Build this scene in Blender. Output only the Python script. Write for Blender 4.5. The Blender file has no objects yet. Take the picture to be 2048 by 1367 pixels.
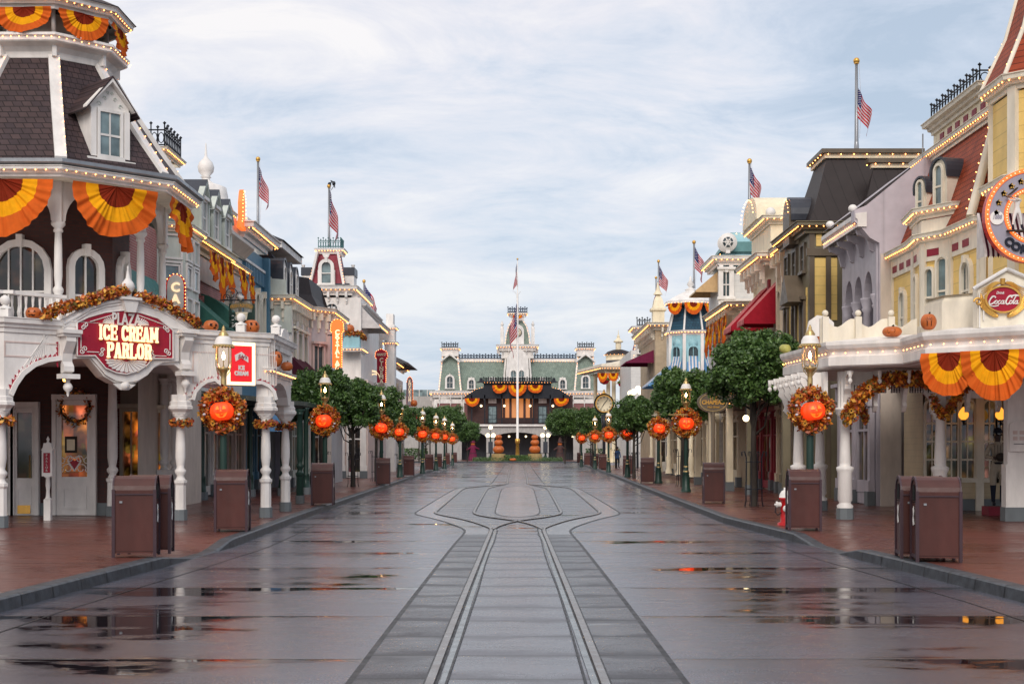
import bpy, math, random
from mathutils import Vector, Matrix, noise
R = math.radians; PI = math.pi
sc = bpy.context.scene; col = sc.collection
random.seed(7)
# ---------------------------------------------------------------- camera, world, sun, exposure
FL, CX, HY, CH = 2844.0, 1035.0, 897.0, 1.75
cam = bpy.data.cameras.new('camera'); co = bpy.data.objects.new('camera', cam); col.objects.link(co)
co.location = (0, 0, CH); co.rotation_euler = (R(90), 0, 0)
cam.sensor_width = 36.0; cam.lens = 36.0*FL/2048; cam.sensor_fit = 'HORIZONTAL'
cam.shift_x = (1024-CX)/2048; cam.shift_y = (HY-683.5)/2048; cam.clip_end = 6000; cam.clip_start = .1
sc.camera = co
SUN_EL, SUN_AZ = 34, 205      # soft overcast light, from behind the camera
sun = bpy.data.lights.new('sun', 'SUN'); sun.energy = 1.6; sun.angle = R(28); sun.color = (1, .93, .86)
so = bpy.data.objects.new('sun', sun); col.objects.link(so); so.rotation_euler = (R(90-SUN_EL), 0, R(180-SUN_AZ+0))
so.rotation_euler = (R(54), 0, R(-4))
sc.view_settings.view_transform = 'Standard'; sc.view_settings.look = 'None'
sc.view_settings.exposure = .28; sc.view_settings.gamma = 1; sc.view_settings.use_curve_mapping = False
w = bpy.data.worlds.new('World'); sc.world = w; w.use_nodes = True
def world_nodes():
    nt = w.node_tree; N = nt.nodes; L = nt.links; N.clear()
    out = N.new('ShaderNodeOutputWorld')
    sky = N.new('ShaderNodeTexSky'); sky.sky_type = 'NISHITA'; sky.sun_disc = False
    sky.sun_elevation = R(38); sky.sun_rotation = R(204); sky.air_density = 1.4; sky.dust_density = 1.5
    b1 = N.new('ShaderNodeBackground'); b1.inputs[1].default_value = .1; L.new(sky.outputs[0], b1.inputs[0])
    tc = N.new('ShaderNodeTexCoord'); sep = N.new('ShaderNodeSeparateXYZ'); L.new(tc.outputs['Generated'], sep.inputs[0])
    def M(op, a, b=None, clamp=False):
        n = N.new('ShaderNodeMath'); n.operation = op; n.use_clamp = clamp
        for i, v in enumerate((a, b)):
            if v is None: continue
            if isinstance(v, (int, float)): n.inputs[i].default_value = v
            else: L.new(v, n.inputs[i])
        return n.outputs[0]
    z = M('ADD', M('MAXIMUM', sep.outputs[2], 0.0), .20)
    cx = M('DIVIDE', sep.outputs[0], z); cy = M('DIVIDE', sep.outputs[1], z)
    cmb = N.new('ShaderNodeCombineXYZ'); L.new(cx, cmb.inputs[0]); L.new(cy, cmb.inputs[1])
    def noi(scale, sx, sy, det, rough, dist, off):
        mp = N.new('ShaderNodeMapping'); mp.inputs[3].default_value = (sx, sy, 1); mp.inputs[1].default_value = off
        mp.inputs[2].default_value = (0, 0, R(-9))
        L.new(cmb.outputs[0], mp.inputs[0])
        n = N.new('ShaderNodeTexNoise'); n.inputs['Scale'].default_value = scale; n.inputs['Detail'].default_value = det
        n.inputs['Roughness'].default_value = rough; n.inputs['Distortion'].default_value = dist
        L.new(mp.outputs[0], n.inputs['Vector']); return n.outputs[0]
    def ramp(v, stops):
        r = N.new('ShaderNodeValToRGB'); e = r.color_ramp.elements
        e[0].position, e[0].color = stops[0][0], (*stops[0][1], 1); e[1].position, e[1].color = stops[-1][0], (*stops[-1][1], 1)
        for p, c in stops[1:-1]:
            q = e.new(p); q.color = (*c, 1)
        L.new(v, r.inputs[0]); return r.outputs[0]
    big = noi(1.15, .8, 1.0, 7, .60, .5, (4.1, 1.6, 0)); fine = noi(3.4, .85, 1.15, 9, .66, .5, (3, 8, 0))
    mixv = M('ADD', M('MULTIPLY', big, .55), M('MULTIPLY', fine, .45))
    # left of the view the deck is whiter and lilac, to the right it is blue grey; near the horizon steel blue
    side = M('MULTIPLY', sep.outputs[0], -.20)
    v = M('ADD', M('ADD', mixv, side), M('MULTIPLY', sep.outputs[2], .12))
    c = ramp(v, [(.37, (.43, .51, .63)), (.44, (.54, .60, .71)), (.49, (.66, .69, .77)), (.54, (.76, .75, .80)), (.62, (.90, .86, .85))])
    hor = M('SUBTRACT', 1.0, M('MULTIPLY', sep.outputs[2], 3.2, False), True)
    mx = N.new('ShaderNodeMix'); mx.data_type = 'RGBA'; mx.inputs[6].default_value = (1, 1, 1, 1)
    L.new(M('MULTIPLY', hor, .45), mx.inputs[0]); L.new(c, mx.inputs[6]); mx.inputs[7].default_value = (.46, .60, .76, 1)
    b2 = N.new('ShaderNodeBackground'); b2.inputs[1].default_value = .97; L.new(mx.outputs[2], b2.inputs[0])
    ms = N.new('ShaderNodeMixShader'); ms.inputs[0].default_value = .88
    L.new(b1.outputs[0], ms.inputs[1]); L.new(b2.outputs[0], ms.inputs[2]); L.new(ms.outputs[0], out.inputs[0])
world_nodes()
# ---------------------------------------------------------------- materials
class NT:
    def __init__(s, name):
        s.m = bpy.data.materials.new(name); s.m.use_nodes = True; s.N = s.m.node_tree.nodes; s.L = s.m.node_tree.links
        s.b = s.N['Principled BSDF']
        tc = s.N.new('ShaderNodeTexCoord'); s.obj = tc.outputs['Object']
    def math(s, op, a, b=None, clamp=False):
        n = s.N.new('ShaderNodeMath'); n.operation = op; n.use_clamp = clamp
        for i, v in enumerate((a, b)):
            if v is None: continue
            if isinstance(v, (int, float)): n.inputs[i].default_value = v
            else: s.L.new(v, n.inputs[i])
        return n.outputs[0]
    def noise(s, scale, det=4, rough=.55, vec=None, st=(1, 1, 1), dist=0):
        mp = s.N.new('ShaderNodeMapping'); mp.inputs[3].default_value = st; s.L.new(vec or s.obj, mp.inputs[0])
        n = s.N.new('ShaderNodeTexNoise'); n.inputs['Scale'].default_value = scale; n.inputs['Detail'].default_value = det
        n.inputs['Roughness'].default_value = rough; n.inputs['Distortion'].default_value = dist
        s.L.new(mp.outputs[0], n.inputs['Vector']); return n.outputs[0]
    def ramp(s, v, stops):
        r = s.N.new('ShaderNodeValToRGB'); e = r.color_ramp.elements
        cc = lambda c: (c, c, c, 1) if isinstance(c, (int, float)) else (*c, 1)
        e[0].position, e[0].color = stops[0][0], cc(stops[0][1]); e[1].position, e[1].color = stops[-1][0], cc(stops[-1][1])
        for p, c in stops[1:-1]:
            q = e.new(p); q.color = cc(c)
        s.L.new(v, r.inputs[0]); return r.outputs[0]
    def mix(s, f, a, b, mode='MIX'):
        n = s.N.new('ShaderNodeMix'); n.data_type = 'RGBA'; n.blend_type = mode
        for i, v in ((0, f), (6, a), (7, b)):
            if isinstance(v, (int, float)): n.inputs[i].default_value = v if i == 0 else (v, v, v, 1)
            elif isinstance(v, tuple): n.inputs[i].default_value = (*v, 1)
            else: s.L.new(v, n.inputs[i])
        return n.outputs[2]
    def wallvec(s, sx=1, sz=1):      # x+y along the wall, z up
        sep = s.N.new('ShaderNodeSeparateXYZ'); s.L.new(s.obj, sep.inputs[0])
        c = s.N.new('ShaderNodeCombineXYZ')
        s.L.new(s.math('MULTIPLY', s.math('ADD', sep.outputs[0], sep.outputs[1]), sx), c.inputs[0])
        s.L.new(s.math('MULTIPLY', sep.outputs[2], sz), c.inputs[1]); return c.outputs[0], sep
    def bump(s, h, st=.3, dist=.02):
        n = s.N.new('ShaderNodeBump'); n.inputs['Strength'].default_value = st; n.inputs['Distance'].default_value = dist
        s.L.new(h, n.inputs['Height']); s.L.new(n.outputs[0], s.b.inputs['Normal']); return n
    def base(s, v):
        if isinstance(v, tuple): s.b.inputs['Base Color'].default_value = (*v, 1)
        else: s.L.new(v, s.b.inputs['Base Color'])
    def rough(s, v):
        if isinstance(v, (int, float)): s.b.inputs['Roughness'].default_value = v
        else: s.L.new(v, s.b.inputs['Roughness'])
def paint(name, c, rough=.5, var=.22, metal=0, bump=.12, scale=3.0, streak=True, spec=.28):
    t = NT(name); n = t.noise(scale, 5, .6, st=(1, 1, .35) if streak else (1, 1, 1))
    f = t.ramp(n, [(.3, 1-var), (.7, 1+var*.25)]); t.base(t.mix(1.0, f, c, 'MULTIPLY'))
    t.rough(t.ramp(t.noise(scale*2, 3), [(.3, max(.05, rough-.08)), (.7, min(1, rough+.1))]))
    t.b.inputs['Metallic'].default_value = metal
    t.b.inputs['Specular IOR Level'].default_value = spec
    if bump: t.bump(t.noise(40, 2), bump, .01)
    return t.m
def emit(name, c, st, base=None, rough=.5):
    t = NT(name); t.base(base or c); t.rough(rough)
    t.b.inputs['Emission Color'].default_value = (*c, 1); t.b.inputs['Emission Strength'].default_value = st; return t.m
def brick(name, c1, c2, mortar, sx=1, w=.22, h=.075, rough=.75):
    t = NT(name); v, _ = t.wallvec(sx)
    b = t.N.new('ShaderNodeTexBrick'); t.L.new(v, b.inputs['Vector'])
    b.inputs['Scale'].default_value = 1; b.inputs['Brick Width'].default_value = w; b.inputs['Row Height'].default_value = h
    b.inputs['Mortar Size'].default_value = .009; b.inputs['Color1'].default_value = (*c1, 1); b.inputs['Color2'].default_value = (*c2, 1)
    b.inputs['Mortar'].default_value = (*mortar, 1); b.inputs['Bias'].default_value = 0
    f = t.ramp(t.noise(1.3, 5), [(.3, .75), (.7, 1.1)]); t.base(t.mix(1.0, b.outputs['Color'], f, 'MULTIPLY'))
    t.rough(rough); t.bump(b.outputs['Fac'], -.5, .01); return t.m
def shingle(name, c1, c2, w=.3, h=.16, gap=.35):
    t = NT(name); v, _ = t.wallvec()
    b = t.N.new('ShaderNodeTexBrick'); t.L.new(v, b.inputs['Vector'])
    b.inputs['Scale'].default_value = 1; b.inputs['Brick Width'].default_value = w; b.inputs['Row Height'].default_value = h
    b.inputs['Mortar Size'].default_value = .012; b.inputs['Color1'].default_value = (*c1, 1); b.inputs['Color2'].default_value = (*c2, 1)
    b.inputs['Mortar'].default_value = (*[x*gap for x in c1], 1)
    f = t.ramp(t.noise(2, 5), [(.3, .8), (.7, 1.15)]); t.base(t.mix(1.0, b.outputs['Color'], f, 'MULTIPLY'))
    t.rough(.62); t.b.inputs['Specular IOR Level'].default_value = .22; t.bump(b.outputs['Fac'], -.8, .03); return t.m
def siding(name, c, pitch=.17, dark=.72, vert=False, rough=.5):
    t = NT(name); v, sep = t.wallvec()
    x = t.math('ADD', sep.outputs[0], sep.outputs[1]) if vert else sep.outputs[2]
    fr = t.math('FRACT', t.math('DIVIDE', x, pitch))
    line = t.ramp(fr, [(0, dark), (.07, 1), (.93, 1), (1, .9)])
    f = t.ramp(t.noise(2.5, 5), [(.3, .86), (.7, 1.04)])
    t.base(t.mix(1.0, t.mix(1.0, line, f, 'MULTIPLY'), c, 'MULTIPLY')); t.rough(rough); t.b.inputs['Specular IOR Level'].default_value = .22; t.bump(fr, .5, .015); return t.m
M = {}
M['white'] = paint('white_paint', (.82, .78, .74)); M['white2'] = paint('ivory_paint', (.80, .73, .60))
M['cream'] = paint('cream_paint', (.86, .75, .54)); M['beige'] = paint('beige_paint', (.70, .58, .42))
M['greyg'] = paint('grey_green_paint', (.58, .62, .56)); M['grey'] = paint('grey_paint', (.50, .50, .51)); M['pink'] = paint('pink_grey_paint', (.68, .54, .49))
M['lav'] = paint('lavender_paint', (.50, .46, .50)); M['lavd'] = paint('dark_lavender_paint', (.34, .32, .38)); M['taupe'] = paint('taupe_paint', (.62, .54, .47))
M['footing'] = paint('grey_footing', (.16, .18, .19), .5); M['dgrey'] = paint('dark_grey_paint', (.09, .09, .10), .45)
M['brown'] = paint('brown_paint', (.13, .10, .07), .45); M['olive'] = paint('olive_paint', (.20, .17, .11), .5)
M['dgreen'] = paint('dark_green_paint', (.018, .045, .035), .35); M['bluep'] = paint('blue_paint', (.10, .22, .32)); M['bluel'] = paint('light_blue_paint', (.32, .56, .62))
M['crim'] = paint('crimson_paint', (.36, .012, .035), .35); M['crimroof'] = paint('crimson_roof', (.26, .02, .04), .5)
M['gold'] = paint('gold_leaf', (.75, .42, .10), .3, metal=.7); M['brass'] = paint('brass', (.55, .40, .18), .35, metal=.7)
M['iron'] = paint('black_iron', (.018, .02, .028), .4); M['ironblue'] = paint('blue_black_iron', (.025, .04, .075), .4); M['teal'] = paint('verdigris', (.10, .22, .22), .5)
M['steel'] = paint('grey_steel', (.30, .31, .33), .35, metal=.5); M['slate'] = paint('slate_metal', (.05, .055, .07), .35)
M['brickd'] = brick('dark_red_brick', (.085, .026, .02), (.055, .02, .018), (.045, .03, .028))
M['brickr'] = brick('red_brick', (.42, .14, .13), (.33, .11, .105), (.48, .34, .31)); M['bricks'] = brick('station_brick', (.24, .08, .08), (.20, .07, .07), (.30, .17, .16))
M['bricky'] = brick('yellow_brick', (.48, .36, .22), (.42, .31, .19), (.55, .46, .34))
M['shb'] = shingle('brown_shingle', (.070, .044, .044), (.044, .030, .034), .22, .15, .2); M['shr'] = shingle('red_tile', (.36, .065, .024), (.28, .048, .02), .17, .15, .3)
M['shg'] = shingle('green_slate', (.25, .31, .26), (.20, .26, .22), .35, .3); M['shblue'] = shingle('blue_slate', (.02, .07, .11), (.015, .05, .085), .2, .18)
M['shk'] = shingle('black_shingle', (.035, .036, .045), (.026, .027, .035), .3, .22); M['seam'] = siding('standing_seam', (.030, .022, .022), .42, .3, True, .55)
M['yel'] = siding('yellow_siding', (.86, .60, .20), .30, .6); M['lavs'] = siding('lavender_boards', (.52, .47, .51), 1.15, .8, True); M['yel2'] = siding('pale_siding', (.62, .50, .33), .16); M['reds'] = siding('red_siding', (.33, .04, .055), .2)
M['blues'] = siding('blue_boards', (.10, .23, .33), .6, .8, True); M['wclap'] = siding('white_siding', (.70, .69, .67), .25, .75)
def glassm(name, c, e=0, ec=(1, .62, .34)):
    t = NT(name); n = t.noise(1.6, 3); t.rough(.06); t.b.inputs['Specular IOR Level'].default_value = .75
    if e:      # goods on display, as seen in the lit shop: small upright shapes in muted colours
        v, _ = t.wallvec(1, .7); vo = t.N.new('ShaderNodeTexVoronoi'); vo.distance = 'CHEBYCHEV'; vo.inputs['Scale'].default_value = 3.6; t.L.new(v, vo.inputs['Vector'])
        g = t.mix(.62, vo.outputs['Color'], (.5, .34, .2)); g = t.mix(1.0, g, t.ramp(vo.outputs['Distance'], [(.1, 1), (.5, .15)]), 'MULTIPLY'); g = t.mix(1.0, g, t.ramp(n, [(.38, .03), (.66, 1)]), 'MULTIPLY')
        t.base(t.mix(1.0, g, tuple(x*3 for x in c), 'MULTIPLY')); t.L.new(t.mix(1.0, g, ec, 'MULTIPLY'), t.b.inputs['Emission Color']); t.b.inputs['Emission Strength'].default_value = e
    else: t.base(t.mix(1.0, t.ramp(n, [(.35, .5), (.65, 1.3)]), c, 'MULTIPLY'))
    t.bump(t.noise(1.2, 1), .05, .05); return t.m
M['glass'] = glassm('window_glass', (.05, .075, .085)); M['glassw'] = glassm('lit_window_glass', (.05, .04, .035), .36); M['curt'] = glassm('curtained_glass', (.16, .22, .23))
M['glassp'] = glassm('amber_display_glass', (.05, .04, .03), 2.2, (1, .40, .10))
M['glassd'] = glassm('shop_glass', (.022, .02, .022), .10)
def lampglass():
    t = NT('lamp_glass'); t.base((1, .9, .8)); t.rough(.05); t.b.inputs['Transmission Weight'].default_value = 1; t.b.inputs['IOR'].default_value = 1.05; return t.m
M['lglass'] = lampglass()
M['bulb'] = emit('bulb_glow', (1, .34, .08), 8, (1, .7, .4)); M['bulbfar'] = emit('bulb_glow_far', (1, .34, .08), 5, (1, .7, .4))
M['bulbred'] = emit('red_bulb_glow', (1, .22, .06), 14, (1, .4, .2)); M['neon'] = emit('lit_letters', (1, .74, .45), .75); M['flame'] = emit('flame', (1, .62, .28), 60)
M['globe'] = emit('lit_globe', (1, .78, .45), 3.0); M['sconce'] = emit('lit_amber_glass', (1, .38, .04), 1.15); M['lantern'] = emit('lantern_glow', (1, .5, .12), 5)
M['redbox'] = emit('lit_red_panel', (.75, .01, .012), .55, (.5, .01, .02)); M['neonor'] = emit('lit_orange_panel', (1, .17, .015), .9, (.5, .1, .03)); M['boxw'] = emit('lit_white_panel', (1, .72, .4), 1.5)
def pumpm(name, c, e=0, ec=(1, .1, .01)):
    t = NT(name); t.base(t.mix(1.0, t.ramp(t.noise(6, 4), [(.3, .75), (.7, 1.15)]), c, 'MULTIPLY')); t.rough(.45); t.bump(t.noise(30, 2), .2, .01)
    if e: t.b.inputs['Emission Color'].default_value = (*ec, 1); t.b.inputs['Emission Strength'].default_value = e
    return t.m
M['pump'] = pumpm('pumpkin_skin', (.50, .12, .02)); M['pumplit'] = pumpm('lit_pumpkin', (.85, .07, .010), .60, (1, .045, .004)); M['pumpg'] = pumpm('green_gourd', (.42, .40, .10))
M['pumpface'] = emit('lit_pumpkin_face', (1, .17, .012), .7); M['carve'] = paint('carved_dark', (.035, .008, .005), .8); M['stem'] = paint('pumpkin_stem', (.03, .035, .02), .8)
def fab(name, c, tr=.25):
    t = NT(name); f = t.ramp(t.noise(5, 5), [(.3, .82), (.7, 1.06)]); t.base(t.mix(1.0, f, c, 'MULTIPLY')); t.rough(.85); t.b.inputs['Specular IOR Level'].default_value = .15
    t.bump(t.noise(60, 2), .15, .005); return t.m
M['for'] = fab('orange_cloth', (.64, .115, .014)); M['fye'] = fab('yellow_cloth', (.86, .37, .006)); M['fma'] = fab('maroon_cloth', (.22, .022, .006))
M['agreen'] = fab('green_canvas', (.045, .14, .11)); M['ateal'] = fab('teal_canvas', (.08, .36, .35)); M['amar'] = fab('maroon_canvas', (.055, .010, .022)); M['ared'] = fab('red_canvas', (.38, .015, .03))
M['awhite'] = fab('white_canvas', (.66, .62, .60)); M['ablue'] = fab('blue_canvas', (.12, .27, .48)); M['abeige'] = fab('beige_canvas', (.62, .42, .22)); M['apur'] = fab('plum_canvas', (.17, .02, .06)); M['agrey'] = fab('grey_canvas', (.10, .11, .12))
M['fred'] = fab('flag_red', (.50, .004, .02)); M['fwh'] = fab('flag_white', (.60, .56, .58)); M['fbl'] = fab('flag_blue', (.012, .02, .13))
def leafm(name, c1, c2, tr=.15):
    t = NT(name); g = t.N.new('ShaderNodeNewGeometry'); t.base(t.mix(g.outputs['Random Per Island'], c1, c2)); t.rough(.45); return t.m
M['leaf'] = leafm('green_leaf', (.024, .065, .014), (.105, .19, .045)); M['hedge'] = leafm('hedge_leaf', (.03, .07, .02), (.08, .15, .04))
M['twig'] = paint('bark', (.045, .036, .03), .85, bump=.6)
AUT = [leafm('autumn_rust', (.34, .06, .01), (.48, .13, .015)), leafm('autumn_gold', (.58, .26, .02), (.75, .40, .05)), leafm('autumn_maroon', (.20, .02, .012), (.3, .045, .02)), leafm('autumn_olive', (.12, .09, .02), (.2, .15, .04)), leafm('autumn_orange', (.65, .15, .012), (.75, .26, .03))]
M['bin'] = paint('brown_bin_paint', (.080, .024, .019), .38, var=.35, bump=.06, scale=2.5, spec=.35); M['binrib'] = paint('plum_bin_trim', (.050, .024, .032), .36, spec=.4); M['hole'] = paint('dark_opening', (.006, .006, .006), .9)
M['hred'] = paint('hydrant_red', (.50, .012, .015), .3); M['skin'] = paint('skin', (.30, .16, .11), .5); M['skind'] = paint('painted_bronze_skin', (.06, .035, .03), .45)
M['jersey'] = paint('cream_jersey', (.42, .36, .28), .7); M['navy'] = paint('navy_cloth', (.012, .015, .03), .6); M['bluecl'] = paint('blue_cloth', (.05, .12, .30), .8); M['straw'] = paint('straw', (.30, .21, .09), .9)
M['stonew'] = paint('pale_render', (.44, .42, .40)); M['clockf'] = paint('clock_face', (.70, .62, .45), .5, var=.05)
# ---------------------------------------------------------------- mesh collector
class Fr:      # a vertical wall frame: u along the wall, n out of it
    def __init__(s, o, u, n=None):
        s.o = Vector(o[:2]); s.uu = Vector(u[:2]).normalized()
        s.n = Vector(n[:2]).normalized() if n else Vector((s.uu.y, -s.uu.x))
    def p(s, u, z, d=0): q = s.o+s.uu*u+s.n*d; return (q.x, q.y, z)
    def u(s, px, d=0):      # where the sight line of column px crosses the wall
        k = (px-CX)/FL; o = s.o+s.n*d; return (k*o.y-o.x)/(s.uu.x-k*s.uu.y)
    def uz(s, px, py, d=0):
        u = s.u(px, d); D = (s.o+s.uu*u+s.n*d).y; return (u, CH+(HY-py)/FL*D)
    def z(s, px, py, d=0): return s.uz(px, py, d)[1]
    def off(s, d, u=0): return Fr(s.o+s.n*d+s.uu*u, s.uu, s.n)
def GP(px, py, z=.15): D = FL*(CH-z)/(py-HY); return ((px-CX)/FL*D, D)
class MB:
    def __init__(s, *mats): s.v = []; s.f = []; s.mi = []; s.mats = list(mats); s.cur = 0; s.sm = []; s.smooth = False
    def m(s, mat):
        if mat not in s.mats: s.mats.append(mat)
        s.cur = s.mats.index(mat); return s
    def add(s, vs, fs):
        b = len(s.v); s.v += [tuple(v) for v in vs]
        for f in fs: s.f.append([b+i for i in f]); s.mi.append(s.cur); s.sm.append(s.smooth)
        return s
    def box(s, fr, u0, u1, z0, z1, d0, d1):
        vs = [fr.p(u, z, d) for d in (d0, d1) for z in (z0, z1) for u in (u0, u1)]
        return s.add(vs, [(0, 1, 3, 2), (4, 6, 7, 5), (0, 4, 5, 1), (2, 3, 7, 6), (0, 2, 6, 4), (1, 5, 7, 3)])
    def cube(s, x0, x1, y0, y1, z0, z1): return s.box(Fr((0, 0), (1, 0), (0, 1)), x0, x1, z0, z1, y0, y1)
    def prism(s, fr, poly, d0, d1):
        n = len(poly); vs = [fr.p(u, z, d0) for u, z in poly]+[fr.p(u, z, d1) for u, z in poly]
        fs = [list(range(n)), list(range(2*n-1, n-1, -1))]+[(i, (i+1) % n, n+(i+1) % n, n+i) for i in range(n)]
        return s.add(vs, fs)
    def slab(s, poly, z0, z1):
        n = len(poly); vs = [(x, y, z0) for x, y in poly]+[(x, y, z1) for x, y in poly]
        return s.add(vs, [list(range(n)), list(range(2*n-1, n-1, -1))]+[(i, (i+1) % n, n+(i+1) % n, n+i) for i in range(n)])
    def ring(s, fr, outer, inner, d0, d1):
        n = len(outer); vs = [fr.p(u, z, d) for d in (d0, d1) for pl in (outer, inner) for u, z in pl]; fs = []
        for i in range(n):
            j = (i+1) % n; fs += [(2*n+i, 2*n+j, 3*n+j, 3*n+i), (i, j, 2*n+j, 2*n+i), (n+i, n+j, 3*n+j, 3*n+i)]
        return s.add(vs, fs)
    def sweep(s, path, prof, closed=False, z=0, side=1):
        # path of (x, y); prof of (out, z); out is to the right of travel times side, mitred
        n = len(path); P2 = [Vector(p) for p in path]; offs = []
        for i in range(n):
            a = P2[i]-P2[i-1] if (i > 0 or closed) else None; b = P2[(i+1) % n]-P2[i] if (i < n-1 or closed) else None
            na = Vector((a.y, -a.x)).normalized() if a is not None else None; nb = Vector((b.y, -b.x)).normalized() if b is not None else None
            if na is None: m = nb
            elif nb is None: m = na
            else:
                m = (na+nb); m = m/max(.2, m.dot(na))
            offs.append(m*side)
        k = len(prof); vs = [(P2[i].x+offs[i].x*o, P2[i].y+offs[i].y*o, z+h) for i in range(n) for o, h in prof]; fs = []
        for i in range(n if closed else n-1):
            j = (i+1) % n; fs += [(i*k+q, j*k+q, j*k+q+1, i*k+q+1) for q in range(k-1)]
        if not closed: fs += [list(range(k)), list(range((n-1)*k, n*k))]
        return s.add(vs, fs)
    def lathe(s, c, prof, n=16, sq=1.0):
        vs = [(c[0]+r*math.cos(2*PI*i/n), c[1]+r*math.sin(2*PI*i/n)*sq, c[2]+z) for r, z in prof for i in range(n)]; fs = []
        for q in range(len(prof)-1): fs += [(q*n+i, q*n+(i+1) % n, (q+1)*n+(i+1) % n, (q+1)*n+i) for i in range(n)]
        fs += [list(range(n)), list(range((len(prof)-1)*n, len(prof)*n))]
        o = s.smooth; s.smooth = n > 8; s.add(vs, fs); s.smooth = o; return s
    def tube(s, pts, r, n=6, r2=None):
        pts = [Vector(p) for p in pts]; k = len(pts); vs = []; up0 = None
        for i, p in enumerate(pts):
            t = (pts[min(i+1, k-1)]-pts[max(i-1, 0)]).normalized(); up = Vector((0, 0, 1)) if abs(t.z) < .9 else Vector((1, 0, 0))
            a = t.cross(up).normalized(); b = t.cross(a); rr = r if r2 is None else r+(r2-r)*i/(k-1)
            if up0 is not None and a.dot(up0) < 0: a, b = -a, -b
            up0 = a
            vs += [p+a*rr*math.cos(2*PI*q/n)+b*rr*math.sin(2*PI*q/n) for q in range(n)]
        fs = [(i*n+q, i*n+(q+1) % n, (i+1)*n+(q+1) % n, (i+1)*n+q) for i in range(k-1) for q in range(n)]+[list(range(n)), list(range((k-1)*n, k*n))]
        o = s.smooth; s.smooth = n > 5; s.add(vs, fs); s.smooth = o; return s
    def ball(s, c, r, n=10, sz=1.0, lobes=0, amp=0):
        m = n//2+1; vs = []
        for j in range(m+1):
            th = PI*j/m
            for i in range(n):
                ph = 2*PI*i/n; rr = r*math.sin(th)
                if lobes: rr *= 1-amp+amp*abs(math.sin(lobes*ph/2))**.6
                dz = r*math.cos(th)*sz
                if lobes: dz -= .18*r*math.exp(-(math.sin(th)/.35)**2)*(1 if j < m/2 else -1)
                vs.append((c[0]+rr*math.cos(ph), c[1]+rr*math.sin(ph), c[2]+dz))
        fs = [(j*n+i, j*n+(i+1) % n, (j+1)*n+(i+1) % n, (j+1)*n+i) for j in range(m) for i in range(n)]
        o = s.smooth; s.smooth = True; s.add(vs, fs); s.smooth = o; return s
    def octa(s, c, r):
        x, y, z = c; return s.add([(x+r, y, z), (x-r, y, z), (x, y+r, z), (x, y-r, z), (x, y, z+r), (x, y, z-r)], [(0, 2, 4), (2, 1, 4), (1, 3, 4), (3, 0, 4), (2, 0, 5), (1, 2, 5), (3, 1, 5), (0, 3, 5)])
    def build(s, name, parent=None, mat=None, loc=None):
        if not s.v: return None
        if parent is not None:
            w0 = Vector((0, 0, 0)); q = parent
            while q: w0 += q.location; q = q.parent
        else: w0 = Vector(loc) if loc else Vector((0, 0, 0))
        me = bpy.data.meshes.new(name); me.from_pydata([(v[0]-w0.x, v[1]-w0.y, v[2]-w0.z) for v in s.v], [], s.f)
        mats = s.mats if s.mats else [mat]
        for mm in mats: me.materials.append(M[mm] if isinstance(mm, str) else mm)
        if len(mats) > 1: me.polygons.foreach_set('material_index', s.mi)
        me.polygons.foreach_set('use_smooth', s.sm); me.update()
        o = bpy.data.objects.new(name, me); col.objects.link(o)
        if parent is not None: o.parent = parent
        elif loc: o.location = loc
        return o
def tag(o, label, cat, group=None, kind=None):
    if label: o['label'] = label
    if cat: o['category'] = cat
    if group: o['group'] = group
    if kind: o['kind'] = kind
    return o
def thing(name, label, cat, loc=(0, 0, 0), group=None):
    o = bpy.data.objects.new(name, None); o.empty_display_size = .3; col.objects.link(o); o.location = loc; return tag(o, label, cat, group)
KIDS = {}
def copy_tree(o, parent=None, loc=None, rz=None, label=None, sc_=None):
    c = o.copy(); col.objects.link(c); c.parent = parent
    if loc is not None: c.location = loc
    if rz is not None: c.rotation_euler = (0, 0, rz)
    if sc_ is not None: c.scale = (sc_, sc_, sc_)
    if label: c['label'] = label
    for ch in list(o.children): copy_tree(ch, c)
    return c
def struct(mb, name, mat=None): o = mb.build(name, None, mat); o['kind'] = 'structure'; return o
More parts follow.
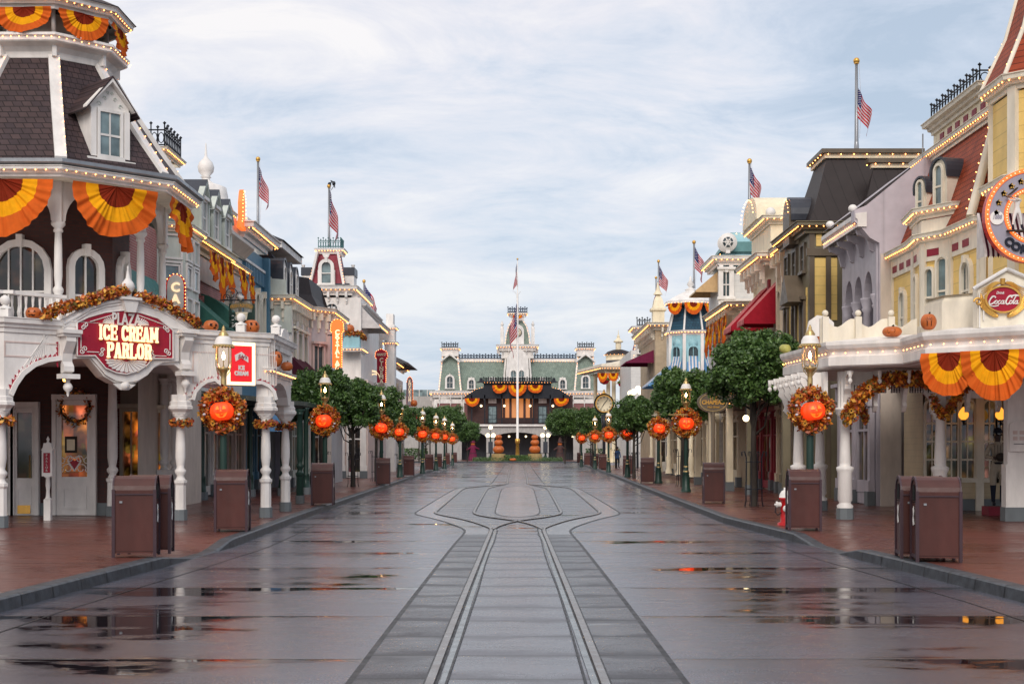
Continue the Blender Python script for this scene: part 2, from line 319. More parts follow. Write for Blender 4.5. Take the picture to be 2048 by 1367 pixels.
# ---------------------------------------------------------------- shared pieces
def arc(uc, zc, r, a0, a1, n=10, rz=None): return [(uc+r*math.cos(R(a0+(a1-a0)*i/n)), zc+(rz or r)*math.sin(R(a0+(a1-a0)*i/n))) for i in range(n+1)]
def arched(uc, z0, w, h, n=8, k=1.0):      # window outline with a round head of rise k*w/2
    r = w/2; return [(uc-r, z0), (uc+r, z0)]+[(uc+r*math.cos(PI*i/n), z0+h-r*k+r*k*math.sin(PI*i/n)) for i in range(n+1)]
def rect(uc, z0, w, h): return [(uc-w/2, z0), (uc+w/2, z0), (uc+w/2, z0+h), (uc-w/2, z0+h)]
def window(parent, fr, uc, z0, w, h, arch=True, trim='white', pane='glass', t=.1, dep=.12, hood=True, key=True, rows=2, sill=True, cols=2, name='window', d=0, k=1.0):
    mb = MB(trim)
    o_ = (arched(uc, z0-t*.2, w+2*t, h+t*1.2, 8, k) if arch else rect(uc, z0-t*.2, w+2*t, h+t*1.2)); i_ = (arched(uc, z0, w, h, 8, k) if arch else rect(uc, z0, w, h))
    mb.ring(fr, o_, i_, d, d+dep)
    for r in range(1, rows): mb.box(fr, uc-w/2, uc+w/2, z0+h*r/rows*.94-.025, z0+h*r/rows*.94+.025, d+.02, d+dep*.6)
    for c in range(1, cols): mb.box(fr, uc-w/2+w*c/cols-.018, uc-w/2+w*c/cols+.018, z0, z0+h-.01, d+.018, d+dep*.55)
    if sill: mb.box(fr, uc-w/2-t*1.3, uc+w/2+t*1.3, z0-.12, z0-t*.2-.002, d, d+dep*1.7)
    if hood and not arch: mb.box(fr, uc-w/2-t*1.6, uc+w/2+t*1.6, z0+h+t+.003, z0+h+t+.11, d, d+dep*2)
    if key: mb.box(fr, uc-.07, uc+.07, z0+h-.03, z0+h+t*1.6, d+.005, d+dep*1.5)
    f = mb.build(name, parent)
    MB(pane).prism(fr, i_, d-.01, d+.015).build('pane', f)
    return f
def bulbs(parent, path, sp=.2, r=.028, mat='bulb', name='light_string'):
    if mat == 'bulb': r *= .68; sp *= 1.15
    if mat == 'bulbfar': r *= .7
    mb = MB(mat); pts = [Vector(p) for p in path]
    for a, b in zip(pts, pts[1:]):
        L = (b-a).length; n = max(1, round(L/sp))
        for i in range(n): mb.octa(a+(b-a)*(i+.5)/n, r)
    return mb.build(name, parent)
def offpath(path, o, side=1, closed=False):
    n = len(path); P2 = [Vector(p) for p in path]; out = []
    for i in range(n):
        a = P2[i]-P2[i-1] if (i > 0 or closed) else None; b = P2[(i+1) % n]-P2[i] if (i < n-1 or closed) else None
        na = Vector((a.y, -a.x)).normalized() if a is not None else None; nb = Vector((b.y, -b.x)).normalized() if b is not None else None
        m = nb if na is None else na if nb is None else (na+nb)/max(.2, (na+nb).dot(na))
        q = P2[i]+m*o*side; out.append((q.x, q.y))
    return out
def cornice(parent, path, z, dep=.4, h=.4, mat='white', side=1, closed=False, bulb=True, sp=.25, r=.035, bm='bulb', name='cornice', brackets=0, bh=.35, bmat=None):
    # z is the top of the cornice; profile with fascia, bed mould and frieze
    pr = [(0.005, z-h), (dep*.18, z-h), (dep*.2, z-h*.72), (dep*.45, z-h*.66), (dep*.5, z-h*.42), (dep*.86, z-h*.38), (dep*.9, z-h*.1), (dep, z-h*.06), (dep, z), (.005, z)]
    mb = MB(mat).sweep(path, pr, closed, 0, side)
    if brackets:
        mb.m(bmat or mat); P2 = [Vector(p) for p in path]+([Vector(path[0])] if closed else [])
        for a, b in zip(P2, P2[1:]):
            L = (b-a).length; n = int(L/brackets)
            if n < 1: continue
            fr = Fr(a, b-a, (Vector(((b-a).y, -(b-a).x))*side))
            for i in range(n):
                u = (i+.5)*L/n; mb.box(fr, u-.06, u+.06, z-h-bh*.35, z-h*.7, .006, dep*.8); mb.box(fr, u-.05, u+.05, z-h-bh, z-h-bh*.34, .006, dep*.4); mb.box(fr, u-.035, u+.035, z-h-bh*1.3, z-h-bh*.98, .006, dep*.22)
    c = mb.build(name, parent)
    if bulb:
        pp = offpath(path, dep*.78, side, closed); pp = pp+[pp[0]] if closed else pp
        bulbs(parent, [(x, y, z-h*.46) for x, y in pp], sp, r, bm)
    return c
def turned(parent, x, y, z0, z1, r=.12, mat='white', plinth=True, name='column', base='footing'):
    h = z1-z0; mb = MB(mat); fr = Fr((x, y), (1, 0))
    zz = z0
    if plinth:
        mb.m(base).lathe((x, y, z0), [(r*1.35, 0), (r*1.35, .24)], 8); mb.m(mat)
        mb.lathe((x, y, z0+.24), [(r*1.1, 0), (r*1.05, .55), (r*1.3, .6), (r*1.3, .66)], 8); zz = z0+.9
    H = z1-zz
    mb.lathe((x, y, zz), [(r*1.05, 0), (r*.75, .06), (r*.7, .1), (r*1.1, .17), (r*1.1, .22), (r*.7, .28), (r*.8, .34), (r, .5), (r*.95, H*.55), (r*.72, H-.16), (r*.95, H-.15), (r*.95, H-.11), (r*.8, H-.1), (r*1.45, H-.03), (r*1.5, H)], 16)
    return mb.build(name, parent)
def txt(parent, name, body, fr, uc, zc, size, mat, d0=.02, d1=.05, sx=1, bold=0, shear=0, align='CENTER', curve=None, space=1):
    cu = bpy.data.curves.new('t', 'FONT'); cu.body = body; cu.size = size; cu.align_x = align; cu.align_y = 'CENTER'; cu.extrude = 1; cu.offset = bold; cu.resolution_u = 3; cu.shear = shear; cu.space_character = space; cu.space_line = .8
    o = bpy.data.objects.new('t', cu); col.objects.link(o); dg = bpy.context.evaluated_depsgraph_get(); dg.update()
    me = bpy.data.meshes.new_from_object(o.evaluated_get(dg)); bpy.data.objects.remove(o)
    mb = MB(mat); vs = []
    for v in me.vertices:
        x, y, z = v.co; x *= sx
        if curve: y -= curve*x*x
        vs.append(fr.p(uc+x, zc+y, (d0+d1)/2+z*(d1-d0)/2))
    mb.add(vs, [list(p.vertices) for p in me.polygons]); bpy.data.meshes.remove(me)
    return mb.build(name, parent)
def vtext(parent, name, body, fr, uc, ztop, size, mat, step, d0=.02, d1=.05, sx=1, bold=0):
    mb = MB(mat)
    for i, ch in enumerate(body):
        if ch == ' ': continue
        t = txt(None, 'x', ch, fr, uc, ztop-(i+.5)*step, size, mat, d0, d1, sx, bold)
        mb.add([v.co[:] for v in t.data.vertices], [list(p.vertices) for p in t.data.polygons]); me = t.data; bpy.data.objects.remove(t); bpy.data.meshes.remove(me)
    return mb.build(name, parent)
def bunting(fr, uc, zt, w, h, label, group, d=.12, seed=0, n=56, full=.5):
    n = int(n*1.4)
    rnd = random.Random(seed); mb = MB('fma', 'fye', 'for'); rs = [0, .15, .3, .42, .46, .58, .70, .74, .86, .95, 1.0]
    NP = rnd.choice((21, 24, 27)); ph = rnd.random()*6; vs = []; ph2 = rnd.random()*6
    for r in rs:
        for i in range(n+1):
            t = i/n; a = PI+PI*t
            nv = noise.noise(Vector((t*NP*.62, ph*3, r*.8))); n2 = noise.noise(Vector((t*NP*1.5, ph2*3, r*1.6))); pl = 2.2*nv+.8*n2+.35*math.sin(NP*PI*t*1.6+ph); amp = .055*w*(.30+r*.8)
            sag = 1+.05*noise.noise(Vector((t*9, ph2, 3)))*r
            q_ = abs(math.sin(a))**.8; u = uc+w/2*math.cos(a)*r*(1+.03*math.sin(7*r+ph)*math.sin(a)); z = zt-h*q_*r*sag*(1-.05*math.sin(PI*t*2+ph)*r)-.012*w*math.sin(6*t+9*r+ph)*r*math.sin(PI*t)
            vs.append(fr.p(u, z, d+pl*amp*.5+.10*w*r*math.sin(PI*t)*.5+.004))
    fs = []
    mb.smooth = True
    for q in range(len(rs)-1):
        mb.cur = 0 if rs[q] < .42 else 1 if rs[q] < .70 else 2
        b = len(mb.v)
        if q == 0: mb.v += [tuple(v) for v in vs]
        for i in range(n):
            mb.f.append([q*(n+1)+i, q*(n+1)+i+1, (q+1)*(n+1)+i+1, (q+1)*(n+1)+i]); mb.mi.append(mb.cur); mb.sm.append(True)
    loc = fr.p(uc, zt, d); return tag(mb.build('bunting', None, None, loc), label, 'bunting', group)
def swag(fr, uc, zt, w, h, label, group, d=.15, seed=0):      # narrow gathered hanging pennant cluster
    return bunting(fr, uc, zt, w, h, label, group, d, seed, 36)
def leaves(mb, pts, size, rnd, nrm=None):
    for p in pts:
        a = Vector((rnd.gauss(0, 1), rnd.gauss(0, 1), rnd.gauss(0, 1))).normalized(); b = a.orthogonal().normalized(); b.rotate(Matrix.Rotation(rnd.random()*6.3, 3, a)); c = a.cross(b); s = size*rnd.uniform(.6, 1.3)
        p = Vector(p); mb.add([p-b*s, p+c*s*.55, p+b*s, p-c*s*.55], [(0, 1, 2, 3)])
def garland(name, path, rad, n, size, label, cat, group=None, parent=None, loc=None, seed=1, flowers=0):
    rnd = random.Random(seed); mb = MB(*AUT); P3 = [Vector(p) for p in path]; seg = [(a, b, (b-a).length) for a, b in zip(P3, P3[1:])]; T = sum(s[2] for s in seg)
    def at(t):
        t *= T
        for a, b, L in seg:
            if t <= L: return a+(b-a)*(t/L)
            t -= L
        return P3[-1]
    for i in range(n):
        c = at(rnd.random()); d = Vector((rnd.gauss(0, 1), rnd.gauss(0, 1), rnd.gauss(0, 1))).normalized()*rad*rnd.uniform(.25, 1.05)
        mb.cur = rnd.choices(range(5), (4, 2.4, 2, 1.6, 2.2))[0]; leaves(mb, [c+d], size, rnd)
    mb.m('twig').tube(P3, rad*.25, 5)
    for i in range(flowers):
        c = at(rnd.random()); q = c+Vector((rnd.uniform(-.6, .6)*rad, -rad*.8, rnd.uniform(-.6, .6)*rad)); mb.cur = 1
        for k in range(9):
            a = k*2*PI/9; mb.add([q, q+Vector((math.cos(a-.25)*size*.7, -.02, math.sin(a-.25)*size*.7)), q+Vector((math.cos(a)*size*1.3, -.03, math.sin(a)*size*1.3)), q+Vector((math.cos(a+.25)*size*.7, -.02, math.sin(a+.25)*size*.7))], [(0, 1, 2, 3)])
        mb.m('carve').ball(q-Vector((0, .02, 0)), size*.35, 6)
    o = mb.build(name, parent, None, loc)
    if label: tag(o, label, cat, group)
    return o
# ---------------------------------------------------------------- ground, road, kerbs, rails
def bumps(t, sep):      # low spots of the carriageway that hold water
    tot = None
    for (x, y, sx, sy, a) in ((-3.9, 14.3, 1.2, 2.6, .13), (-2.6, 19.3, 1.5, 1.6, .12), (2.9, 16.8, 1.3, 3.6, .115), (4.6, 12.5, 1.2, 1.5, .05), (-.0, 31.6, .55, 1.1, .12), (-2.6, 95, 2.5, 16, .07), (3.0, 85, 2, 12, .06)):
        dx = t.math('DIVIDE', t.math('SUBTRACT', sep.outputs[0], x), sx); dy = t.math('DIVIDE', t.math('SUBTRACT', sep.outputs[1], y), sy)
        g = t.math('MULTIPLY', t.math('EXPONENT', t.math('MULTIPLY', t.math('ADD', t.math('MULTIPLY', dx, dx), t.math('MULTIPLY', dy, dy)), -1.0)), a); tot = g if tot is None else t.math('ADD', tot, g)
    return tot
def roadmat(name, c, joint, jphase, pud=1.0, wet=.36, red=False, strips=False):
    t = NT(name); sep = t.N.new('ShaderNodeSeparateXYZ'); t.L.new(t.obj, sep.inputs[0])
    wob = t.math('MULTIPLY', t.math('SUBTRACT', t.noise(.9, 2), .5), .05)
    fy = t.math('FRACT', t.math('DIVIDE', t.math('ADD', t.math('ADD', sep.outputs[1], jphase), wob), joint))
    wj = .018/joint*3 if not red else .01
    line = t.ramp(fy, [(0, .12), (wj*.35, .25), (wj, 1), (1-wj*.4, 1), (1, .12)])
    grain = t.noise(55, 5, .7); big = t.noise(.35, 5, .6, st=(1, .6, 1)); mid = t.noise(2.2, 6, .65, st=(.35, 1, 1), dist=.6)
    v = t.math('ADD', t.math('ADD', t.math('MULTIPLY', mid, .55), t.math('MULTIPLY', big, .62)), t.math('MULTIPLY', t.math('POWER', fy, 4), .15*pud))
    v = t.math('ADD', v, bumps(t, sep)) if not red else v
    puddle = t.ramp(v, [(.70, 0), (.775, 1)]); damp = t.ramp(v, [(.52, 0), (.70, 1)])
    col_ = t.mix(1.0, t.ramp(t.math('ADD', t.math('MULTIPLY', t.noise(38, 6, .8), .62), t.math('MULTIPLY', mid, .38)), [(.38, .35), (.62, 1.55)]), c, 'MULTIPLY')
    col_ = t.mix(t.math('MULTIPLY', damp, .45), col_, tuple(x*.35 for x in c)); col_ = t.mix(puddle, col_, tuple(x*.13 for x in c))
    col_ = t.mix(1.0, col_, line, 'MULTIPLY'); t.base(col_)
    ro = t.mix(damp, t.ramp(grain, [(.36, wet-.03), (.64, wet+.20)]), .2); ro = t.mix(puddle, ro, .025)
    if strips: ro = t.mix(t.ramp(t.math('ADD', fy, t.math('MULTIPLY', t.math('SUBTRACT', t.noise(1.6, 4, .6, st=(.8, 1, 1)), .5), .9)), [(.05, .45), (.26, .0), (.8, .0), (1.0, .4)]), ro, .62)
    t.rough(ro)
    t.b.inputs['Specular IOR Level'].default_value = .9 if not red else .5
    h = t.math('MULTIPLY', grain, t.math('SUBTRACT', 1.0, puddle)); h2 = t.math('ADD', t.math('MULTIPLY', h, .42), t.math('MULTIPLY', t.mix(1.0, line, 1.0, 'MULTIPLY'), .5)); t.bump(h2, .35, .01)
    return t.m
M['road'] = roadmat('wet_concrete_road', (.080, .083, .112), 3.05, .35, 1.0, .20)
M['bed'] = roadmat('wet_track_slab', (.090, .090, .112), 1.22, .2, .8, .17, False, True)
M['bed2'] = roadmat('dark_track_slab', (.034, .033, .042), 1.22, .2, .5, .24, False, True); M['bed2'].node_tree.nodes['Principled BSDF'].inputs['Specular IOR Level'].default_value = .38
M['pave'] = roadmat('wet_red_pavement', (.150, .046, .034), 4.0, 0, .25, .30, True)
M['joint'] = paint('tarred_joint', (.012, .012, .014), .45); M['groove'] = paint('wet_grout', (.20, .22, .23), .2, var=.85, scale=5, streak=False); M['rail'] = paint('worn_rail_steel', (.26, .235, .22), .28, metal=.85, streak=False)
t = NT('kerb_stone'); v, sep = t.wallvec(); fy = t.math('FRACT', t.math('DIVIDE', sep.outputs[1], .93))
t.base(t.mix(1.0, t.mix(1.0, t.ramp(fy, [(0, .05), (.035, 1), (.965, 1), (1, .05)]), t.ramp(t.noise(7, 5), [(.3, .6), (.7, 1.4)]), 'MULTIPLY'), (.055, .062, .072), 'MULTIPLY')); t.rough(.45); t.b.inputs['Specular IOR Level'].default_value = .25; t.bump(t.noise(25, 4), .4, .01); M['kerb'] = t.m
M['grass'] = paint('lawn', (.03, .055, .02), .9)
def kz(y, a, b, c, d):       # kerb height along the street with one dropped crossing between b and c
    return .15 if y < a or y > d else .012 if b <= y <= c else .15-(.138)*((y-a)/(b-a) if y < b else (d-y)/(d-c))
KL = [(-5.75, 4), (-5.62, 10), (-5.53, 15.2), (-5.38, 18.2), (-5.22, 21.0), (-5.16, 22.8), (-5.10, 24.0), (-5.06, 25.4), (-5.12, 28), (-5.32, 34.8), (-5.53, 47), (-5.85, 66), (-6.2, 85.8), (-6.7, 125), (-7.15, 160)]
KR = [(5.95, 4), (5.85, 10), (5.75, 16.2), (5.52, 20.5), (5.38, 22.6), (5.34, 23.8), (5.30, 25.5), (5.15, 28), (4.85, 33.6), (5.0, 43), (5.27, 56.6), (5.9, 85.8), (6.4, 120), (6.75, 160)]
hl = lambda y: kz(y, 21.0, 22.8, 24.0, 25.4); hr = lambda y: kz(y, 22.6, 23.8, 25.5, 27.0)
def interp(K, y):
    for (x0, y0), (x1, y1) in zip(K, K[1:]):
        if y0 <= y <= y1: return x0+(x1-x0)*(y-y0)/(y1-y0)
    return K[0][0] if y < K[0][1] else K[-1][0]
def pavement(K, h, s, name):
    ys = sorted(set([4, 160]+[q[1] for q in K]+[i*1.0 for i in range(5, 60)]+list(range(60, 160, 4)))); kb = MB('kerb'); pv = MB('pave')
    for y0, y1 in zip(ys, ys[1:]):
        a, b = interp(K, y0), interp(K, y1); z0, z1 = h(y0), h(y1)
        kb.add([(a, y0, -.03), (b, y1, -.03), (b+s*.02, y1, z1-.02), (a+s*.02, y0, z0-.02), (b+s*.05, y1, z1), (a+s*.05, y0, z0), (b+s*.24, y1, z1), (a+s*.24, y0, z0)], [(0, 1, 2, 3), (3, 2, 4, 5), (5, 4, 6, 7)])
        lv = [(.24, 0), (.9, .35), (1.7, 1), (30, 1)]
        for (o0, k0), (o1, k1) in zip(lv, lv[1:]):
            g = lambda z, k: z+(.15-z)*k-.003
            pv.add([(a+s*o0, y0, g(z0, k0)), (b+s*o0, y1, g(z1, k0)), (b+s*o1, y1, g(z1, k1)), (a+s*o1, y0, g(z0, k1))], [(0, 1, 2, 3)])
    for m_ in (kb, pv): m_.smooth = False
    struct(kb, 'kerb'); struct(pv, name)
pavement(KL, hl, -1, 'pavement'); pavement(KR, hr, 1, 'pavement')
struct(MB('grass').slab([(-1500, -300), (1500, -300), (1500, 3000), (-1500, 3000)], -.3, -.06), 'ground')
rd = MB('road')
for i in range(40):
    y0, y1 = -10+i*5, -5+i*5; rd.add([(-9, y0, 0), (9, y0, 0), (9, y1, 0), (-9, y1, 0)], [(0, 1, 2, 3)])
rd.add([(-60, 160, .001), (60, 160, .001), (60, 182, .001), (-60, 182, .001)], [(0, 1, 2, 3)]); struct(rd, 'road')
struct(MB('pave').slab([(-60, 182), (60, 182), (60, 290), (-60, 290)], -.05, .13), 'pavement')
struct(MB('kerb').slab([(-22, 178.5), (22, 178.5), (22, 182), (-22, 182)], -.05, .16), 'kerb')
def ribbon(mb, pts, w, z):
    L = offpath(pts, -w/2); Rr = offpath(pts, w/2); n = len(pts)
    mb.add([(x, y, z) for x, y in L]+[(x, y, z) for x, y in Rr], [(i, i+1, n+i+1, n+i) for i in range(n-1)])
def smooth(pts, k=3):
    for _ in range(k):
        q = [pts[0]]
        for (a, b), (c, d) in zip(pts, pts[1:]): q += [(a*.75+c*.25, b*.75+d*.25), (a*.25+c*.75, b*.25+d*.75)]
        pts = q+[pts[-1]]
    return pts
outer = smooth([(-1.27, -2), (-1.27, 10.6), (-1.16, 26), (-1.1, 29), (-1.12, 30.6), (-1.35, 32.2), (-2.0, 35.3), (-2.66, 37.6), (-2.79, 38.6), (-2.80, 40), (-2.78, 52), (-2.72, 62), (-2.55, 64), (-1.5, 68.5), (-1.3, 70), (-1.3, 85), (-1.35, 160)], 2)
bed = MB('bed'); n = len(outer); bed.add([(x, y, .004) for x, y in outer]+[(-x, y, .004) for x, y in outer], [(i, i+1, n+i+1, n+i) for i in range(n-1)]); struct(bed, 'track_slab')
stp = MB('bed2')
for s in (-1, 1): stp.add([(s*.68, -2, .0065), (s*1.25, -2, .0065), (s*1.25, 10.6, .0065), (s*1.14, 26, .0065), (s*1.09, 29, .0065), (s*.60, 29, .0065)], [(0, 1, 2, 3, 4, 5)])
struct(stp, 'track_edge_slab')
M['bed3'] = roadmat('pale_loop_slab', (.20, .20, .225), 2.44, .2, .3, .13, False, False)
outer_rail = smooth([(-.655, -2), (-.655, 12), (-.575, 27), (-.55, 30.3), (-.60, 31.4), (-1.25, 34.8), (-2.0, 37.2), (-2.24, 38.5), (-2.28, 40), (-2.33, 52), (-2.38, 61), (-2.25, 63.5), (-.8, 68.8), (-.52, 70), (-.50, 72), (-.60, 90), (-.66, 160)], 2)
inner_rail = smooth([(-.55, 30.6), (-.38, 32.4), (0, 34.3), (.78, 36.2), (1.10, 37.6), (1.19, 38.8), (1.21, 40), (1.27, 50), (1.33, 61), (1.25, 63.5), (.62, 69.0)], 2)
island = smooth([(0, 36.4), (.40, 36.9), (.60, 38.4), (.63, 40), (.66, 50), (.70, 61), (.62, 63.5), (.3, 65.5), (0, 66)], 2)
def xat(P_, y):
    for (x0, y0), (x1, y1) in zip(P_, P_[1:]):
        if y0 <= y <= y1 and y1 > y0: return x0+(x1-x0)*(y-y0)/(y1-y0)
    return P_[-1][0]
lp = MB('bed3'); ys = [28.5+i*.5 for i in range(86)]
for s in (-1, 1):
    for y0, y1 in zip(ys, ys[1:]): lp.add([(s*xat(outer, y0), y0, .006), (s*(xat(outer_rail, y0)-.05), y0, .006), (s*(xat(outer_rail, y1)-.05), y1, .006), (s*xat(outer, y1), y1, .006)], [(0, 1, 2, 3)])
n = len(island); lp.add([(x, y, .006) for x, y in island]+[(-x, y, .006) for x, y in island], [(i, i+1, n+i+1, n+i) for i in range(n-1)])
struct(lp, 'loop_slab')
jm = MB('joint'); gm = MB('groove'); rm = MB('rail')
for s in (1, -1):
    fl = lambda P_: [(x*s, y) for x, y in P_]
    ribbon(jm, fl(outer), .05, .008)
    for P_ in (outer_rail, inner_rail):
        q = fl(P_); ribbon(jm, q, .11, .0085)
        if P_ is outer_rail: ribbon(gm, [(x+s*.085+.012*math.sin(y*5), y) for x, y in q if y < 31], .055, .0125); ribbon(jm, [(x+s*.13+.012*math.sin(y*4+1), y) for x, y in q if y < 31], .02, .0128)
        L = offpath(q, -.032); Rr = offpath(q, .032); k = len(q)
        rm.add([(x, y, .0) for x, y in L]+[(x, y, .030) for x, y in L]+[(x, y, .030) for x, y in Rr]+[(x, y, .0) for x, y in Rr], [(a*k+i, a*k+i+1, (a+1)*k+i+1, (a+1)*k+i) for a in range(3) for i in range(k-1)])
    ribbon(jm, fl(island), .035, .009)
struct(jm, 'track_joint'); struct(gm, 'rail_grout'); struct(rm, 'tram_rail')
gt = MB('joint')
for K, s in ((KL, 1), (KR, -1)): ribbon(gt, [(x+s*.62, y) for x, y in K], .022, .004)
struct(gt, 'gutter_joint')
# ---------------------------------------------------------------- litter bins
ORD = ['nearest', 'second', 'third', 'fourth', 'fifth', 'sixth', 'seventh', 'eighth', 'ninth', 'tenth']
def make_bin():
    r = thing('litter_bin', 'x', 'litter bin'); W, Dp, H = .62, .56, 1.21; fr = Fr((0, -Dp/2), (0, 1), (-1, 0))
    def prof(g, zb=.06, k=10): return [(g, zb), (Dp-g, zb), (Dp-g, H-.22)]+[(Dp/2+(Dp/2-g)*math.cos(PI*i/k), H-.22+(.22-g)*math.sin(PI*i/k)) for i in range(1, k)]+[(g, H-.22)]
    MB('bin').prism(fr, prof(.012), -W/2+.012, W/2-.012).build('body', r)
    mb = MB('binrib')
    for s in (-1, 1): mb.ring(fr, prof(0, .05), prof(.05, .1), s*W/2-.02 if s > 0 else -W/2-.004, W/2+.004 if s > 0 else -W/2+.02)
    for s in (-1, 1):
        for x in (-W/2-.01, W/2-.035): mb.cube(x, x+.045, s*Dp/2-(.015 if s < 0 else .03), s*Dp/2+(.03 if s < 0 else .015), 0.0, 1.0)
    mb.cube(-W/2+.03, W/2-.03, -Dp/2-.006, -Dp/2+.01, .92, .94); mb.build('frame', r)
    for s in (-1, 1): MB('hole').prism(fr, [(Dp*.3, .86), (Dp*.7, .86), (Dp*.7, .98)]+arc(Dp/2, .98, Dp*.2, 0, 180, 8)+[(Dp*.3, .98)], *sorted((s*(W/2-.004), s*(W/2+.002)))).build('opening', r)
    d = MB('white')
    for s in (-1, 1): d.prism(fr, [(Dp*.40, .52), (Dp*.58, .50), (Dp*.66, .58), (Dp*.58, .66), (Dp*.62, .74), (Dp*.5, .78), (Dp*.42, .70), (Dp*.5, .62)], *sorted((s*(W/2-.004), s*(W/2+.003))))
    d.build('emblem', r)
    sm = MB('hole')
    for s in (-1, 1): sm.box(fr, .05, Dp-.05, .835, .842, *sorted((s*(W/2-.006), s*(W/2+.0015)))); sm.box(fr, .035, .04, .1, .83, *sorted((s*(W/2-.006), s*(W/2+.0015))))
    for s in (-1, 1): sm.cube(-W/2+.04, W/2-.04, s*(Dp/2-.012)-.002, s*(Dp/2-.012)+.002, .085, .09)
    sm.build('panel_seam', r); lk = MB('steel')
    for s in (-1, 1): lk.cube(-.21, -.17, s*(Dp/2-.006)-.008, s*(Dp/2-.006)+.008, .80, .83)
    lk.build('lock', r); return r
BIN = make_bin(); used = []
def place(proto, loc, rz, label, group, sc_=None):
    if proto not in used:
        used.append(proto); o = proto; o.location = loc; o.rotation_euler = (0, 0, rz)
        if sc_: o.scale = (sc_,)*3
    else: o = copy_tree(proto, None, loc, rz, None, sc_)
    o['label'] = label; o['group'] = group; return o
bl = [(262, 1114, 8, 0), (459, 1063, 4, 0), (643, 1010, 3, 0), (765, 970, 5, 0), (817, 952, 3, 0), (858, 940, 4, 0), (876, 935, 4, 0), (893, 929, 5, 0), (908, 925, 5, 0)]
def gxy(px, py): return GP(px, py)
for i, (px, py, rz, _) in enumerate(bl):
    x, y = gxy(px, py); k = ORD[i]
    place(BIN, (x, y+.3, .15), R(rz), f'brown arched-top litter bin on the left pavement, {k}{"" if i == 0 else " from the camera"}{", its twin close behind" if i == 0 else ""}', 'brown litter bins along the kerbs')
x, y = gxy(262, 1114); place(BIN, (x+.05, y+.98, .15), R(8), 'brown litter bin tucked close behind the nearest left bin', 'brown litter bins along the kerbs')
br = [(1884, 1124, -7), (1613, 1061, -4), (1430, 1006, -5), (1296, 966, -4), (1257, 950, -4), (1206, 938, -4), (1190, 933, -4), (1175, 930, -4), (1160, 926, -4)]
for i, (px, py, rz) in enumerate(br):
    x, y = gxy(px, py); k = ORD[i]
    place(BIN, (x, y+.3, .15), R(rz), f'brown arched-top litter bin on the right pavement, {k}{"" if i == 0 else " from the camera"}{", its twin close behind" if i == 0 else ", by the hydrant" if i == 1 else ""}', 'brown litter bins along the kerbs')
x, y = gxy(1884, 1124); place(BIN, (x-.04, y+.98, .15), R(-7), 'brown litter bin peeping out behind the nearest right bin', 'brown litter bins along the kerbs')
# ---------------------------------------------------------------- street lamps
def make_lamp(lit='flame'):
    r = thing('street_lamp', 'x', 'street lamp')
    MB('dgreen').lathe((0, 0, 0), [(.20, 0), (.20, .10), (.17, .13), (.155, .55), (.12, .72), (.135, .75), (.135, .79)], 12).build('base', r)
    MB('brass').lathe((0, 0, .79), [(.115, 0), (.125, .02), (.115, .05)], 12).lathe((0, 0, .98), [(.09, 0), (.10, .02), (.09, .05)], 12).lathe((0, 0, 2.2), [(.085, 0), (.1, .03), (.085, .07)], 12).build('brass_band', r)
    MB('dgreen').lathe((0, 0, .84), [(.10, 0), (.085, .15), (.078, 1.9), (.07, 1.95)], 12).build('post', r)
    MB('brass').lathe((0, 0, 2.79), [(.07, 0), (.06, .2), (.062, .5), (.05, .62), (.11, .70), (.14, .73), (.14, .76)], 12).build('neck', r)
    lz = 3.52; la = MB('brass').lathe((0, 0, lz), [(.125, 0), (.145, .02), (.145, .04)], 16)
    for k in range(4):
        a = PI/4+k*PI/2; c, s_ = math.cos(a), math.sin(a); la.tube([(.06*c, .06*s_, lz-.16), (.17*c, .17*s_, lz-.04), (.205*c, .205*s_, lz+.1), (.205*c, .205*s_, lz+.52)], .011, 5)
    la.lathe((0, 0, lz+.52), [(.235, 0), (.235, .045), (.20, .05)], 20)
    for k in range(20):
        a = k*PI/10; la.ball((.232*math.cos(a), .232*math.sin(a), lz+.515), .026, 6)
    L = la.build('lantern', r)
    MB('white').lathe((0, 0, lz+.565), [(.205, 0), (.195, .09), (.15, .17), (.10, .20)], 20).build('dome', L)
    MB('brass').lathe((0, 0, lz+.76), [(.11, 0), (.12, .03), (.06, .12), (.035, .15), (.045, .17), (.03, .2), (.008, .25)], 12).build('finial', L)
    g = MB('lglass'); g.lathe((0, 0, lz+.04), [(.115, 0), (.155, .10), (.17, .25), (.175, .48)], 16); g.build('glass', L)
    MB(lit).lathe((0, 0, lz+.22), [(.006, 0), (.032, .05), (.026, .11), (.003, .18)], 8).build('flame', L)
    MB('brass').lathe((0, 0, lz+.04), [(.03, 0), (.012, .05), (.010, .2)], 8).build('burner', L); return r
LAMP = make_lamp()
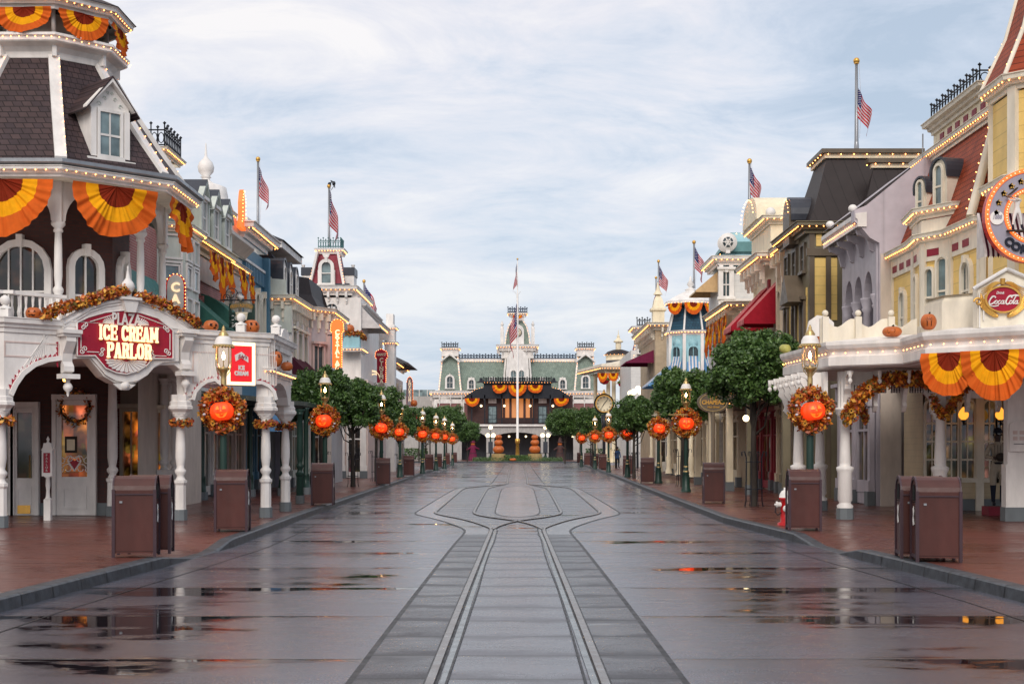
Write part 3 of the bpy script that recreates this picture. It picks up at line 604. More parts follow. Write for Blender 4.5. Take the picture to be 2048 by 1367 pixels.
def make_wreath(sd=3, a0=0):
    r = thing('autumn_wreath', 'x', 'wreath')
    path = [(.40*math.cos(a*PI/12), 0, .40*math.sin(a*PI/12)) for a in range(25)]
    garland('foliage', path, .165, 2100, .055, None, None, parent=r, seed=sd, flowers=5)
    for a, rr, m_ in ((70+sd*9, .05, 'pump'), (115, .045, 'pump'), (20, .045, 'pump'), (150, .05, 'pump'), (160, .035, 'fwh'), (-20, .04, 'fwh'), (-35, .035, 'fwh'), (190, .04, 'fwh')): MB(m_).ball((.4*math.cos(R(a)), -.16, .4*math.sin(R(a))), rr, 10, .8).build('gourd', r)
    p = MB('pumplit').ball((0, -.12, -.03), .275, 40, .86, 10, .10).build('pumpkin_lantern', r)
    MB('stem').tube([(0, -.12, .15), (.01, -.12, .2), (.03, -.13, .24)], .025, 6).build('stem', p)
    f = MB('pumpface')
    def face(poly):
        o_, i_ = [], []
        for x, z in poly:
            x, z = x*1.17, z*1.17; y = -math.sqrt(max(.0, 1-(x/.275)**2-(z/.236)**2))*.275
            o_.append((x, -.12+y-.012, z-.03)); i_.append((x, -.12+y*.8, z-.03))
        n = len(poly); f.add(o_+i_, [list(range(n))]+[(i, (i+1) % n, n+(i+1) % n, n+i) for i in range(n)])
    for s in (-1, 1): face([(s*.03, .03), (s*.105, .03), (s*.075, .095), (s*.045, .1)])
    face([(-.02, -.005), (.02, -.005), (0, .03)])
    up = [(-.12, -.03), (-.07, -.05), (-.035, -.052), (-.03, -.075), (.0, -.075), (.005, -.055), (.07, -.05), (.12, -.03)]; face(up+[(.085, -.095), (.04, -.125), (-.04, -.125), (-.085, -.095)])
    f.build('carved_face', p); return r
WRS = [make_wreath(3), make_wreath(8), make_wreath(15)]
ll = [(447, 30.6, 'behind the nearest left bins, lit against the parlour wall'), (650, 48.3, 'between the parlour and the round street tree'), (763, 64, 'half hidden under the tree crowns'), (800, 80, 'behind the fourth bin'), (845, 92, 'with its white dome clear of the trees'), (872, 104, 'low among the far left trees'), (889, 113, 'near the end of the left kerb'), (905, 137, 'farthest at the end of the left kerb')]
lr = [(1620, 30.4, 'nearest, in front of the white canopy'), (1372, 53, 'beside the oval hanging sign'), (1317, 66, 'second visible, half behind a clipped tree'), (1255, 80, 'half under a tree, behind two bins'), (1217, 97, 'in front of the street clock'), (1190, 112, 'low beyond the street clock'), (1163, 124, 'farthest on the right kerb')]
for side, lst in (('left', ll), ('right', lr)):
    for i, (px, D, d) in enumerate(lst):
        X = (px-CX)/FL*D
        sc0 = .94 if D < 31 else None
        place(LAMP, (X, D, .147), R(7*i), f'gas lamp, {side} pavement, {d}', 'gas lamps along both kerbs', sc0)
        wo = place(WRS[i % 3], (X, D-.12, 2.72 if sc0 is None else 2.58), R((-1)**i*6), f'pumpkin wreath on the {side} lamp {d}', 'pumpkin wreaths on the gas lamps', sc0 or 1+.05*math.sin(i*2.3+len(side))); wo.rotation_euler[1] = R(7*math.sin(i*1.9+len(side)))
# ---------------------------------------------------------------- street trees
def make_tree(seed, rx, zc, rz, n, leaf=.06, trunk=1.0, guard=True, boxy=4.0):
    rnd = random.Random(seed); r = thing('street_tree', 'x', 'tree'); tk = MB('twig')
    tk.tube([(0, 0, 0), (.015, .01, .8), (-.02, .0, 1.6), (.01, 0, zc-rz*.6)], .085, 9, .06); zf = zc-rz*.75
    for k in range(9):
        a = k*.7+rnd.random(); L = rx*rnd.uniform(.55, .85); z0 = 1.7+rnd.random()*(zf-1.5)*.8
        p = [(0, 0, z0), (L*.4*math.cos(a), L*.4*math.sin(a), z0+.18+rnd.random()*.2), (L*math.cos(a+.2), L*math.sin(a+.2), zc-rz*.3+rnd.random()*rz*.6)]; tk.tube(p, .035, 6, .012)
    tk.build('trunk', r); cr = MB('leaf')
    off = Vector((rnd.random()*50, rnd.random()*50, 0)); cl = []
    for k in range(150):
        d = Vector((rnd.gauss(0, 1), rnd.gauss(0, 1), rnd.gauss(0, .9))).normalized(); d /= (abs(d.x)**boxy+abs(d.y)**boxy+abs(d.z)**boxy)**(1/boxy)*(1.0 if boxy > 2 else 1); f = rnd.uniform(.62, .95)*(1+.30*noise.noise(d*2.1+off))*.93
        cl.append((Vector((d.x*rx*f, d.y*rx*f, d.z*rz*f*(1 if d.z > 0 else .8)+zc)), rnd.uniform(.13, .25)*rx))
    for k in range(40): cl.append((Vector((rnd.uniform(-.6, .6)*rx, rnd.uniform(-.6, .6)*rx, zc+rnd.uniform(-.5, .5)*rz)), .35*rx))
    for i in range(n):
        c, s_ = rnd.choice(cl); d = Vector((rnd.gauss(0, 1), rnd.gauss(0, 1), rnd.gauss(0, .8))).normalized()*s_*rnd.uniform(.55, 1.05)
        leaves(cr, [c+d], leaf, rnd)
    cr.build('crown', r)
    if guard:
        g = MB('iron')
        for k in range(8):
            a = k*PI/4; c, s_ = math.cos(a), math.sin(a); g.tube([(.25*c, .25*s_, 0), (.22*c, .22*s_, .15), (.21*c, .21*s_, 1.25), (.26*c, .26*s_, 1.42), (.34*c, .34*s_, 1.40), (.33*c, .33*s_, 1.30)], .011, 5)
        for z in (.45, 1.15): g.tube([(.215*math.cos(a*PI/8), .215*math.sin(a*PI/8), z) for a in range(17)], .012, 5)
        g.build('tree_guard', r)
    return r
TA = make_tree(1, 1.17, 3.48, 1.0, 36000, .055); TB = make_tree(2, 1.14, 3.42, 1.10, 26000, .065); TC = make_tree(5, 1.9, 4.2, 1.6, 15000, .10, guard=False, boxy=2.4)
def tr(proto, px, D, rz, label, s=1): place(proto, ((px-CX)/FL*D, D, .147), rz, label, 'clipped street trees', s)
tr(TA, 1508, 39.5, .3, 'large clipped tree in an iron guard, nearest on the right pavement', 1.08)
tr(TB, 642, 55, 0, 'dense clipped tree left of the bare-trunk gap, just behind the second left gas lamp', 1.06)
tr(TB, 706, 60, 2.1, 'street tree with bare dark trunk and guard right of the third left bin', 1.02); tr(TB, 752, 70, 4, 'clipped tree over the fourth left bin', 1.06)
tr(TB, 800, 84, 1, 'small clipped tree beside the narrow hanging column sign on the left', .92)
tr(TB, 1365, 60, 3, 'tall narrow clipped tree behind the right gas lamp with the crossbar', 1.12); tr(TB, 1268, 77, 5, 'clipped tree between the street clock and the blue tower', 1.0); tr(TB, 1186, 119, .7, 'clipped tree just left of the street clock post', 1.15); tr(TB, 1232, 118, 2.7, 'clipped tree just right of the street clock post', 1.1)
tr(TC, 852, 120, 0, 'spreading tree left of the far left lamps', .9); tr(TC, 893, 150, 1.4, 'broad loose tree at the left edge of the square', 1.1); tr(TC, 935, 162, 3, 'broad loose tree close to the station on the left', .85)
tr(TC, 1130, 150, 2.2, 'broad loose tree close to the station on the right', 1.05); tr(TC, 1182, 165, .4, 'loose tree behind the right lamps at the edge of the square', 1.0)
# ---------------------------------------------------------------- hydrant, clock, flags
x, y = GP(1571, 1050); r = thing('fire_hydrant', 'red fire hydrant with white caps beside the second right litter bin', 'fire hydrant', (x+.02, y+.1, .15)); x, y = r.location[:2]
MB('hred').lathe((x, y, .15), [(.17, 0), (.17, .05), (.11, .07), (.105, .52), (.14, .54), (.14, .58)], 16).build('barrel', r)
MB('white').lathe((x, y, .73), [(.135, 0), (.13, .06), (.09, .13), (.04, .16), (.04, .21)], 16).build('cap', r)
for dx in (-1, 1): MB('white').tube([(x+dx*.09, y, .58), (x+dx*.17, y, .58)], .055, 12).tube([(x+dx*.17, y, .58), (x+dx*.2, y, .58)], .07, 8).tube([(x+dx*.2, y, .58), (x+dx*.235, y, .58)], .025, 6).build('outlet_cap', r)
MB('white').tube([(x, y-.09, .5), (x, y-.19, .5)], .075, 12).build('outlet_cap', r)
MB('iron').tube([(x-.2, y, .54), (x-.22, y-.02, .42), (x-.17, y-.05, .36), (x-.1, y-.05, .42)], .012, 5).build('chain', r)
D = 112; x = (1208-CX)/FL*D; zc = CH+(HY-807)/FL*D; r = thing('street_clock', 'black post clock with lit cream roman face rising above the right-hand trees', 'clock', (x, D, .15))
MB('iron').lathe((x, D, .15), [(.3, 0), (.3, .5), (.2, .6), (.12, 1), (.1, 3.0), (.18, 3.3), (.25, zc-1.0)], 12).build('post', r)
fr = Fr((x, D), (1, 0)); c = MB('iron').tube([(x, D-.16, zc), (x, D+.16, zc)], .80, 32); c.m('gold').lathe((x, D, zc+.8), [(.2, 0), (.12, .1), (.05, .2), (.07, .26), (0, .36)], 8); c.build('case', r)
fc = MB('clockf').tube([(x, D-.19, zc), (x, D-.165, zc)], .68, 32); fc.m('gold').ring(fr, arc(0, zc, .69, 0, 345, 23), arc(0, zc, .61, 0, 345, 23), .17, .20); f = fc.build('dial', r)
mk = MB('iron')
for k in range(12):
    a = k*PI/6; c0, s0 = math.sin(a), math.cos(a)
    for o_ in (-.03, .03): mk.tube([(x+.46*c0+o_*s0, D-.2, zc+.46*s0-o_*c0), (x+.58*c0+o_*s0, D-.2, zc+.58*s0-o_*c0)], .014, 4)
mk.build('numeral', f); hd = MB('iron')
for a, L in ((R(38), .52), (R(212), .42)): hd.tube([(x-.06*math.sin(a), D-.215, zc-.06*math.cos(a)), (x+L*math.sin(a), D-.215, zc+L*math.cos(a))], .03, 4, .012)
hd.build('hand', f)
def flag(px, D, py, L, label, seed=0, s=1, wave=.4):      # limp flag of hoist L hanging from the pole at column px, top at row py
    x0 = (px-CX)/FL*D; z0 = CH+(HY-py)/FL*D; rnd = random.Random(seed); ph = rnd.random()*6; nx, ny = 22, 26; L *= 1.04; W = L*1.7; mb = MB('fred', 'fwh', 'fbl'); vs = []
    for j in range(ny+1):
        for i in range(nx+1):
            u, v = i/nx, j/ny; a = u*W; fold = math.sin(7*u+2.2*v+ph)
            vs.append((x0+s*(.03+a*(wave+.06)+.10*L*fold*u**.5*(.4+v)), D+.16*L*math.sin(9*u+1.5*v+ph)*u**.5, z0-v*L*(1-.12*u)-a*(1-wave)*.66-.03*L*math.cos(6*u)*u))
    mb.smooth = True; mb.v = vs
    L = L
    for j in range(ny):
        for i in range(nx):
            mb.f.append([j*(nx+1)+i, j*(nx+1)+i+1, (j+1)*(nx+1)+i+1, (j+1)*(nx+1)+i]); st = j//2
            mb.mi.append(2 if (i < nx*.4 and st < 7) else st % 2); mb.sm.append(True)
    k0 = len(mb.f); st_ = []
    mb.smooth = False; mb.cur = 1
    for j in range(1, 13, 2):
        for i in range(1, 8, 2):
            a = Vector(vs[j*(nx+1)+i]); e = L*.018
            for sg in (-1, 1):
                c = a+Vector((0, sg*.006, 0)); mb.add([c+Vector((e*math.cos(q*PI*2/5+PI/2), 0, e*math.sin(q*PI*2/5+PI/2))) for q in range(5)], [(0, 1, 2, 3, 4)])
    return tag(mb.build('flag', None, None, (x0, D, z0)), label, 'flag', 'flags on the roof poles')
def pole(px, D, py0, py1, label, r=.05, fin='gold', mat='steel'):
    x = (px-CX)/FL*D; z0 = CH+(HY-py1)/FL*D; z1 = CH+(HY-py0)/FL*D; o = thing('flagpole', label, 'flagpole', (x, D, z0), 'roof flagpoles')
    MB(mat).lathe((x, D, z0), [(r*1.3, 0), (r, .3), (r*.7, z1-z0-.1)], 10).build('pole', o); MB(fin).ball((x, D, z1), r*1.6, 10).lathe((x, D, z1-.1), [(r*1.2, 0), (r*1.2, .05)], 8).build('finial', o)
    MB('fwh').tube([(x+r*1.2, D-.02, z1-.1), (x+r*2.2, D-.02, (z0+z1)/2), (x+r*1.4, D-.02, z0+.4)], .006, 4).build('halyard', o); return o
# ---------------------------------------------------------------- the ice cream parlour (left foreground)
S2 = math.sqrt(.5)
PC = (-11.7, 35.5)
def octo(c, a, rot=0): s = a/math.cos(PI/8); return [(c[0]+s*math.cos(R(22.5+45*i+rot)), c[1]+s*math.sin(R(22.5+45*i+rot))) for i in range(8)]
def cw(p): return p[::-1]          # travel clockwise so that 'right of travel' is inward; side=-1 is outward
PL = thing('ice_cream_parlour', 'white and red brick ice cream parlour with octagonal balcony tower and brown shingle roof', 'building', (-11.7, 35.5, .15))
def face(c, a, k):      # k = 0 front (-Y), 1 front right, 2 right (+X), -1 front left
    t = R(-90+45*k); n = Vector((math.cos(t), math.sin(t))); return Fr(Vector(c)+n*a, (-n.y, n.x), n)
faces = {k: face(PC, 0, k) for k in range(-2, 5)}
OB = octo(PC, 1.8)
MB('brickd').sweep(OB, [(0, 4.3), (0, 7.95)], True).build('upper_wall', PL)
MB('white').slab(octo(PC, 2.9), 4.30, 4.42).build('balcony_floor', PL); MB('white2').slab(octo(PC, 3.2), 7.93, 7.99).build('soffit', PL)
for k in range(-1, 3):
    fr = face(PC, 1.8, k)
    if k in (0,): window(PL, fr, -.05, 4.5, 1.15, 2.05, True, 'white', 'glassd', .16, .14, rows=2, cols=4, name='balcony_door', sill=False)
    else: window(PL, fr, 0, 4.55, .62, 1.85, True, 'white', 'glassd', .16, .14, rows=2, cols=2)
# balcony columns and arch braces
OC = octo(PC, 2.57)
for i, (x, y) in enumerate(OC):
    c = MB('white'); c.lathe((x, y, 4.42), [(.15, 0), (.15, .55)], 4) if False else c.box(Fr((x, y), (1, 0)), -.13, .13, 4.42, 5.25, -.13, .13)
    c.lathe((x, y, 5.25), [(.12, 0), (.085, .06), (.12, .14), (.12, .2), (.075, .27), (.095, .5), (.088, 1.2), (.075, 1.5), (.11, 1.52), (.11, 1.56), (.09, 1.6), (.16, 1.68), (.16, 1.74)], 14)
    c.box(Fr((x, y), (1, 0)), -.11, .11, 6.99, 7.95, -.11, .11); c.build('balcony_column', PL)
for k in range(-1, 4):
    fr = face(PC, 2.57, k); s = 2.57*.8284/2
    for sg in (-1, 1):
        pl = [(sg*(s-.08), 6.95), (sg*(s-.08), 7.93), (sg*(s-.95), 7.93)]+[(sg*(s-.95+.80*math.sin(R(a))), 7.78-.75*(1-math.cos(R(a)))) for a in range(0, 91, 10)]
        MB('white').prism(fr, pl, -.06, .06).build('arch_brace', PL)
    MB('white').box(fr, -s+.1, s-.1, 7.72, 7.93, -.05, .07).build('frieze', PL)
# eave, roof, hips
E = octo(PC, 3.22)
cornice(PL, E, 8.14, .28, .22, 'white', 1, True, True, .2, .026, 'bulb', 'eave_cornice')
MB('steel').sweep(E, [(.20, 8.14), (.34, 8.2), (.34, 8.28), (0, 8.31)], True).build('gutter', PL)
MB('shb').sweep(octo(PC, 0.0001), [(3.25, 8.30), (2.5, 9.35), (1.95, 10.2), (1.437, 11.12)], True).build('roof', PL)
for i in range(8):
    c = Vector(OC[i])-Vector(PC); d = c.normalized(); q = 1/math.cos(PI/8)
    pp = [(3.22*q, 8.33), (2.5*q, 9.37), (1.95*q, 10.22), (1.437*q, 11.12)]; t = Vector((-d.y, d.x)); mb = MB('white')
    fr = Fr(PC, t, d); vs = []
    for a, z in pp: vs += [fr.p(-.13, z-.05, a-.04), fr.p(-.13, z+.05, a+.035), fr.p(.13, z+.05, a+.035), fr.p(.13, z-.05, a-.04)]
    mb.add(vs, [(j*4+e, j*4+e+1, j*4+e+5, j*4+e+4) for j in range(3) for e in range(3)]+[(0, 1, 2, 3)]); mb.build('hip_trim', PL)
    bulbs(PL, [fr.p(.11, z+.06, a+.06) for a, z in pp], .24, .024)
O2 = octo(PC, 1.437)
MB('white').sweep(O2, [(0, 11.08), (.02, 11.12), (.03, 11.25), (.12, 11.36), (.30, 11.42), (.33, 11.45), (.33, 11.52), (.38, 11.56), (.38, 11.62), (0, 11.66)], True).build('belvedere_cornice', PL)
for i in range(8):
    d = (Vector(O2[i])-Vector(PC)).normalized(); fr = Fr(PC, (-d.y, d.x), d); MB('white').box(fr, -.05, .05, 11.12, 11.4, 1.5, 1.72).build('bracket', PL)
q2 = offpath(O2, .42, 1, True); bulbs(PL, [(x, y, 11.5) for x, y in q2+[q2[0]]], .17, .024)
for x, y in octo(PC, 1.3): MB('white').lathe((x, y, 11.62), [(.06, 0), (.05, .1), (.05, .8)], 8).build('belvedere_post', PL)
MB('taupe').slab(octo(PC, 1.0), 11.6, 12.3).build('belvedere_core', PL)
O3 = octo(PC, 1.60); cornice(PL, O3, 12.52, .34, .30, 'white', 1, True, True, .17, .024, 'bulb', 'top_cornice')
MB('shb').sweep(octo(PC, 0.0001), [(1.97, 12.52), (1.5, 12.75), (.2, 13.9)], True).build('top_roof', PL)
for k in (-1, 0, 1, 2):
    fr = face(PC, 1.66, k); bunting(fr, 0, 12.22, 1.30, .62, ['orange, yellow and maroon bunting on the belvedere, cut by the left photo edge', 'bunting on the belvedere, left of the two whole ones', 'bunting on the belvedere above the dormer', 'narrow side bunting at the right corner of the belvedere'][k+1], 'buntings on the belvedere', .12, k+3)
    fr = face(PC, 3.32, k); bunting(fr, 0 if k != 2 else -.05, 7.86, 2.15 if k > 0 else 2.35, 1.22, ['bunting under the balcony eave beyond the left edge', 'large bunting under the balcony eave at the left photo edge', 'large whole bunting under the eave below the dormer', 'side bunting at the right corner of the parlour eave'][k+1], 'buntings under the parlour eave', .0, k+13, 72)
# dormer on the front right face
fr = face(PC, 3.0, 1); d = MB('white')
d.box(fr, -.62, .62, 8.42, 8.52, -.1, .12); d.prism(fr, [(-.50, 8.52), (.50, 8.52), (.50, 9.72), (-.50, 9.72)], -1.3, .0)
d.prism(fr, [(-.5, 9.7), (.5, 9.7), (.5, 9.78), (0, 10.32), (-.5, 9.78)], -1.3, .01)
for s in (-1, 1): d.prism(fr, [(s*.66, 9.62), (s*.66, 9.70), (0, 10.44), (0, 10.33)], -.02, .16); d.box(fr, min(s*.36, s*.5), max(s*.36, s*.5), 8.52, 9.7, .003, .06)
dm = d.build('dormer', PL); window(PL, fr, 0, 8.62, .52, 1.0, False, 'white', 'curt', .07, .06, False, False, 2)
for s in (-1, 1):
    MB('shb').add([fr.p(s*.70, 9.60, .17), fr.p(s*.70, 9.60, -1.6), fr.p(0, 10.47, -1.6), fr.p(0, 10.47, .17), fr.p(s*.70, 9.56, .17), fr.p(s*.70, 9.56, -1.6), fr.p(0, 10.42, -1.6), fr.p(0, 10.42, .17)], [(0, 1, 2, 3), (4, 5, 6, 7), (0, 3, 7, 4), (0, 1, 5, 4)]).build('roof', dm)
mb = MB('greyg')
for s in (-1, 1):
    for (cx_, cz_, r_) in ((.27, 9.80, .06), (.13, 9.95, .05), (.05, 10.08, .04)): mb.tube([fr.p(s*(cx_+r_*math.cos(a*.6)*(1-a*.07)), cz_+r_*math.sin(a*.6)*(1-a*.07), .02) for a in range(10)], .012, 5)
mb.build('scrollwork', dm)
# street level: brick core, doors, windows
core = [(-22, 34.2), (-9.86, 34.2), (-9.5, 35.6), (-9.45, 38.2), (-9.45, 42.5)]
MB('brickd').sweep(core[:2]+[(-9.86, 34.9)], [(0, .15), (0, 4.3)], False).build('street_wall', PL)
MB('footing').sweep(core[:2]+[(-9.86, 34.9)], [(.03, .15), (.03, .45), (0, .45)]).build('plinth', PL)
MB('white').slab([(-22, 29.1), (-10.5, 29.1), (-7.7, 31.95), (-6.0, 33.15), (-6.0, 36.4), (-8.2, 40), (-22, 42)], 3.72, 3.80).build('ceiling', PL)
fr = Fr((0, 34.2), (1, 0))
def pdoor(px0, px1, pt, name='door', lit='glassd', kick=True, heart=False):
    u0, u1 = fr.u(px0), fr.u(px1); zt = fr.z(px0, pt); mb = MB('white'); w_ = u1-u0
    mb.ring(fr, [(u0, .16), (u1, .16), (u1, zt), (u0, zt)], [(u0+.14*w_, 1.05), (u1-.14*w_, 1.05), (u1-.14*w_, zt-.12), (u0+.14*w_, zt-.12)], .0, .08)
    mb.ring(fr, rect((u0+u1)/2, .3, w_*.7, .55), rect((u0+u1)/2, .36, w_*.56, .42), .08, .10); mb.box(fr, u0-.1, u0-.003, .16, zt+.14, 0, .13); mb.box(fr, u1+.003, u1+.1, .16, zt+.14, 0, .13); mb.box(fr, u0-.099, u1+.099, zt+.003, zt+.135, 0, .16)
    o = mb.build(name, PL); MB(lit).box(fr, u0+.14*w_, u1-.14*w_, 1.05, zt-.12, .0, .03).build('pane', o)
    if kick: MB('gold').box(fr, u0+.1, u1-.1, .2, .4, .10, .12).build('kick_plate', o); MB('brass').tube([fr.p(u1-.1, 1.05, .14), fr.p(u1-.1, 1.6, .14)], .02, 6).build('handle', o)
    if heart:
        s = MB('white'); c = (u0+u1)/2; b = 1.12
        for sg in (-1, 1):
            for (ox, oz, rr) in ((.16, .16, .12), (.30, .34, .10), (.32, .12, .08), (.12, .38, .09)): s.tube([fr.p(c+sg*(ox+rr*math.cos(a*.55)*(1-a*.05)), b+oz+rr*math.sin(a*.55)*(1-a*.05), .06) for a in range(12)], .013, 5)
            s.tube([fr.p(c, b+.1, .06), fr.p(c+sg*.16, b+.34, .06), fr.p(c+sg*.1, b+.47, .06), fr.p(c, b+.4, .06)], .02, 5)
        s.box(fr, u0+.15*w_, u1-.15*w_, b-.07, b-.04, .04, .07); s.build('scrollwork', o)
        MB('crim').prism(fr, [(c, b+.08), (c+.14, b+.30), (c+.08, b+.4), (c, b+.34), (c-.08, b+.4), (c-.14, b+.30)], .035, .045).build('heart', o)
    return o
pdoor(30, 72, 815); pdoor(-20, 24, 815); dw = pdoor(115, 186, 800, 'display_window', 'glassp', False, True)
o = MB('twig').box(fr, fr.u(131), fr.u(155), fr.z(131, 905), fr.z(131, 872), .035, .05); o.m('cream').box(fr, fr.u(135), fr.u(151), fr.z(135, 900), fr.z(135, 878), .05, .055); o.build('picture', dw)
garland('wreath', [(fr.p(fr.u(153), 0, .05)[0]+.36*math.cos(a*.6), 34.1, 2.75+.36*math.sin(a*.6)) for a in range(12)], .12, 300, .05, 'dark leaf wreath hanging inside the display window under the balcony', 'wreath', None, None, (-10.6, 34.1, 2.4), 9)
for px0, px1, D in ((243, 285, 35.6), (292, 330, 36.6)):
    f2 = Fr((0, D), (1, -.10)); u0, u1 = f2.u(px0), f2.u(px1); window(PL, f2, (u0+u1)/2, .95, u1-u0-.16, 1.75, False, 'white2', 'glassp', .09, .12, True, False, 1, True, 2, 'display_window'); MB('taupe').box(f2, u0-.04, u1+.04, .15, 4.3, -.3, -.02).build('street_wall', PL)
MB('taupe').sweep(core[2:], [(0, .15), (0, 4.3)], False, 0, 1).build('side_wall', PL)
turned(PL, (225-CX)/FL*33.9, 33.9, .15, 3.7, .12, 'white', True)
for px, D in ((328, 37.5), (350, 37.5)): turned(PL, (px-CX)/FL*D, D, 1.2, 3.6, .12, 'white', False)
MB('white').box(Fr((0, 37.5), (1, 0)), (318-CX)/FL*37.5, (362-CX)/FL*37.5, .15, 1.2, -.3, .25).build('pedestal', PL)
# arcade wall over the pavement
A_, B_, C_, D_, E_ = (-22, 28.8), (-10.4, 28.8), (-7.46, 31.8), (-5.78, 33.0), (-5.80, 36.4)
bc = Fr(B_, Vector(C_)-Vector(B_)); cd = Fr(C_, Vector(D_)-Vector(C_)); de = Fr(D_, Vector(E_)-Vector(D_)); ab = Fr(A_, (1, 0))
Lb, Lc, Ld = (Vector(C_)-Vector(B_)).length, (Vector(D_)-Vector(C_)).length, (Vector(E_)-Vector(D_)).length
def poly(fr, pts, d=0): return [fr.uz(x, y, d) for x, y in pts]
bot = poly(bc, [(24, 792), (34, 770), (48, 750), (70, 733), (95, 724), (116, 721), (150, 717), (175, 717), (187, 731), (205, 753), (226, 765), (248, 769), (270, 765), (289, 752), (304, 736), (318, 730), (345, 729), (357, 738), (366, 752), (371, 772), (372, 792)])
ZP = 4.30
MB('white').prism(bc, [(0, ZP), (0, bot[0][1])]+bot+[(Lb, bot[-1][1]), (Lb, ZP)], -.28, 0).build('arcade_wall', PL)
botc = poly(cd, [(388, 800), (392, 785), (402, 773), (414, 765), (428, 762), (438, 770), (441, 771), (505, 771), (510, 768), (522, 768), (535, 774), (544, 784), (548, 800)])
MB('white').prism(cd, [(0, ZP), (0, botc[0][1])]+botc+[(Lc, botc[-1][1]), (Lc, ZP)], -.28, 0).build('arcade_wall', PL)
MB('white').prism(de, [(0, ZP), (0, 2.85), (.5, 2.85)]+arc(Ld/2, 2.85, Ld/2-.5, 180, 0, 8, .5)+[(Ld, 2.85), (Ld, ZP)], -.28, 0).build('arcade_wall', PL)
MB('white').box(ab, 0, 11.6, 2.75, ZP, -.28, 0).build('arcade_wall', PL)
cornice(PL, [A_, B_, C_, D_, E_, (-8, 37.2)], ZP+.12, .16, .3, 'white', 1, False, False, name='parapet_cornice')
# archivolts, fluted spandrels with red scallops
def strip(fr, pts, w_, d0, d1, mat, name):      # band following a polyline of the wall, width w_ upward
    mb = MB(mat); P2 = [Vector(p) for p in pts]; out = []
    for i, p in enumerate(P2):
        t = (P2[min(i+1, len(P2)-1)]-P2[max(0, i-1)]).normalized(); nn = Vector((-t.y, t.x)); nn = nn if nn.y > 0 or abs(nn.y) < .01 else -nn; out.append(p+nn*w_)
    vs = [fr.p(p[0], p[1], d) for d in (d0, d1) for q in (P2, out) for p in q]; n = len(P2)
    mb.add(vs, [(2*n+i, 2*n+i+1, 3*n+i+1, 3*n+i) for i in range(n-1)]+[(i, i+1, 2*n+i+1, 2*n+i) for i in range(n-1)]+[(n+i, n+i+1, 3*n+i+1, 3*n+i) for i in range(n-1)]+[(0, n, 3*n, 2*n)]); return mb.build(name, PL)
strip(bc, bot, .10, 0, .06, 'white', 'archivolt'); strip(cd, botc, .08, 0, .05, 'white', 'archivolt')
def scallops(fr, pts, step, w_, d=.012):
    mb = MB('crim'); P2 = [Vector(p) for p in pts]; T = sum((b-a).length for a, b in zip(P2, P2[1:])); n = max(2, int(T/step))
    def at(t):
        for a, b in zip(P2, P2[1:]):
            L = (b-a).length
            if t <= L: return a+(b-a)*(t/L), (b-a).normalized()
            t -= L
        return P2[-1], (P2[-1]-P2[-2]).normalized()
    for i in range(n):
        a, t = at(T*i/n); b, _ = at(T*(i+1)/n*.999); m, t = at(T*(i+.9)/n); nn = Vector((-t.y, t.x)); nn = nn if nn.y > 0 or (abs(nn.y) < .2) else -nn
        mb.prism(fr, [tuple(a), tuple(b), tuple(m+nn*w_), tuple(a+nn*w_*.35)], d-.01, d)
    return mb.build('scallop_trim', PL)
scallops(bc, poly(bc, [(20, 790), (27, 768), (42, 747), (66, 729), (92, 719), (113, 716)]), .10, .10); scallops(bc, poly(bc, [(375, 792), (373, 765), (369, 748)]), .10, .07)
scallops(cd, poly(cd, [(386, 800), (389, 783), (400, 768), (414, 760), (427, 756)]), .09, .07); scallops(cd, poly(cd, [(514, 762), (526, 763), (540, 770), (550, 783)]), .09, .07)
fl = MB('white')
for i in range(14):
    t = i/13; x0, y0 = 112, 650; a = poly(bc, [(108-2*i, 652+1*i), (24+6.3*i, 785-70*(i/13)**.55)]); fl.tube([bc.p(a[0][0], a[0][1], .004), bc.p(a[1][0], a[1][1]+.12, .004)], .011, 5)
for i in range(12):
    a = poly(cd, [(437-3.6*i, 676), (430-3*i, 752+i*2)]); fl.tube([cd.p(a[0][0], a[0][1], .004), cd.p(a[1][0], a[1][1], .004)], .010, 5)
for i in range(12):
    a = poly(cd, [(512+3.4*i, 676), (514+3*i, 752+i*1.8)]); fl.tube([cd.p(a[0][0], a[0][1], .004), cd.p(a[1][0], a[1][1], .004)], .010, 5)
fl.build('fluting', PL)
for fr_, px0, px1 in ((bc, 8, 118), (cd, 385, 439), (cd, 507, 553)):
    a, b = fr_.u(px0), fr_.u(px1); z0 = ZP-.36; zl = 3.62 if fr_ is bc else 3.22; MB('pink').ring(fr_, [(a, zl), (b, zl), (b, z0), (a, z0)], [(a+.03, zl+.03), (b-.03, zl+.03), (b-.03, z0-.03), (a+.03, z0-.03)], 0, .012).build('panel_trim', PL)
scallops(bc, [(bc.u(116), 3.45), (bc.u(116), 3.98)], .09, .05); scallops(cd, [(cd.u(437), 3.3), (cd.u(437), 3.9)], .09, .04); scallops(cd, [(cd.u(509), 3.3), (cd.u(509), 3.9)], .09, .04)
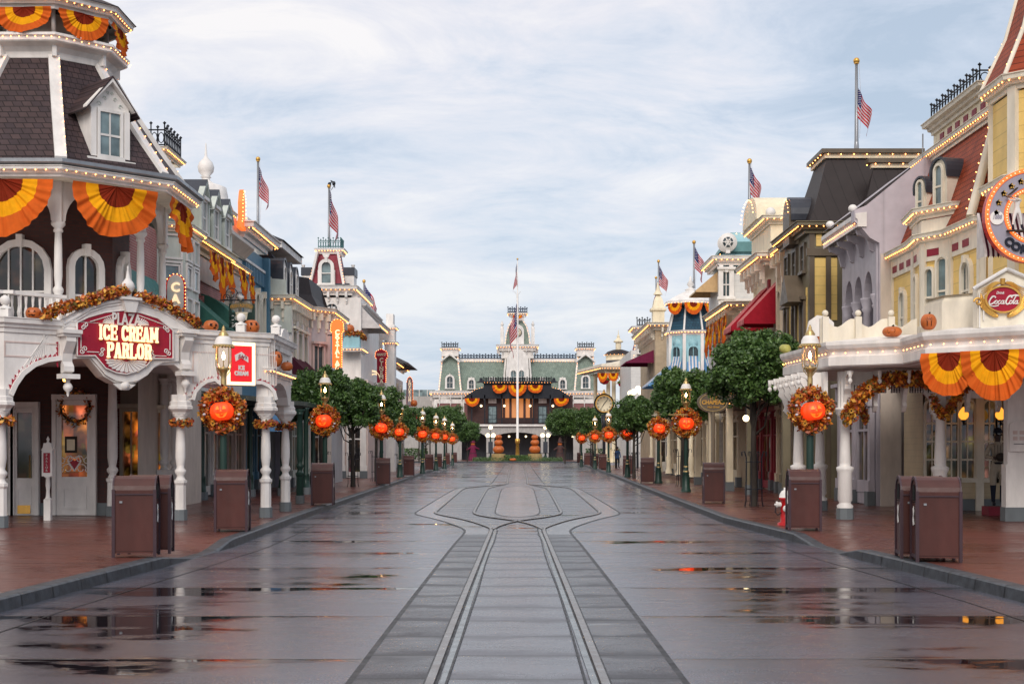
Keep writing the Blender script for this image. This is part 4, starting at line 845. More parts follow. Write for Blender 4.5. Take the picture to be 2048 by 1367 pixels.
# imposts and turned columns
for fr_, u, px in ((bc, 0, 0), (bc, Lb, 1), (cd, Lc, 2), (de, Ld, 3)):
    q = fr_.p(u, 0, -.14); x, y = q[:2]; z = 2.62
    MB('white').lathe((x, y, z), [(.19, -.10), (.21, -.05), (.28, .02), (.28, .08), (.25, .10), (.25, .18), (.22, .20), (.22, .34)], 8).build('impost', PL)
    turned(PL, x, y, .15, z-.1, .115, 'white', True)
    gx = -1 if px == 0 else 1
    garland('leaf_collar', [(x+.20*math.cos(a), y+.20*math.sin(a), 2.33) for a in [k*PI/6 for k in range(13)]], .11, 260, .05, ['autumn leaf collar round the column at the left edge', 'autumn leaf collar on the white column right of the sign', 'autumn leaf collar on the column left of the pair', 'autumn leaf collar on the right column of the pair'][px], 'garland', 'leaf collars on the parlour columns', None, (x, y, 2.2), px)
for px, D in ((600, 41.5),): turned(PL, -6.35, D, .15, 2.9, .10, 'dgreen', True, base='footing')
# the big sign
SG = thing('shop_sign', 'crimson ice cream parlour sign with lit letters in a white scrolled frame', 'sign', bc.p(Lb/2, 3.4, .1))
fr = bc
arch = [(118, 656), (121, 648), (150, 632), (175, 617), (205, 607), (235, 602), (250, 601), (275, 603), (300, 610), (325, 620), (350, 635), (380, 655), (382, 664)]
o_ = poly(fr, arch+[(352, 664), (352, 722), (320, 725), (304, 733), (289, 750), (270, 761), (248, 765), (226, 761), (206, 750), (190, 731), (175, 714), (148, 712), (147, 664)])
SF = MB('white').prism(fr, o_, 0.004, .12).build('frame', SG)
e = MB('white'); st_ = poly(fr, arch[1:-1]); P3 = [Vector(p) for p in st_]
for dz, rr, dd in ((0, .045, .12), (-.07, .025, .12), (.05, .05, .06)): e.tube([fr.p(p.x, p.y+dz, dd) for p in P3], rr, 8)
e.build('arch_moulding', SF)
board = poly(fr, [(154, 645), (176, 634), (211, 624), (249, 620), (281, 625), (316, 636), (346, 660), (346, 717), (304, 717), (295, 729), (277, 741), (253, 748), (232, 745), (211, 736), (190, 711), (154, 711)], .16)
BD = MB('crim').prism(fr, board, .12, .16).build('board', SG)
P4 = [Vector(p) for p in board]; c4 = sum(P4, Vector((0, 0)))/len(P4)
MB('white').tube([fr.p(p.x, p.y, .165) for p in P4+[P4[0]]], .018, 6).build('board_rim', SG)
def slab_text(parent, name, s, uc, zc, size, mat, sx, d0, d1, gap=1.0):
    o = txt(parent, name, s, fr, uc, zc, size, mat, d0, d1, sx, .02*size, space=gap); return o
u, z = fr.uz(252, 640, .16); slab_text(SG, 'lettering', 'PLAZA', u, z, .36, 'white', .62, .16, .19, 1.05)
# slab serif capitals drawn stroke by stroke
GL = {'I': ['V.5'], 'C': ['A'], 'E': ['V.18', 'H1', 'H.5s', 'H0'], 'R': ['V.18', 'P', 'L'], 'A': ['X'], 'M': ['V.12', 'V.88', 'W'], 'P': ['V.18', 'P'], 'L': ['V.18', 'H0'], 'O': ['O']}
def slabword(parent, word, fr, u0, u1, z0, z1, mat, d0, d1, t=.24, name='lit_lettering', edge=None):
    mb = MB(mat); n = len(word); wts = [.55 if c == 'I' else .5 if c == ' ' else 1.35 if c == 'M' else 1 for c in word]; T = sum(wts)+.16*(n-1); x = u0; k = (u1-u0)/T; h = z1-z0
    q = [0]
    def bx(a, b, c, d): q[0] += 1; e = .0004*(q[0] % 7); mb.box(fr, a, b, z0+c*h, z0+d*h, d0, d1+e)
    def pr(pl): q[0] += 1; mb.prism(fr, [(a, z0+b*h) for a, b in pl], d0, d1+.0004*(q[0] % 7))
    for ch, wt in zip(word, wts):
        w_ = wt*k; s = k*t; sf = k*.10; b = .10
        def vst(xc): bx(xc-s/2, xc+s/2, 0, 1); bx(xc-s/2-sf, xc+s/2+sf, 0, b); bx(xc-s/2-sf, xc+s/2+sf, 1-b, 1)
        if ch == 'I': vst(x+w_/2)
        elif ch in 'ERPLBHNTKD':
            if ch != 'T': vst(x+s*.5+sf)
            if ch in 'EL': bx(x+s, x+w_, 0, .13); bx(x+w_-s*.35, x+w_, 0, .32)
            if ch == 'E': bx(x+s, x+w_, .87, 1); bx(x+w_-s*.35, x+w_, .68, 1); bx(x+s, x+w_*.8, .45, .57); bx(x+w_*.72, x+w_*.82, .38, .64)
            if ch in 'RP':
                oo = [(x+s, 1), (x+w_*.7, 1), (x+w_*.95, .9), (x+w_, .75), (x+w_*.95, .55), (x+w_*.7, .44), (x+s, .44)]; ii = [(x+s, .86), (x+w_*.6, .86), (x+w_*.7, .8), (x+w_*.72, .72), (x+w_*.7, .64), (x+w_*.6, .58), (x+s, .58)]
                for a in range(6): pr([oo[a], oo[a+1], ii[a+1], ii[a]])
            if ch == 'R': pr([(x+w_*.55, .46), (x+w_*.85, .46), (x+w_*1.0, .02), (x+w_*.72, 0)]); bx(x+w_*.7, x+w_*1.06, 0, b)
            if ch == 'N': vst(x+w_-s*.5); pr([(x+s, 1), (x+s*1.6, 1), (x+w_-s*.6, 0), (x+w_-s*1.2, 0)])
            if ch == 'T': vst(x+w_/2); bx(x, x+w_, .87, 1); bx(x, x+s*.3, .7, 1); bx(x+w_-s*.3, x+w_, .7, 1)
        elif ch == 'A': pr([(x+w_*.02, 0), (x+w_*.22, 0), (x+w_*.58, 1), (x+w_*.36, 1)]); pr([(x+w_*.68, 0), (x+w_*.98, 0), (x+w_*.64, 1), (x+w_*.36, 1)]); bx(x+w_*.2, x+w_*.8, .26, .37); bx(x-w_*.06, x+w_*.3, 0, b); bx(x+w_*.6, x+w_*1.06, 0, b)
        elif ch == 'M': vst(x+s*.45+sf); vst(x+w_-s*.45-sf); pr([(x+s*.6, 1), (x+s*1.3, 1), (x+w_/2+s*.3, .2), (x+w_/2-s*.3, .2)]); pr([(x+w_-s*.6, 1), (x+w_-s*1.3, 1), (x+w_/2-s*.3, .2), (x+w_/2+s*.3, .2)])
        elif ch in 'CO':
            cx_, cz = x+w_/2, .5; N_ = 16; a0, a1 = (0, 360) if ch == 'O' else (42, 318)
            for i in range(N_):
                aa = [R(a0+(a1-a0)*(i+j)/N_) for j in (0, 1)]
                O_ = [(cx_+w_/2*max(-1, min(1, 1.12*math.cos(a))), cz+.5*max(-1, min(1, 1.08*math.sin(a)))) for a in aa]; I_ = [(cx_+(w_/2-s)*math.cos(a), cz+.37*math.sin(a)) for a in aa]; pr([O_[0], O_[1], I_[1], I_[0]])
            if ch == 'C': bx(x+w_*.82, x+w_*.98, .62, .92); bx(x+w_*.82, x+w_*.98, .08, .34)
        x += w_+.16*k
    return mb.build(name, parent)
def word_at(parent, word, px0, px1, y0, y1, mat, d=.165, thick=.05, sh=True):
    u0, u1 = fr.u(px0, d), fr.u(px1, d); zc = fr.z((px0+px1)/2, (y0+y1)/2, d); h = (y1-y0)/FL*(fr.p(u0, 0)[1]+fr.p(u1, 0)[1])/2
    if sh: slabword(parent, word, fr, u0+.02, u1+.03, zc-h/2-.02, zc+h/2-.01, 'gold', d-.004, d+.02, name='lettering_edge')
    return slabword(parent, word, fr, u0, u1, zc-h/2, zc+h/2, mat, d+.021, d+.021+thick)
word_at(SG, 'ICE CREAM', 196, 314, 652, 682, 'neon'); word_at(SG, 'PARLOR', 212, 300, 686, 717, 'neon')
sh = MB('white'); cu, cz = fr.uz(252, 719, .16)
for i in range(13):
    a = R(180+180*(i+.5)/13); r1 = .47; r2 = .26; sh.prism(fr, [(cu+.07*math.cos(a), cz+.04*math.sin(a)), (cu+r1*math.cos(a-.10), cz+r2*math.sin(a-.10)), (cu+r1*1.08*math.cos(a), cz+r2*1.08*math.sin(a)), (cu+r1*math.cos(a+.10), cz+r2*math.sin(a+.10))], .16, .185)
sh.build('shell_motif', SG)
sc_m = MB('white')
def scroll(px, py, r_, s=1, fl_=1, n_=16):
    u, z = fr.uz(px, py, .17); sc_m.tube([fr.p(u+s*r_*math.cos(a*.5)*(1-a*.05), z+fl_*r_*math.sin(a*.5)*(1-a*.05), .17) for a in range(n_)], .011, 5)
for px, py, s, f_ in ((167, 655, 1, 1), (172, 648, -1, -1), (164, 702, 1, -1), (170, 697, -1, 1), (335, 661, -1, 1), (330, 654, 1, -1), (338, 706, -1, -1), (332, 702, 1, 1), (205, 700, 1, 1), (203, 707, -1, -1), (303, 703, -1, 1), (306, 710, 1, -1)): scroll(px, py, .055, s, f_)
for a, b in (((162, 661), (162, 697)), ((174, 703), (198, 704)), ((340, 667), (340, 700)), ((310, 711), (333, 712)), ((180, 643), (230, 628)), ((274, 629), (328, 649))):
    (u0, z0), (u1, z1) = fr.uz(*a, .17), fr.uz(*b, .17); sc_m.tube([fr.p(u0, z0, .17), fr.p(u1, z1, .17)], .010, 5)
for sg, c_ in ((-1, (228, 646)), (1, (276, 648))):
    u, z = fr.uz(*c_, .17)
    for i in range(7):
        a = R(100+80*i/6) if sg < 0 else R(80-80*i/6); sc_m.tube([fr.p(u, z-.02, .17), fr.p(u+.26*math.cos(a), z+.14*math.sin(a), .17)], .012, 5)
sc_m.build('scrollwork', SG)
for px in (131, 366):      # side consoles with pendants
    u, z = fr.uz(px, 664, 0); k = MB('white')
    k.box(fr, u-.22, u+.22, z-.04, z+.04, 0, .32); k.box(fr, u-.19, u+.19, z-.10, z-.04, 0, .27)
    k.prism(Fr(fr.p(u, 0, 0), fr.n, fr.uu), [(0, z-.1), (.24, z-.1), (.26, z-.2), (.2, z-.3), (.1, z-.45), (.08, z-.62), (.16, z-.72), (.16, z-.82), (.05, z-.86), (0, z-.86)], -.11, .11)
    k.box(fr, u-.2, u+.2, z-.98, z-.88, 0, .25); k.lathe(fr.p(u, z-1.30, .1), [(.01, -.05), (.03, 0), (.03, .04), (.09, .10), (.10, .16), (.07, .22), (.04, .25), (.06, .32)], 12); k.build('console', SG)
u, z = fr.uz(255, 612, .1); MB('white').prism(fr, [(u-.11, z-.14), (u+.11, z-.14), (u+.19, z+.12), (u-.19, z+.12)], .1, .26).box(fr, u-.24, u+.24, z+.125, z+.18, 0.02, .3).build('keystone', SG)
q = fr.p(u, z+.18, .12); MB('white').lathe(q, [(.10, 0), (.06, .05), (.05, .08), (.13, .18), (.15, .25), (.12, .32), (.05, .42), (.02, .62), (.025, .64), (.0, .7)], 14).build('finial', SG)
u, z = fr.uz(248, 772, .1); MB('white').tube([fr.p(u, z, .1), fr.p(u, z, .2)], .09, 12).prism(fr, [(u-.28, z+.05), (u+.28, z+.05), (u+.1, z-.08), (u-.1, z-.08)], .05, .12).build('rosette', SG)
g1 = [fr.uz(*p, .1) for p in [(84, 636), (110, 622), (150, 612), (185, 600), (215, 590), (250, 584)]]; g2 = [fr.uz(*p, .1) for p in [(276, 592), (300, 602), (330, 612), (360, 630), (385, 643), (393, 656)]]
garland('garland', [fr.p(a, b+.03, .15) for a, b in g1], .14, 1500, .055, 'autumn garland with sunflowers over the left half of the parlour sign', 'garland', 'garlands over the parlour sign', None, fr.p(1.5, 4.4, .1), 21, 7)
garland('garland', [fr.p(a, b+.02, .15) for a, b in g2], .14, 1200, .055, 'autumn garland with sunflowers over the right half of the parlour sign', 'garland', 'garlands over the parlour sign', None, fr.p(3.3, 4.4, .1), 22, 5)
# balustrade, finials and pumpkins on the parapet
bal = MB('white')
for px in range(-60, 150, 14):
    u = bc.u(px, -.3) if px > 8 else 0
    f_, uu = (bc, bc.u(px, -.3)) if px > 10 else (ab, ab.u(px, -.3)); x, y, _ = f_.p(uu, 0, -.3); bal.lathe((x, y, ZP+.1), [(.035, 0), (.03, .08), (.045, .16), (.022, .3), (.03, .42), (.035, .5)], 8)
bal.build('baluster', PL)
MB('white').box(ab, 6, 11.7, ZP+.62, ZP+.69, -.36, -.24).box(bc, 0, bc.u(145), ZP+.62, ZP+.69, -.36, -.24).build('handrail', PL)
def pumpkin(x, y, z, r, label, yaw=0, mat='pump', tall=.85, kind=0, group='carved pumpkins on the parapets', facing=None):
    o = thing('carved_pumpkin' if kind >= 0 else 'gourd', label, 'pumpkin', (x, y, z), group); zc = z+r*tall*.92
    b = MB(mat).ball((x, y, zc), r, 32, tall, 9, .09).build('shell', o); MB('stem').tube([(x, y, zc+r*tall*.75), (x+.02, y, zc+r*tall*.95), (x+r*.2, y, zc+r*tall*1.1)], r*.11, 6).build('stem', o)
    if kind >= 0:
        f = MB('carve'); T = {0: [[(-.5, .1), (-.2, .1), (-.35, .4)], [(.5, .1), (.2, .1), (.35, .4)], [(-.45, -.2), (-.2, -.3), (0, -.2), (.2, -.3), (.45, -.2), (.3, -.5), (-.3, -.5)]],
              1: [[(-.45, .15), (-.2, .15), (-.2, .5), (-.45, .5)], [(.45, .15), (.2, .15), (.2, .5), (.45, .5)], [(-.5, -.1), (.45, -.1), (.45, -.45), (-.45, -.4)]],
              2: [[(-.55, -.05), (-.2, -.15), (-.15, .3), (-.45, .35)], [(.5, -.05), (.2, -.15), (.18, .25), (.42, .3)], [(-.08, -.45), (.3, -.45), (.28, -.2), (-.05, -.25)]],
              3: [[(-.5, .1), (.35, .25), (.35, .33), (-.5, .18)], [(-.5, -.12), (.35, .03), (.35, .12), (-.5, -.03)], [(-.4, -.3), (.3, -.18), (.3, -.1), (-.4, -.2)]],
              4: [[(-.35, .05), (.35, .05), (.35, .12), (-.35, .12)], [(-.3, -.5), (-.2, -.5), (-.2, .0), (-.3, .0)], [(.2, -.5), (.3, -.5), (.3, .0), (.2, .0)]]+[[(.07*math.cos(a), .2), (.07*math.cos(a)+.05, .2), (.5*math.cos(a)+.03, .2+.35*math.sin(a)), (.5*math.cos(a), .2+.35*math.sin(a))] for a in (.3, .9, 1.57, 2.2, 2.8)]}[kind]
        ca, sa = math.cos(R(yaw)), math.sin(R(yaw))
        for pl in T:
            oo, ii = [], []
            for a, b_ in pl:
                yy = -math.sqrt(max(.02, 1-a*a-b_*b_))
                for L_, k_ in ((oo, 1.015), (ii, .8)): X, Y, Z = a*r, yy*r*k_, b_*r*tall; L_.append((x+X*ca-Y*sa, y+X*sa+Y*ca, zc+Z))
            n = len(pl); f.add(oo+ii, [list(range(n))]+[(i, (i+1) % n, n+(i+1) % n, n+i) for i in range(n)])
        f.build('carved_face', b)
    return o
def at(fr, px, d=-.12): u = fr.u(px, d); return fr.p(u, 0, d)[:2]
x, y = at(bc, 67, -.15); pumpkin(x, y, ZP+.12, .165, 'grinning carved pumpkin on the parapet by the balustrade, left of the sign', 5, kind=0)
x, y = at(cd, 422, -.35); pumpkin(x, y, ZP+.12, .175, 'open-mouthed carved pumpkin on the parapet right of the garland end', 35, kind=2)
x, y = at(cd, 503, -.35); pumpkin(x, y, ZP+.12, .19, 'square-faced carved pumpkin between two ball finials', 30, kind=1, tall=.95)
for fr_, px in ((bc, 10), (cd, 482), (cd, 552)):
    x, y = at(fr_, px, -.15); MB('white').box(Fr((x, y), (1, 0)), -.10, .10, ZP+.12, ZP+.30, -.1, .1).lathe((x, y, ZP+.30), [(.13, 0), (.13, .03), (.05, .06), (.05, .08)], 10).ball((x, y, ZP+.47), .105, 14).build('ball_finial', PL)
# lit poster box on the arcade
fr2 = cd; BX = thing('poster_sign', 'red illuminated ice cream sign with a bulb border beside the lamp', 'sign', cd.p(Lc/2, 3.2, .1))
a = poly(cd, [(449, 770), (506, 768), (506, 686), (449, 688)]); u0, u1, z0, z1 = a[0][0], a[1][0], a[0][1], a[2][1]
MB('white').box(cd, u0, u1, z0, z1, .003, .12).build('case', BX); MB('boxw').ring(cd, [(u0+.01, z0+.01), (u1-.01, z0+.01), (u1-.01, z1-.01), (u0+.01, z1-.01)], [(u0+.08, z0+.08), (u1-.08, z0+.08), (u1-.08, z1-.08), (u0+.08, z1-.08)], .12, .14).build('bulb_border', BX)
MB('redbox').box(cd, u0+.085, u1-.085, z0+.085, z1-.085, .12, .13).build('panel', BX); uc = (u0+u1)/2; m_ = MB('white')
m_.prism(cd, [(uc-.16, z1-.30), (uc, z1-.22), (uc+.17, z1-.34), (uc+.17, z1-.46), (uc, z1-.36), (uc-.14, z1-.44)], .13, .145); m_.build('ribbon', BX)
txt(BX, 'lettering', "Edy's", cd, uc+.02, z1-.34, .13, 'crim', .145, .155, .8, .002, .2); txt(BX, 'lettering', 'ICE', cd, uc, z0+.40, .13, 'white', .13, .15, .8, .008); txt(BX, 'lettering', 'CREAM', cd, uc, z0+.27, .13, 'white', .13, .15, .8, .008)
bulbs(BX, [cd.p(a_, b_, .15) for a_, b_ in ((u0+.045, z0+.045), (u1-.045, z0+.045), (u1-.045, z1-.045), (u0+.045, z1-.045), (u0+.045, z0+.045))], .09, .016)
# corner pediment wing with lit cornice
x, y = -5.9, 34.6
cornice(PL, [(-7.0, 33.0), (-5.78, 33.05), (-5.80, 36.4)], 3.62, .16, .16, 'white', 1, False, True, .11, .02, name='lit_cornice')
MB('white').prism(de, [(1.3, ZP-.2), (3.1, ZP-.2), (3.1, ZP-.05)]+arc(2.2, ZP+.0, .75, 0, 180, 10, .42)+[(1.3, ZP-.05)], -.2, .06).build('pediment', PL)
x, y = de.p(.25, 0, .12)[:2]; pumpkin(x, y, 3.66, .17, 'tall carved pumpkin on the ledge right of the ball finial', 60, kind=1, tall=1.2); x, y = de.p(1.7, 0, .16)[:2]; pumpkin(x, y, 3.64, .15, 'small plain pumpkin at the outer corner ledge of the parlour', 60, kind=-1)
# hanging porch light and the little post sign
x, y = bc.p(1.6, 0, -1.2)[:2]; x = (131-CX)/FL*30.5; y = 30.5; z = CH+(HY-757)/FL*30.5
r = thing('porch_lantern', 'small amber lantern hanging under the parlour arch', 'lantern', (x, y, z)); MB('lantern').lathe((x, y, z-.06), [(.05, 0), (.075, .1)], 6).build('glass', r); MB('brass').lathe((x, y, z+.04), [(.085, 0), (.06, .04), (.015, .06), (.015, .5)], 6).build('bracket', r)
x, y = GP(96, 1040); r = thing('post_sign', 'small white post sign with red panel and finial under the balcony', 'sign', (x, y, .15)); f_ = Fr((x, y), (1, 0))
MB('white').box(f_, -.075, .075, .15, .62, -.07, .07).lathe((x, y, .62), [(.09, 0), (.05, .05), (.04, .2), (.055, .3), (.05, .48), (.1, .52)], 10).build('post', r)
MB('white').box(f_, -.115, .115, 1.14, 1.72, -.08, .08).prism(f_, [(-.14, 1.72), (.14, 1.72), (.1, 1.78), (.08, 1.88), (-.08, 1.88), (-.1, 1.78)], -.06, .06).lathe((x, y, 1.88), [(.04, 0), (.02, .04), (.04, .08), (.0, .16)], 8).build('sign_box', r); MB('crim').box(f_, -.075, .075, 1.22, 1.66, .08, .09).build('panel', r); vtext(r, 'lettering', 'PARLOR', f_, 0, 1.64, .07, 'white', .068, .09, .1)
# ---------------------------------------------------------------- generic street building pieces
FX = Fr((0, 0), (1, 0), (0, -1))      # looks at the camera; u is world x
def wl(X): return Fr((X, 0), (0, 1), (1, 0))        # left side wall: u is the distance along the street
def wr(X): return Fr((X, 0), (0, 1), (-1, 0))
def hz(py, D): return CH+(HY-py)/FL*D
def body(name, label, fr, u0, u1, zt, mat, depth=9, cat='building', z0=.12):
    o = thing(name, label, cat, fr.p(u0, .12, 0)); MB(mat).box(fr, u0, u1, z0, zt, -depth, 0).build('wall', o); return o
def shopfront(o, fr, u0, u1, zt, mat='white', n=2, pane='glassd', base='footing', fascia=True, d=0):
    w_ = (u1-u0)/n
    for i in range(n+1):
        u = u0+i*w_; u = min(max(u, u0+.14), u1-.14); mb = MB(mat).box(fr, u-.13, u+.13, .6, zt, d, d+.14); mb.box(fr, u-.18, u+.18, zt-.25, zt-.1, d, d+.2); mb.box(fr, u-.18, u+.18, .55, .85, d, d+.19); mb.m(base).box(fr, u-.2, u+.2, .15, .55, d, d+.22); mb.build('pilaster', o)
    for i in range(n):
        a, b = u0+i*w_+.22, u0+(i+1)*w_-.22; door = (i % 2 == 1)
        f = MB(mat).ring(fr, [(a, .5 if not door else .2), (b, .5 if not door else .2), (b, zt-.15), (a, zt-.15)], [(a+.12, .85 if not door else .5), (b-.12, .85 if not door else .5), (b-.12, zt-.3), (a+.12, zt-.3)], d, d+.08); f.box(fr, a+.12, b-.12, zt-.95, zt-.88, d+.01, d+.07)
        f.box(fr, (a+b)/2-.03, (a+b)/2+.03, .85, zt-.3, d+.012, d+.065)
        f = f.build('shop_door' if door else 'shop_window', o); MB(pane).box(fr, a+.12, b-.12, .5 if door else .85, zt-.3, d+.002, d+.02).build('pane', f)
        if not door: MB(mat).box(fr, a+.02, b-.02, .18, .49, d, d+.06).build('bulkhead', o)
    if fascia: MB(mat).box(fr, u0, u1, zt+.003, zt+.42, d, d+.2).box(fr, u0, u1, zt+.423, zt+.53, d, d+.34).build('fascia', o)
def row(o, fr, u0, u1, n, z0, w_, h, **k):
    for i in range(n): window(o, fr, u0+(i+.5)*(u1-u0)/n, z0, w_, h, **k)
def awning(o, fr, u0, u1, zt, zb, out, mat, mat2=None, stripe=.22, val=.22, curve=0, name='awning', sides=True, scal=True):
    mb = MB(mat, mat2 or mat); n = max(2, int((u1-u0)/stripe)); K = 5; pr = [(out*t, zt-(zt-zb)*(t if not curve else 1-(1-t)**(1+curve) if curve > 0 else t**(1-curve))) for t in [k/K for k in range(K+1)]]
    for i in range(n):
        a, b = u0+(u1-u0)*i/n, u0+(u1-u0)*(i+1)/n; mb.cur = i % 2
        for (d0, z0), (d1, z1) in zip(pr, pr[1:]): mb.add([fr.p(a, z0, d0), fr.p(b, z0, d0), fr.p(b, z1, d1), fr.p(a, z1, d1)], [(0, 1, 2, 3)])
        m_ = (a+b)/2; v = val*(.7 if scal else 1)
        mb.add([fr.p(a, zb, out), fr.p(b, zb, out), fr.p(b, zb-v, out+.01), fr.p(m_, zb-val, out+.01), fr.p(a, zb-v, out+.01)], [(0, 1, 2, 3, 4)])
    mb.cur = 0
    if sides:
        for u in (u0, u1): mb.add([fr.p(u, z, d) for d, z in pr]+[fr.p(u, zb-val*.8, out), fr.p(u, zb-val*.8, 0)], [list(range(K+3))])
    return mb.build(name, o)
def balustrade_iron(o, path, z, h, mat='ironblue', sp=.22, name='roof_cresting', r=.016, loops=True):
    mb = MB(mat); pts = [Vector(p) for p in path]
    for a, b in zip(pts, pts[1:]):
        L = (b-a).length; n = max(1, int(L/sp))
        for zz in (.08, h*.72): mb.tube([(a.x, a.y, z+zz), (b.x, b.y, z+zz)], r, 4)
        for i in range(n+1):
            p = a+(b-a)*i/n; hh = h if i % 2 == 0 else h*.84; mb.tube([(p.x, p.y, z), (p.x, p.y, z+hh)], r*.9, 4)
            mb.octa((p.x, p.y, z+hh), r*2.6)
            if loops and i < n:
                q = a+(b-a)*(i+.5)/n; d = (b-a).normalized()*L/n*.42; mb.tube([(q.x+d.x*math.cos(t), q.y+d.y*math.cos(t), z+h*.4+h*.22*math.sin(t)) for t in [k*PI/4 for k in range(9)]], r*.7, 4)
    return mb.build(name, o)
def mansard(o, poly_, z0, z1, inset, mat, cap=True, flare=.0, closed=True, name='roof'):
    pr = [(flare, z0), (-inset*.55, z0+(z1-z0)*.5), (-inset, z1)]; pr = [(0.0+flare, z0), (-inset*.6, z0+(z1-z0)*.5), (-inset, z1)]
    r = MB(mat).sweep(poly_, pr, closed, 0, 1)
    if cap: t = offpath(poly_, -inset, 1, closed); r.slab(t, z1-.02, z1+.04)
    return r.build(name, o)
def boxpoly(x0, x1, y0, y1): return [(x0, y0), (x1, y0), (x1, y1), (x0, y1)]   # counter-clockwise: 'right of travel' is outward
# ---------------------------------------------------------------- left side of the street
W = wl(-10.5)
# L1 turreted house behind the parlour
o = body('turreted_house', 'narrow pale green house with slate turret directly behind the parlour balcony', W, 38.5, 44.5, 8.1, 'brickr')
shopfront(o, W, 38.5, 44.5, 3.3, 'white', 3)
bx = Fr((-9.9, 0), (0, 1), (1, 0)); MB('greyg').slab([(-10.5, 41.4), (-9.8, 41.9), (-9.8, 43.7), (-10.5, 44.2)], 5.2, 8.1).build('bay', o)
for (p, q) in (((-10.5, 41.4), (-9.8, 41.9)), ((-9.8, 41.9), (-9.8, 43.7))):
    f = Fr(p, Vector(q)-Vector(p)); L = (Vector(q)-Vector(p)).length; nn = 1 if L < 1 else 2
    for i in range(nn):
        for z in (5.5, 6.5, 7.3): MB('white').ring(f, rect(L*(i+.5)/nn, z, L/nn*.8, .75), rect(L*(i+.5)/nn, z+.06, L/nn*.8-.14, .63), .0, .06).build('panel_frame', o)
        window(o, f, L*(i+.5)/nn, 6.5, L/nn*.5, .6, False, 'white', 'curt', .05, .05, False, False, 1, False, 1)
cornice(o, [(-10.5, 41.3), (-9.75, 41.85), (-9.75, 43.75), (-10.5, 44.3)], 8.35, .22, .25, 'white2', 1, False, True, .15, .028)
mansard(o, boxpoly(-12.2, -10.2, 41.6, 44.2), 8.35, 10.4, .35, 'shg', False)
for x_ in (-10.35,): bulbs(o, [(-10.15, 41.55, 8.4), (-10.5, 41.95, 10.4)], .2, .026); bulbs(o, [(-10.15, 44.2, 8.4), (-10.5, 43.85, 10.4)], .2, .026)
cornice(o, boxpoly(-12.0, -10.45, 41.9, 43.9), 10.62, .2, .2, 'white2', 1, True, True, .16, .026); balustrade_iron(o, [(-12, 41.9), (-10.4, 41.9), (-10.4, 43.9)], 10.62, .72, 'iron', .2, r=.022)
awning(o, wl(-10.45), 37.0, 41.0, 6.6, 5.2, 1.0, 'ateal', 'dgreen', .12, .0, sides=False)
r = thing('marquee_sign', 'upright white oval-top sign edged with bulbs behind the balcony columns', 'sign', (-9.3, 40.2, 5.2)); f = Fr((-9.75, 40.6), (1, 0), (0, -1))
pl = [(-.28, 5.0), (.28, 5.0), (.28, 6.3)]+arc(0, 6.4, .28, 0, 180, 8, .34)+[(-.28, 6.3)]; MB('hred').prism(f, pl, -.08, .06).build('case', r); MB('white').prism(f, [(x*.84, 5.05+(z-5.0)*.96) for x, z in pl], .06, .07).build('panel', r)
bulbs(r, [f.p(x*1.02, z, .08) for x, z in pl[1:]], .09, .022); vtext(r, 'lettering', 'CAFE', f, 0, 6.5, .36, 'neon', .33, .07, .1, 1, .01)
# L2 brick house with three dormers
o = body('brick_house', 'red brick house with three gabled green dormers and green awnings', W, 44.5, 50.5, 8.2, 'brickr')
shopfront(o, W, 44.5, 50.5, 3.2, 'white', 3)
MB('taupe').box(W, 44.5, 50.5, 7.3, 8.1, 0, .05).build('frieze', o)
cornice(o, [(-10.5, 44.5), (-10.5, 50.5)], 8.55, .62, .42, 'cream', 1, False, True, .2, .03); row(o, W, 44.9, 50.3, 4, 4.5, .62, 2.1, arch=True, trim='brickr', pane='glass', t=.12, dep=.1)
for k_, u in enumerate((45.9, 47.7, 49.5)):
    f = wl(-10.15); g = MB('greyg').prism(f, [(u-.55, 8.55), (u+.55, 8.55), (u+.55, 9.75), (u, 10.25), (u-.55, 9.75)], -2.2, 0)
    for s in (-1, 1): g.box(f, u+s*.55-.07, u+s*.55+.07, 8.55, 9.7, 0, .09); g.prism(f, [(u+s*.72, 9.62), (u+s*.72, 9.74), (u, 10.40), (u, 10.27)], -.05, .14)
    g = g.build('dormer', o); window(o, f, u, 8.75, .55, .95, False, 'white', 'curt', .06, .07, True, False)
    m_ = MB('slate')
    for s in (-1, 1): m_.add([f.p(u+s*.74, 9.64, .15), f.p(u+s*.74, 9.64, -2.3), f.p(u, 10.44, -2.3), f.p(u, 10.44, .15)], [(0, 1, 2, 3)])
    m_.build('roof', g)
MB('shg').sweep([(-10.5, 44.5), (-10.5, 50.5)], [(-.1, 8.55), (-1.2, 9.9)], False).build('roof', o); MB('steel').tube([(-11, 44.9, 10), (-11, 44.9, 11.3)], .02, 5).build('lightning_rod', o)
awning(o, W, 44.6, 46.3, 6.75, 5.6, 1.3, 'agreen', None, .3, .14); awning(o, W, 47.2, 49.0, 6.9, 5.9, 1.3, 'agreen', None, .3, .14, curve=-.6)
for k_, u in enumerate((45.6, 46.9, 48.2)): swag(wl(-9.85), u, 8.05, 1.25, [1.0, 1.45, 1.1][k_], ['nearest bunting on the brick house below its bulb-lit cornice', 'longest middle bunting on the brick house', 'far bunting on the brick house'][k_], 'buntings along the left facades', .1, 30+k_)
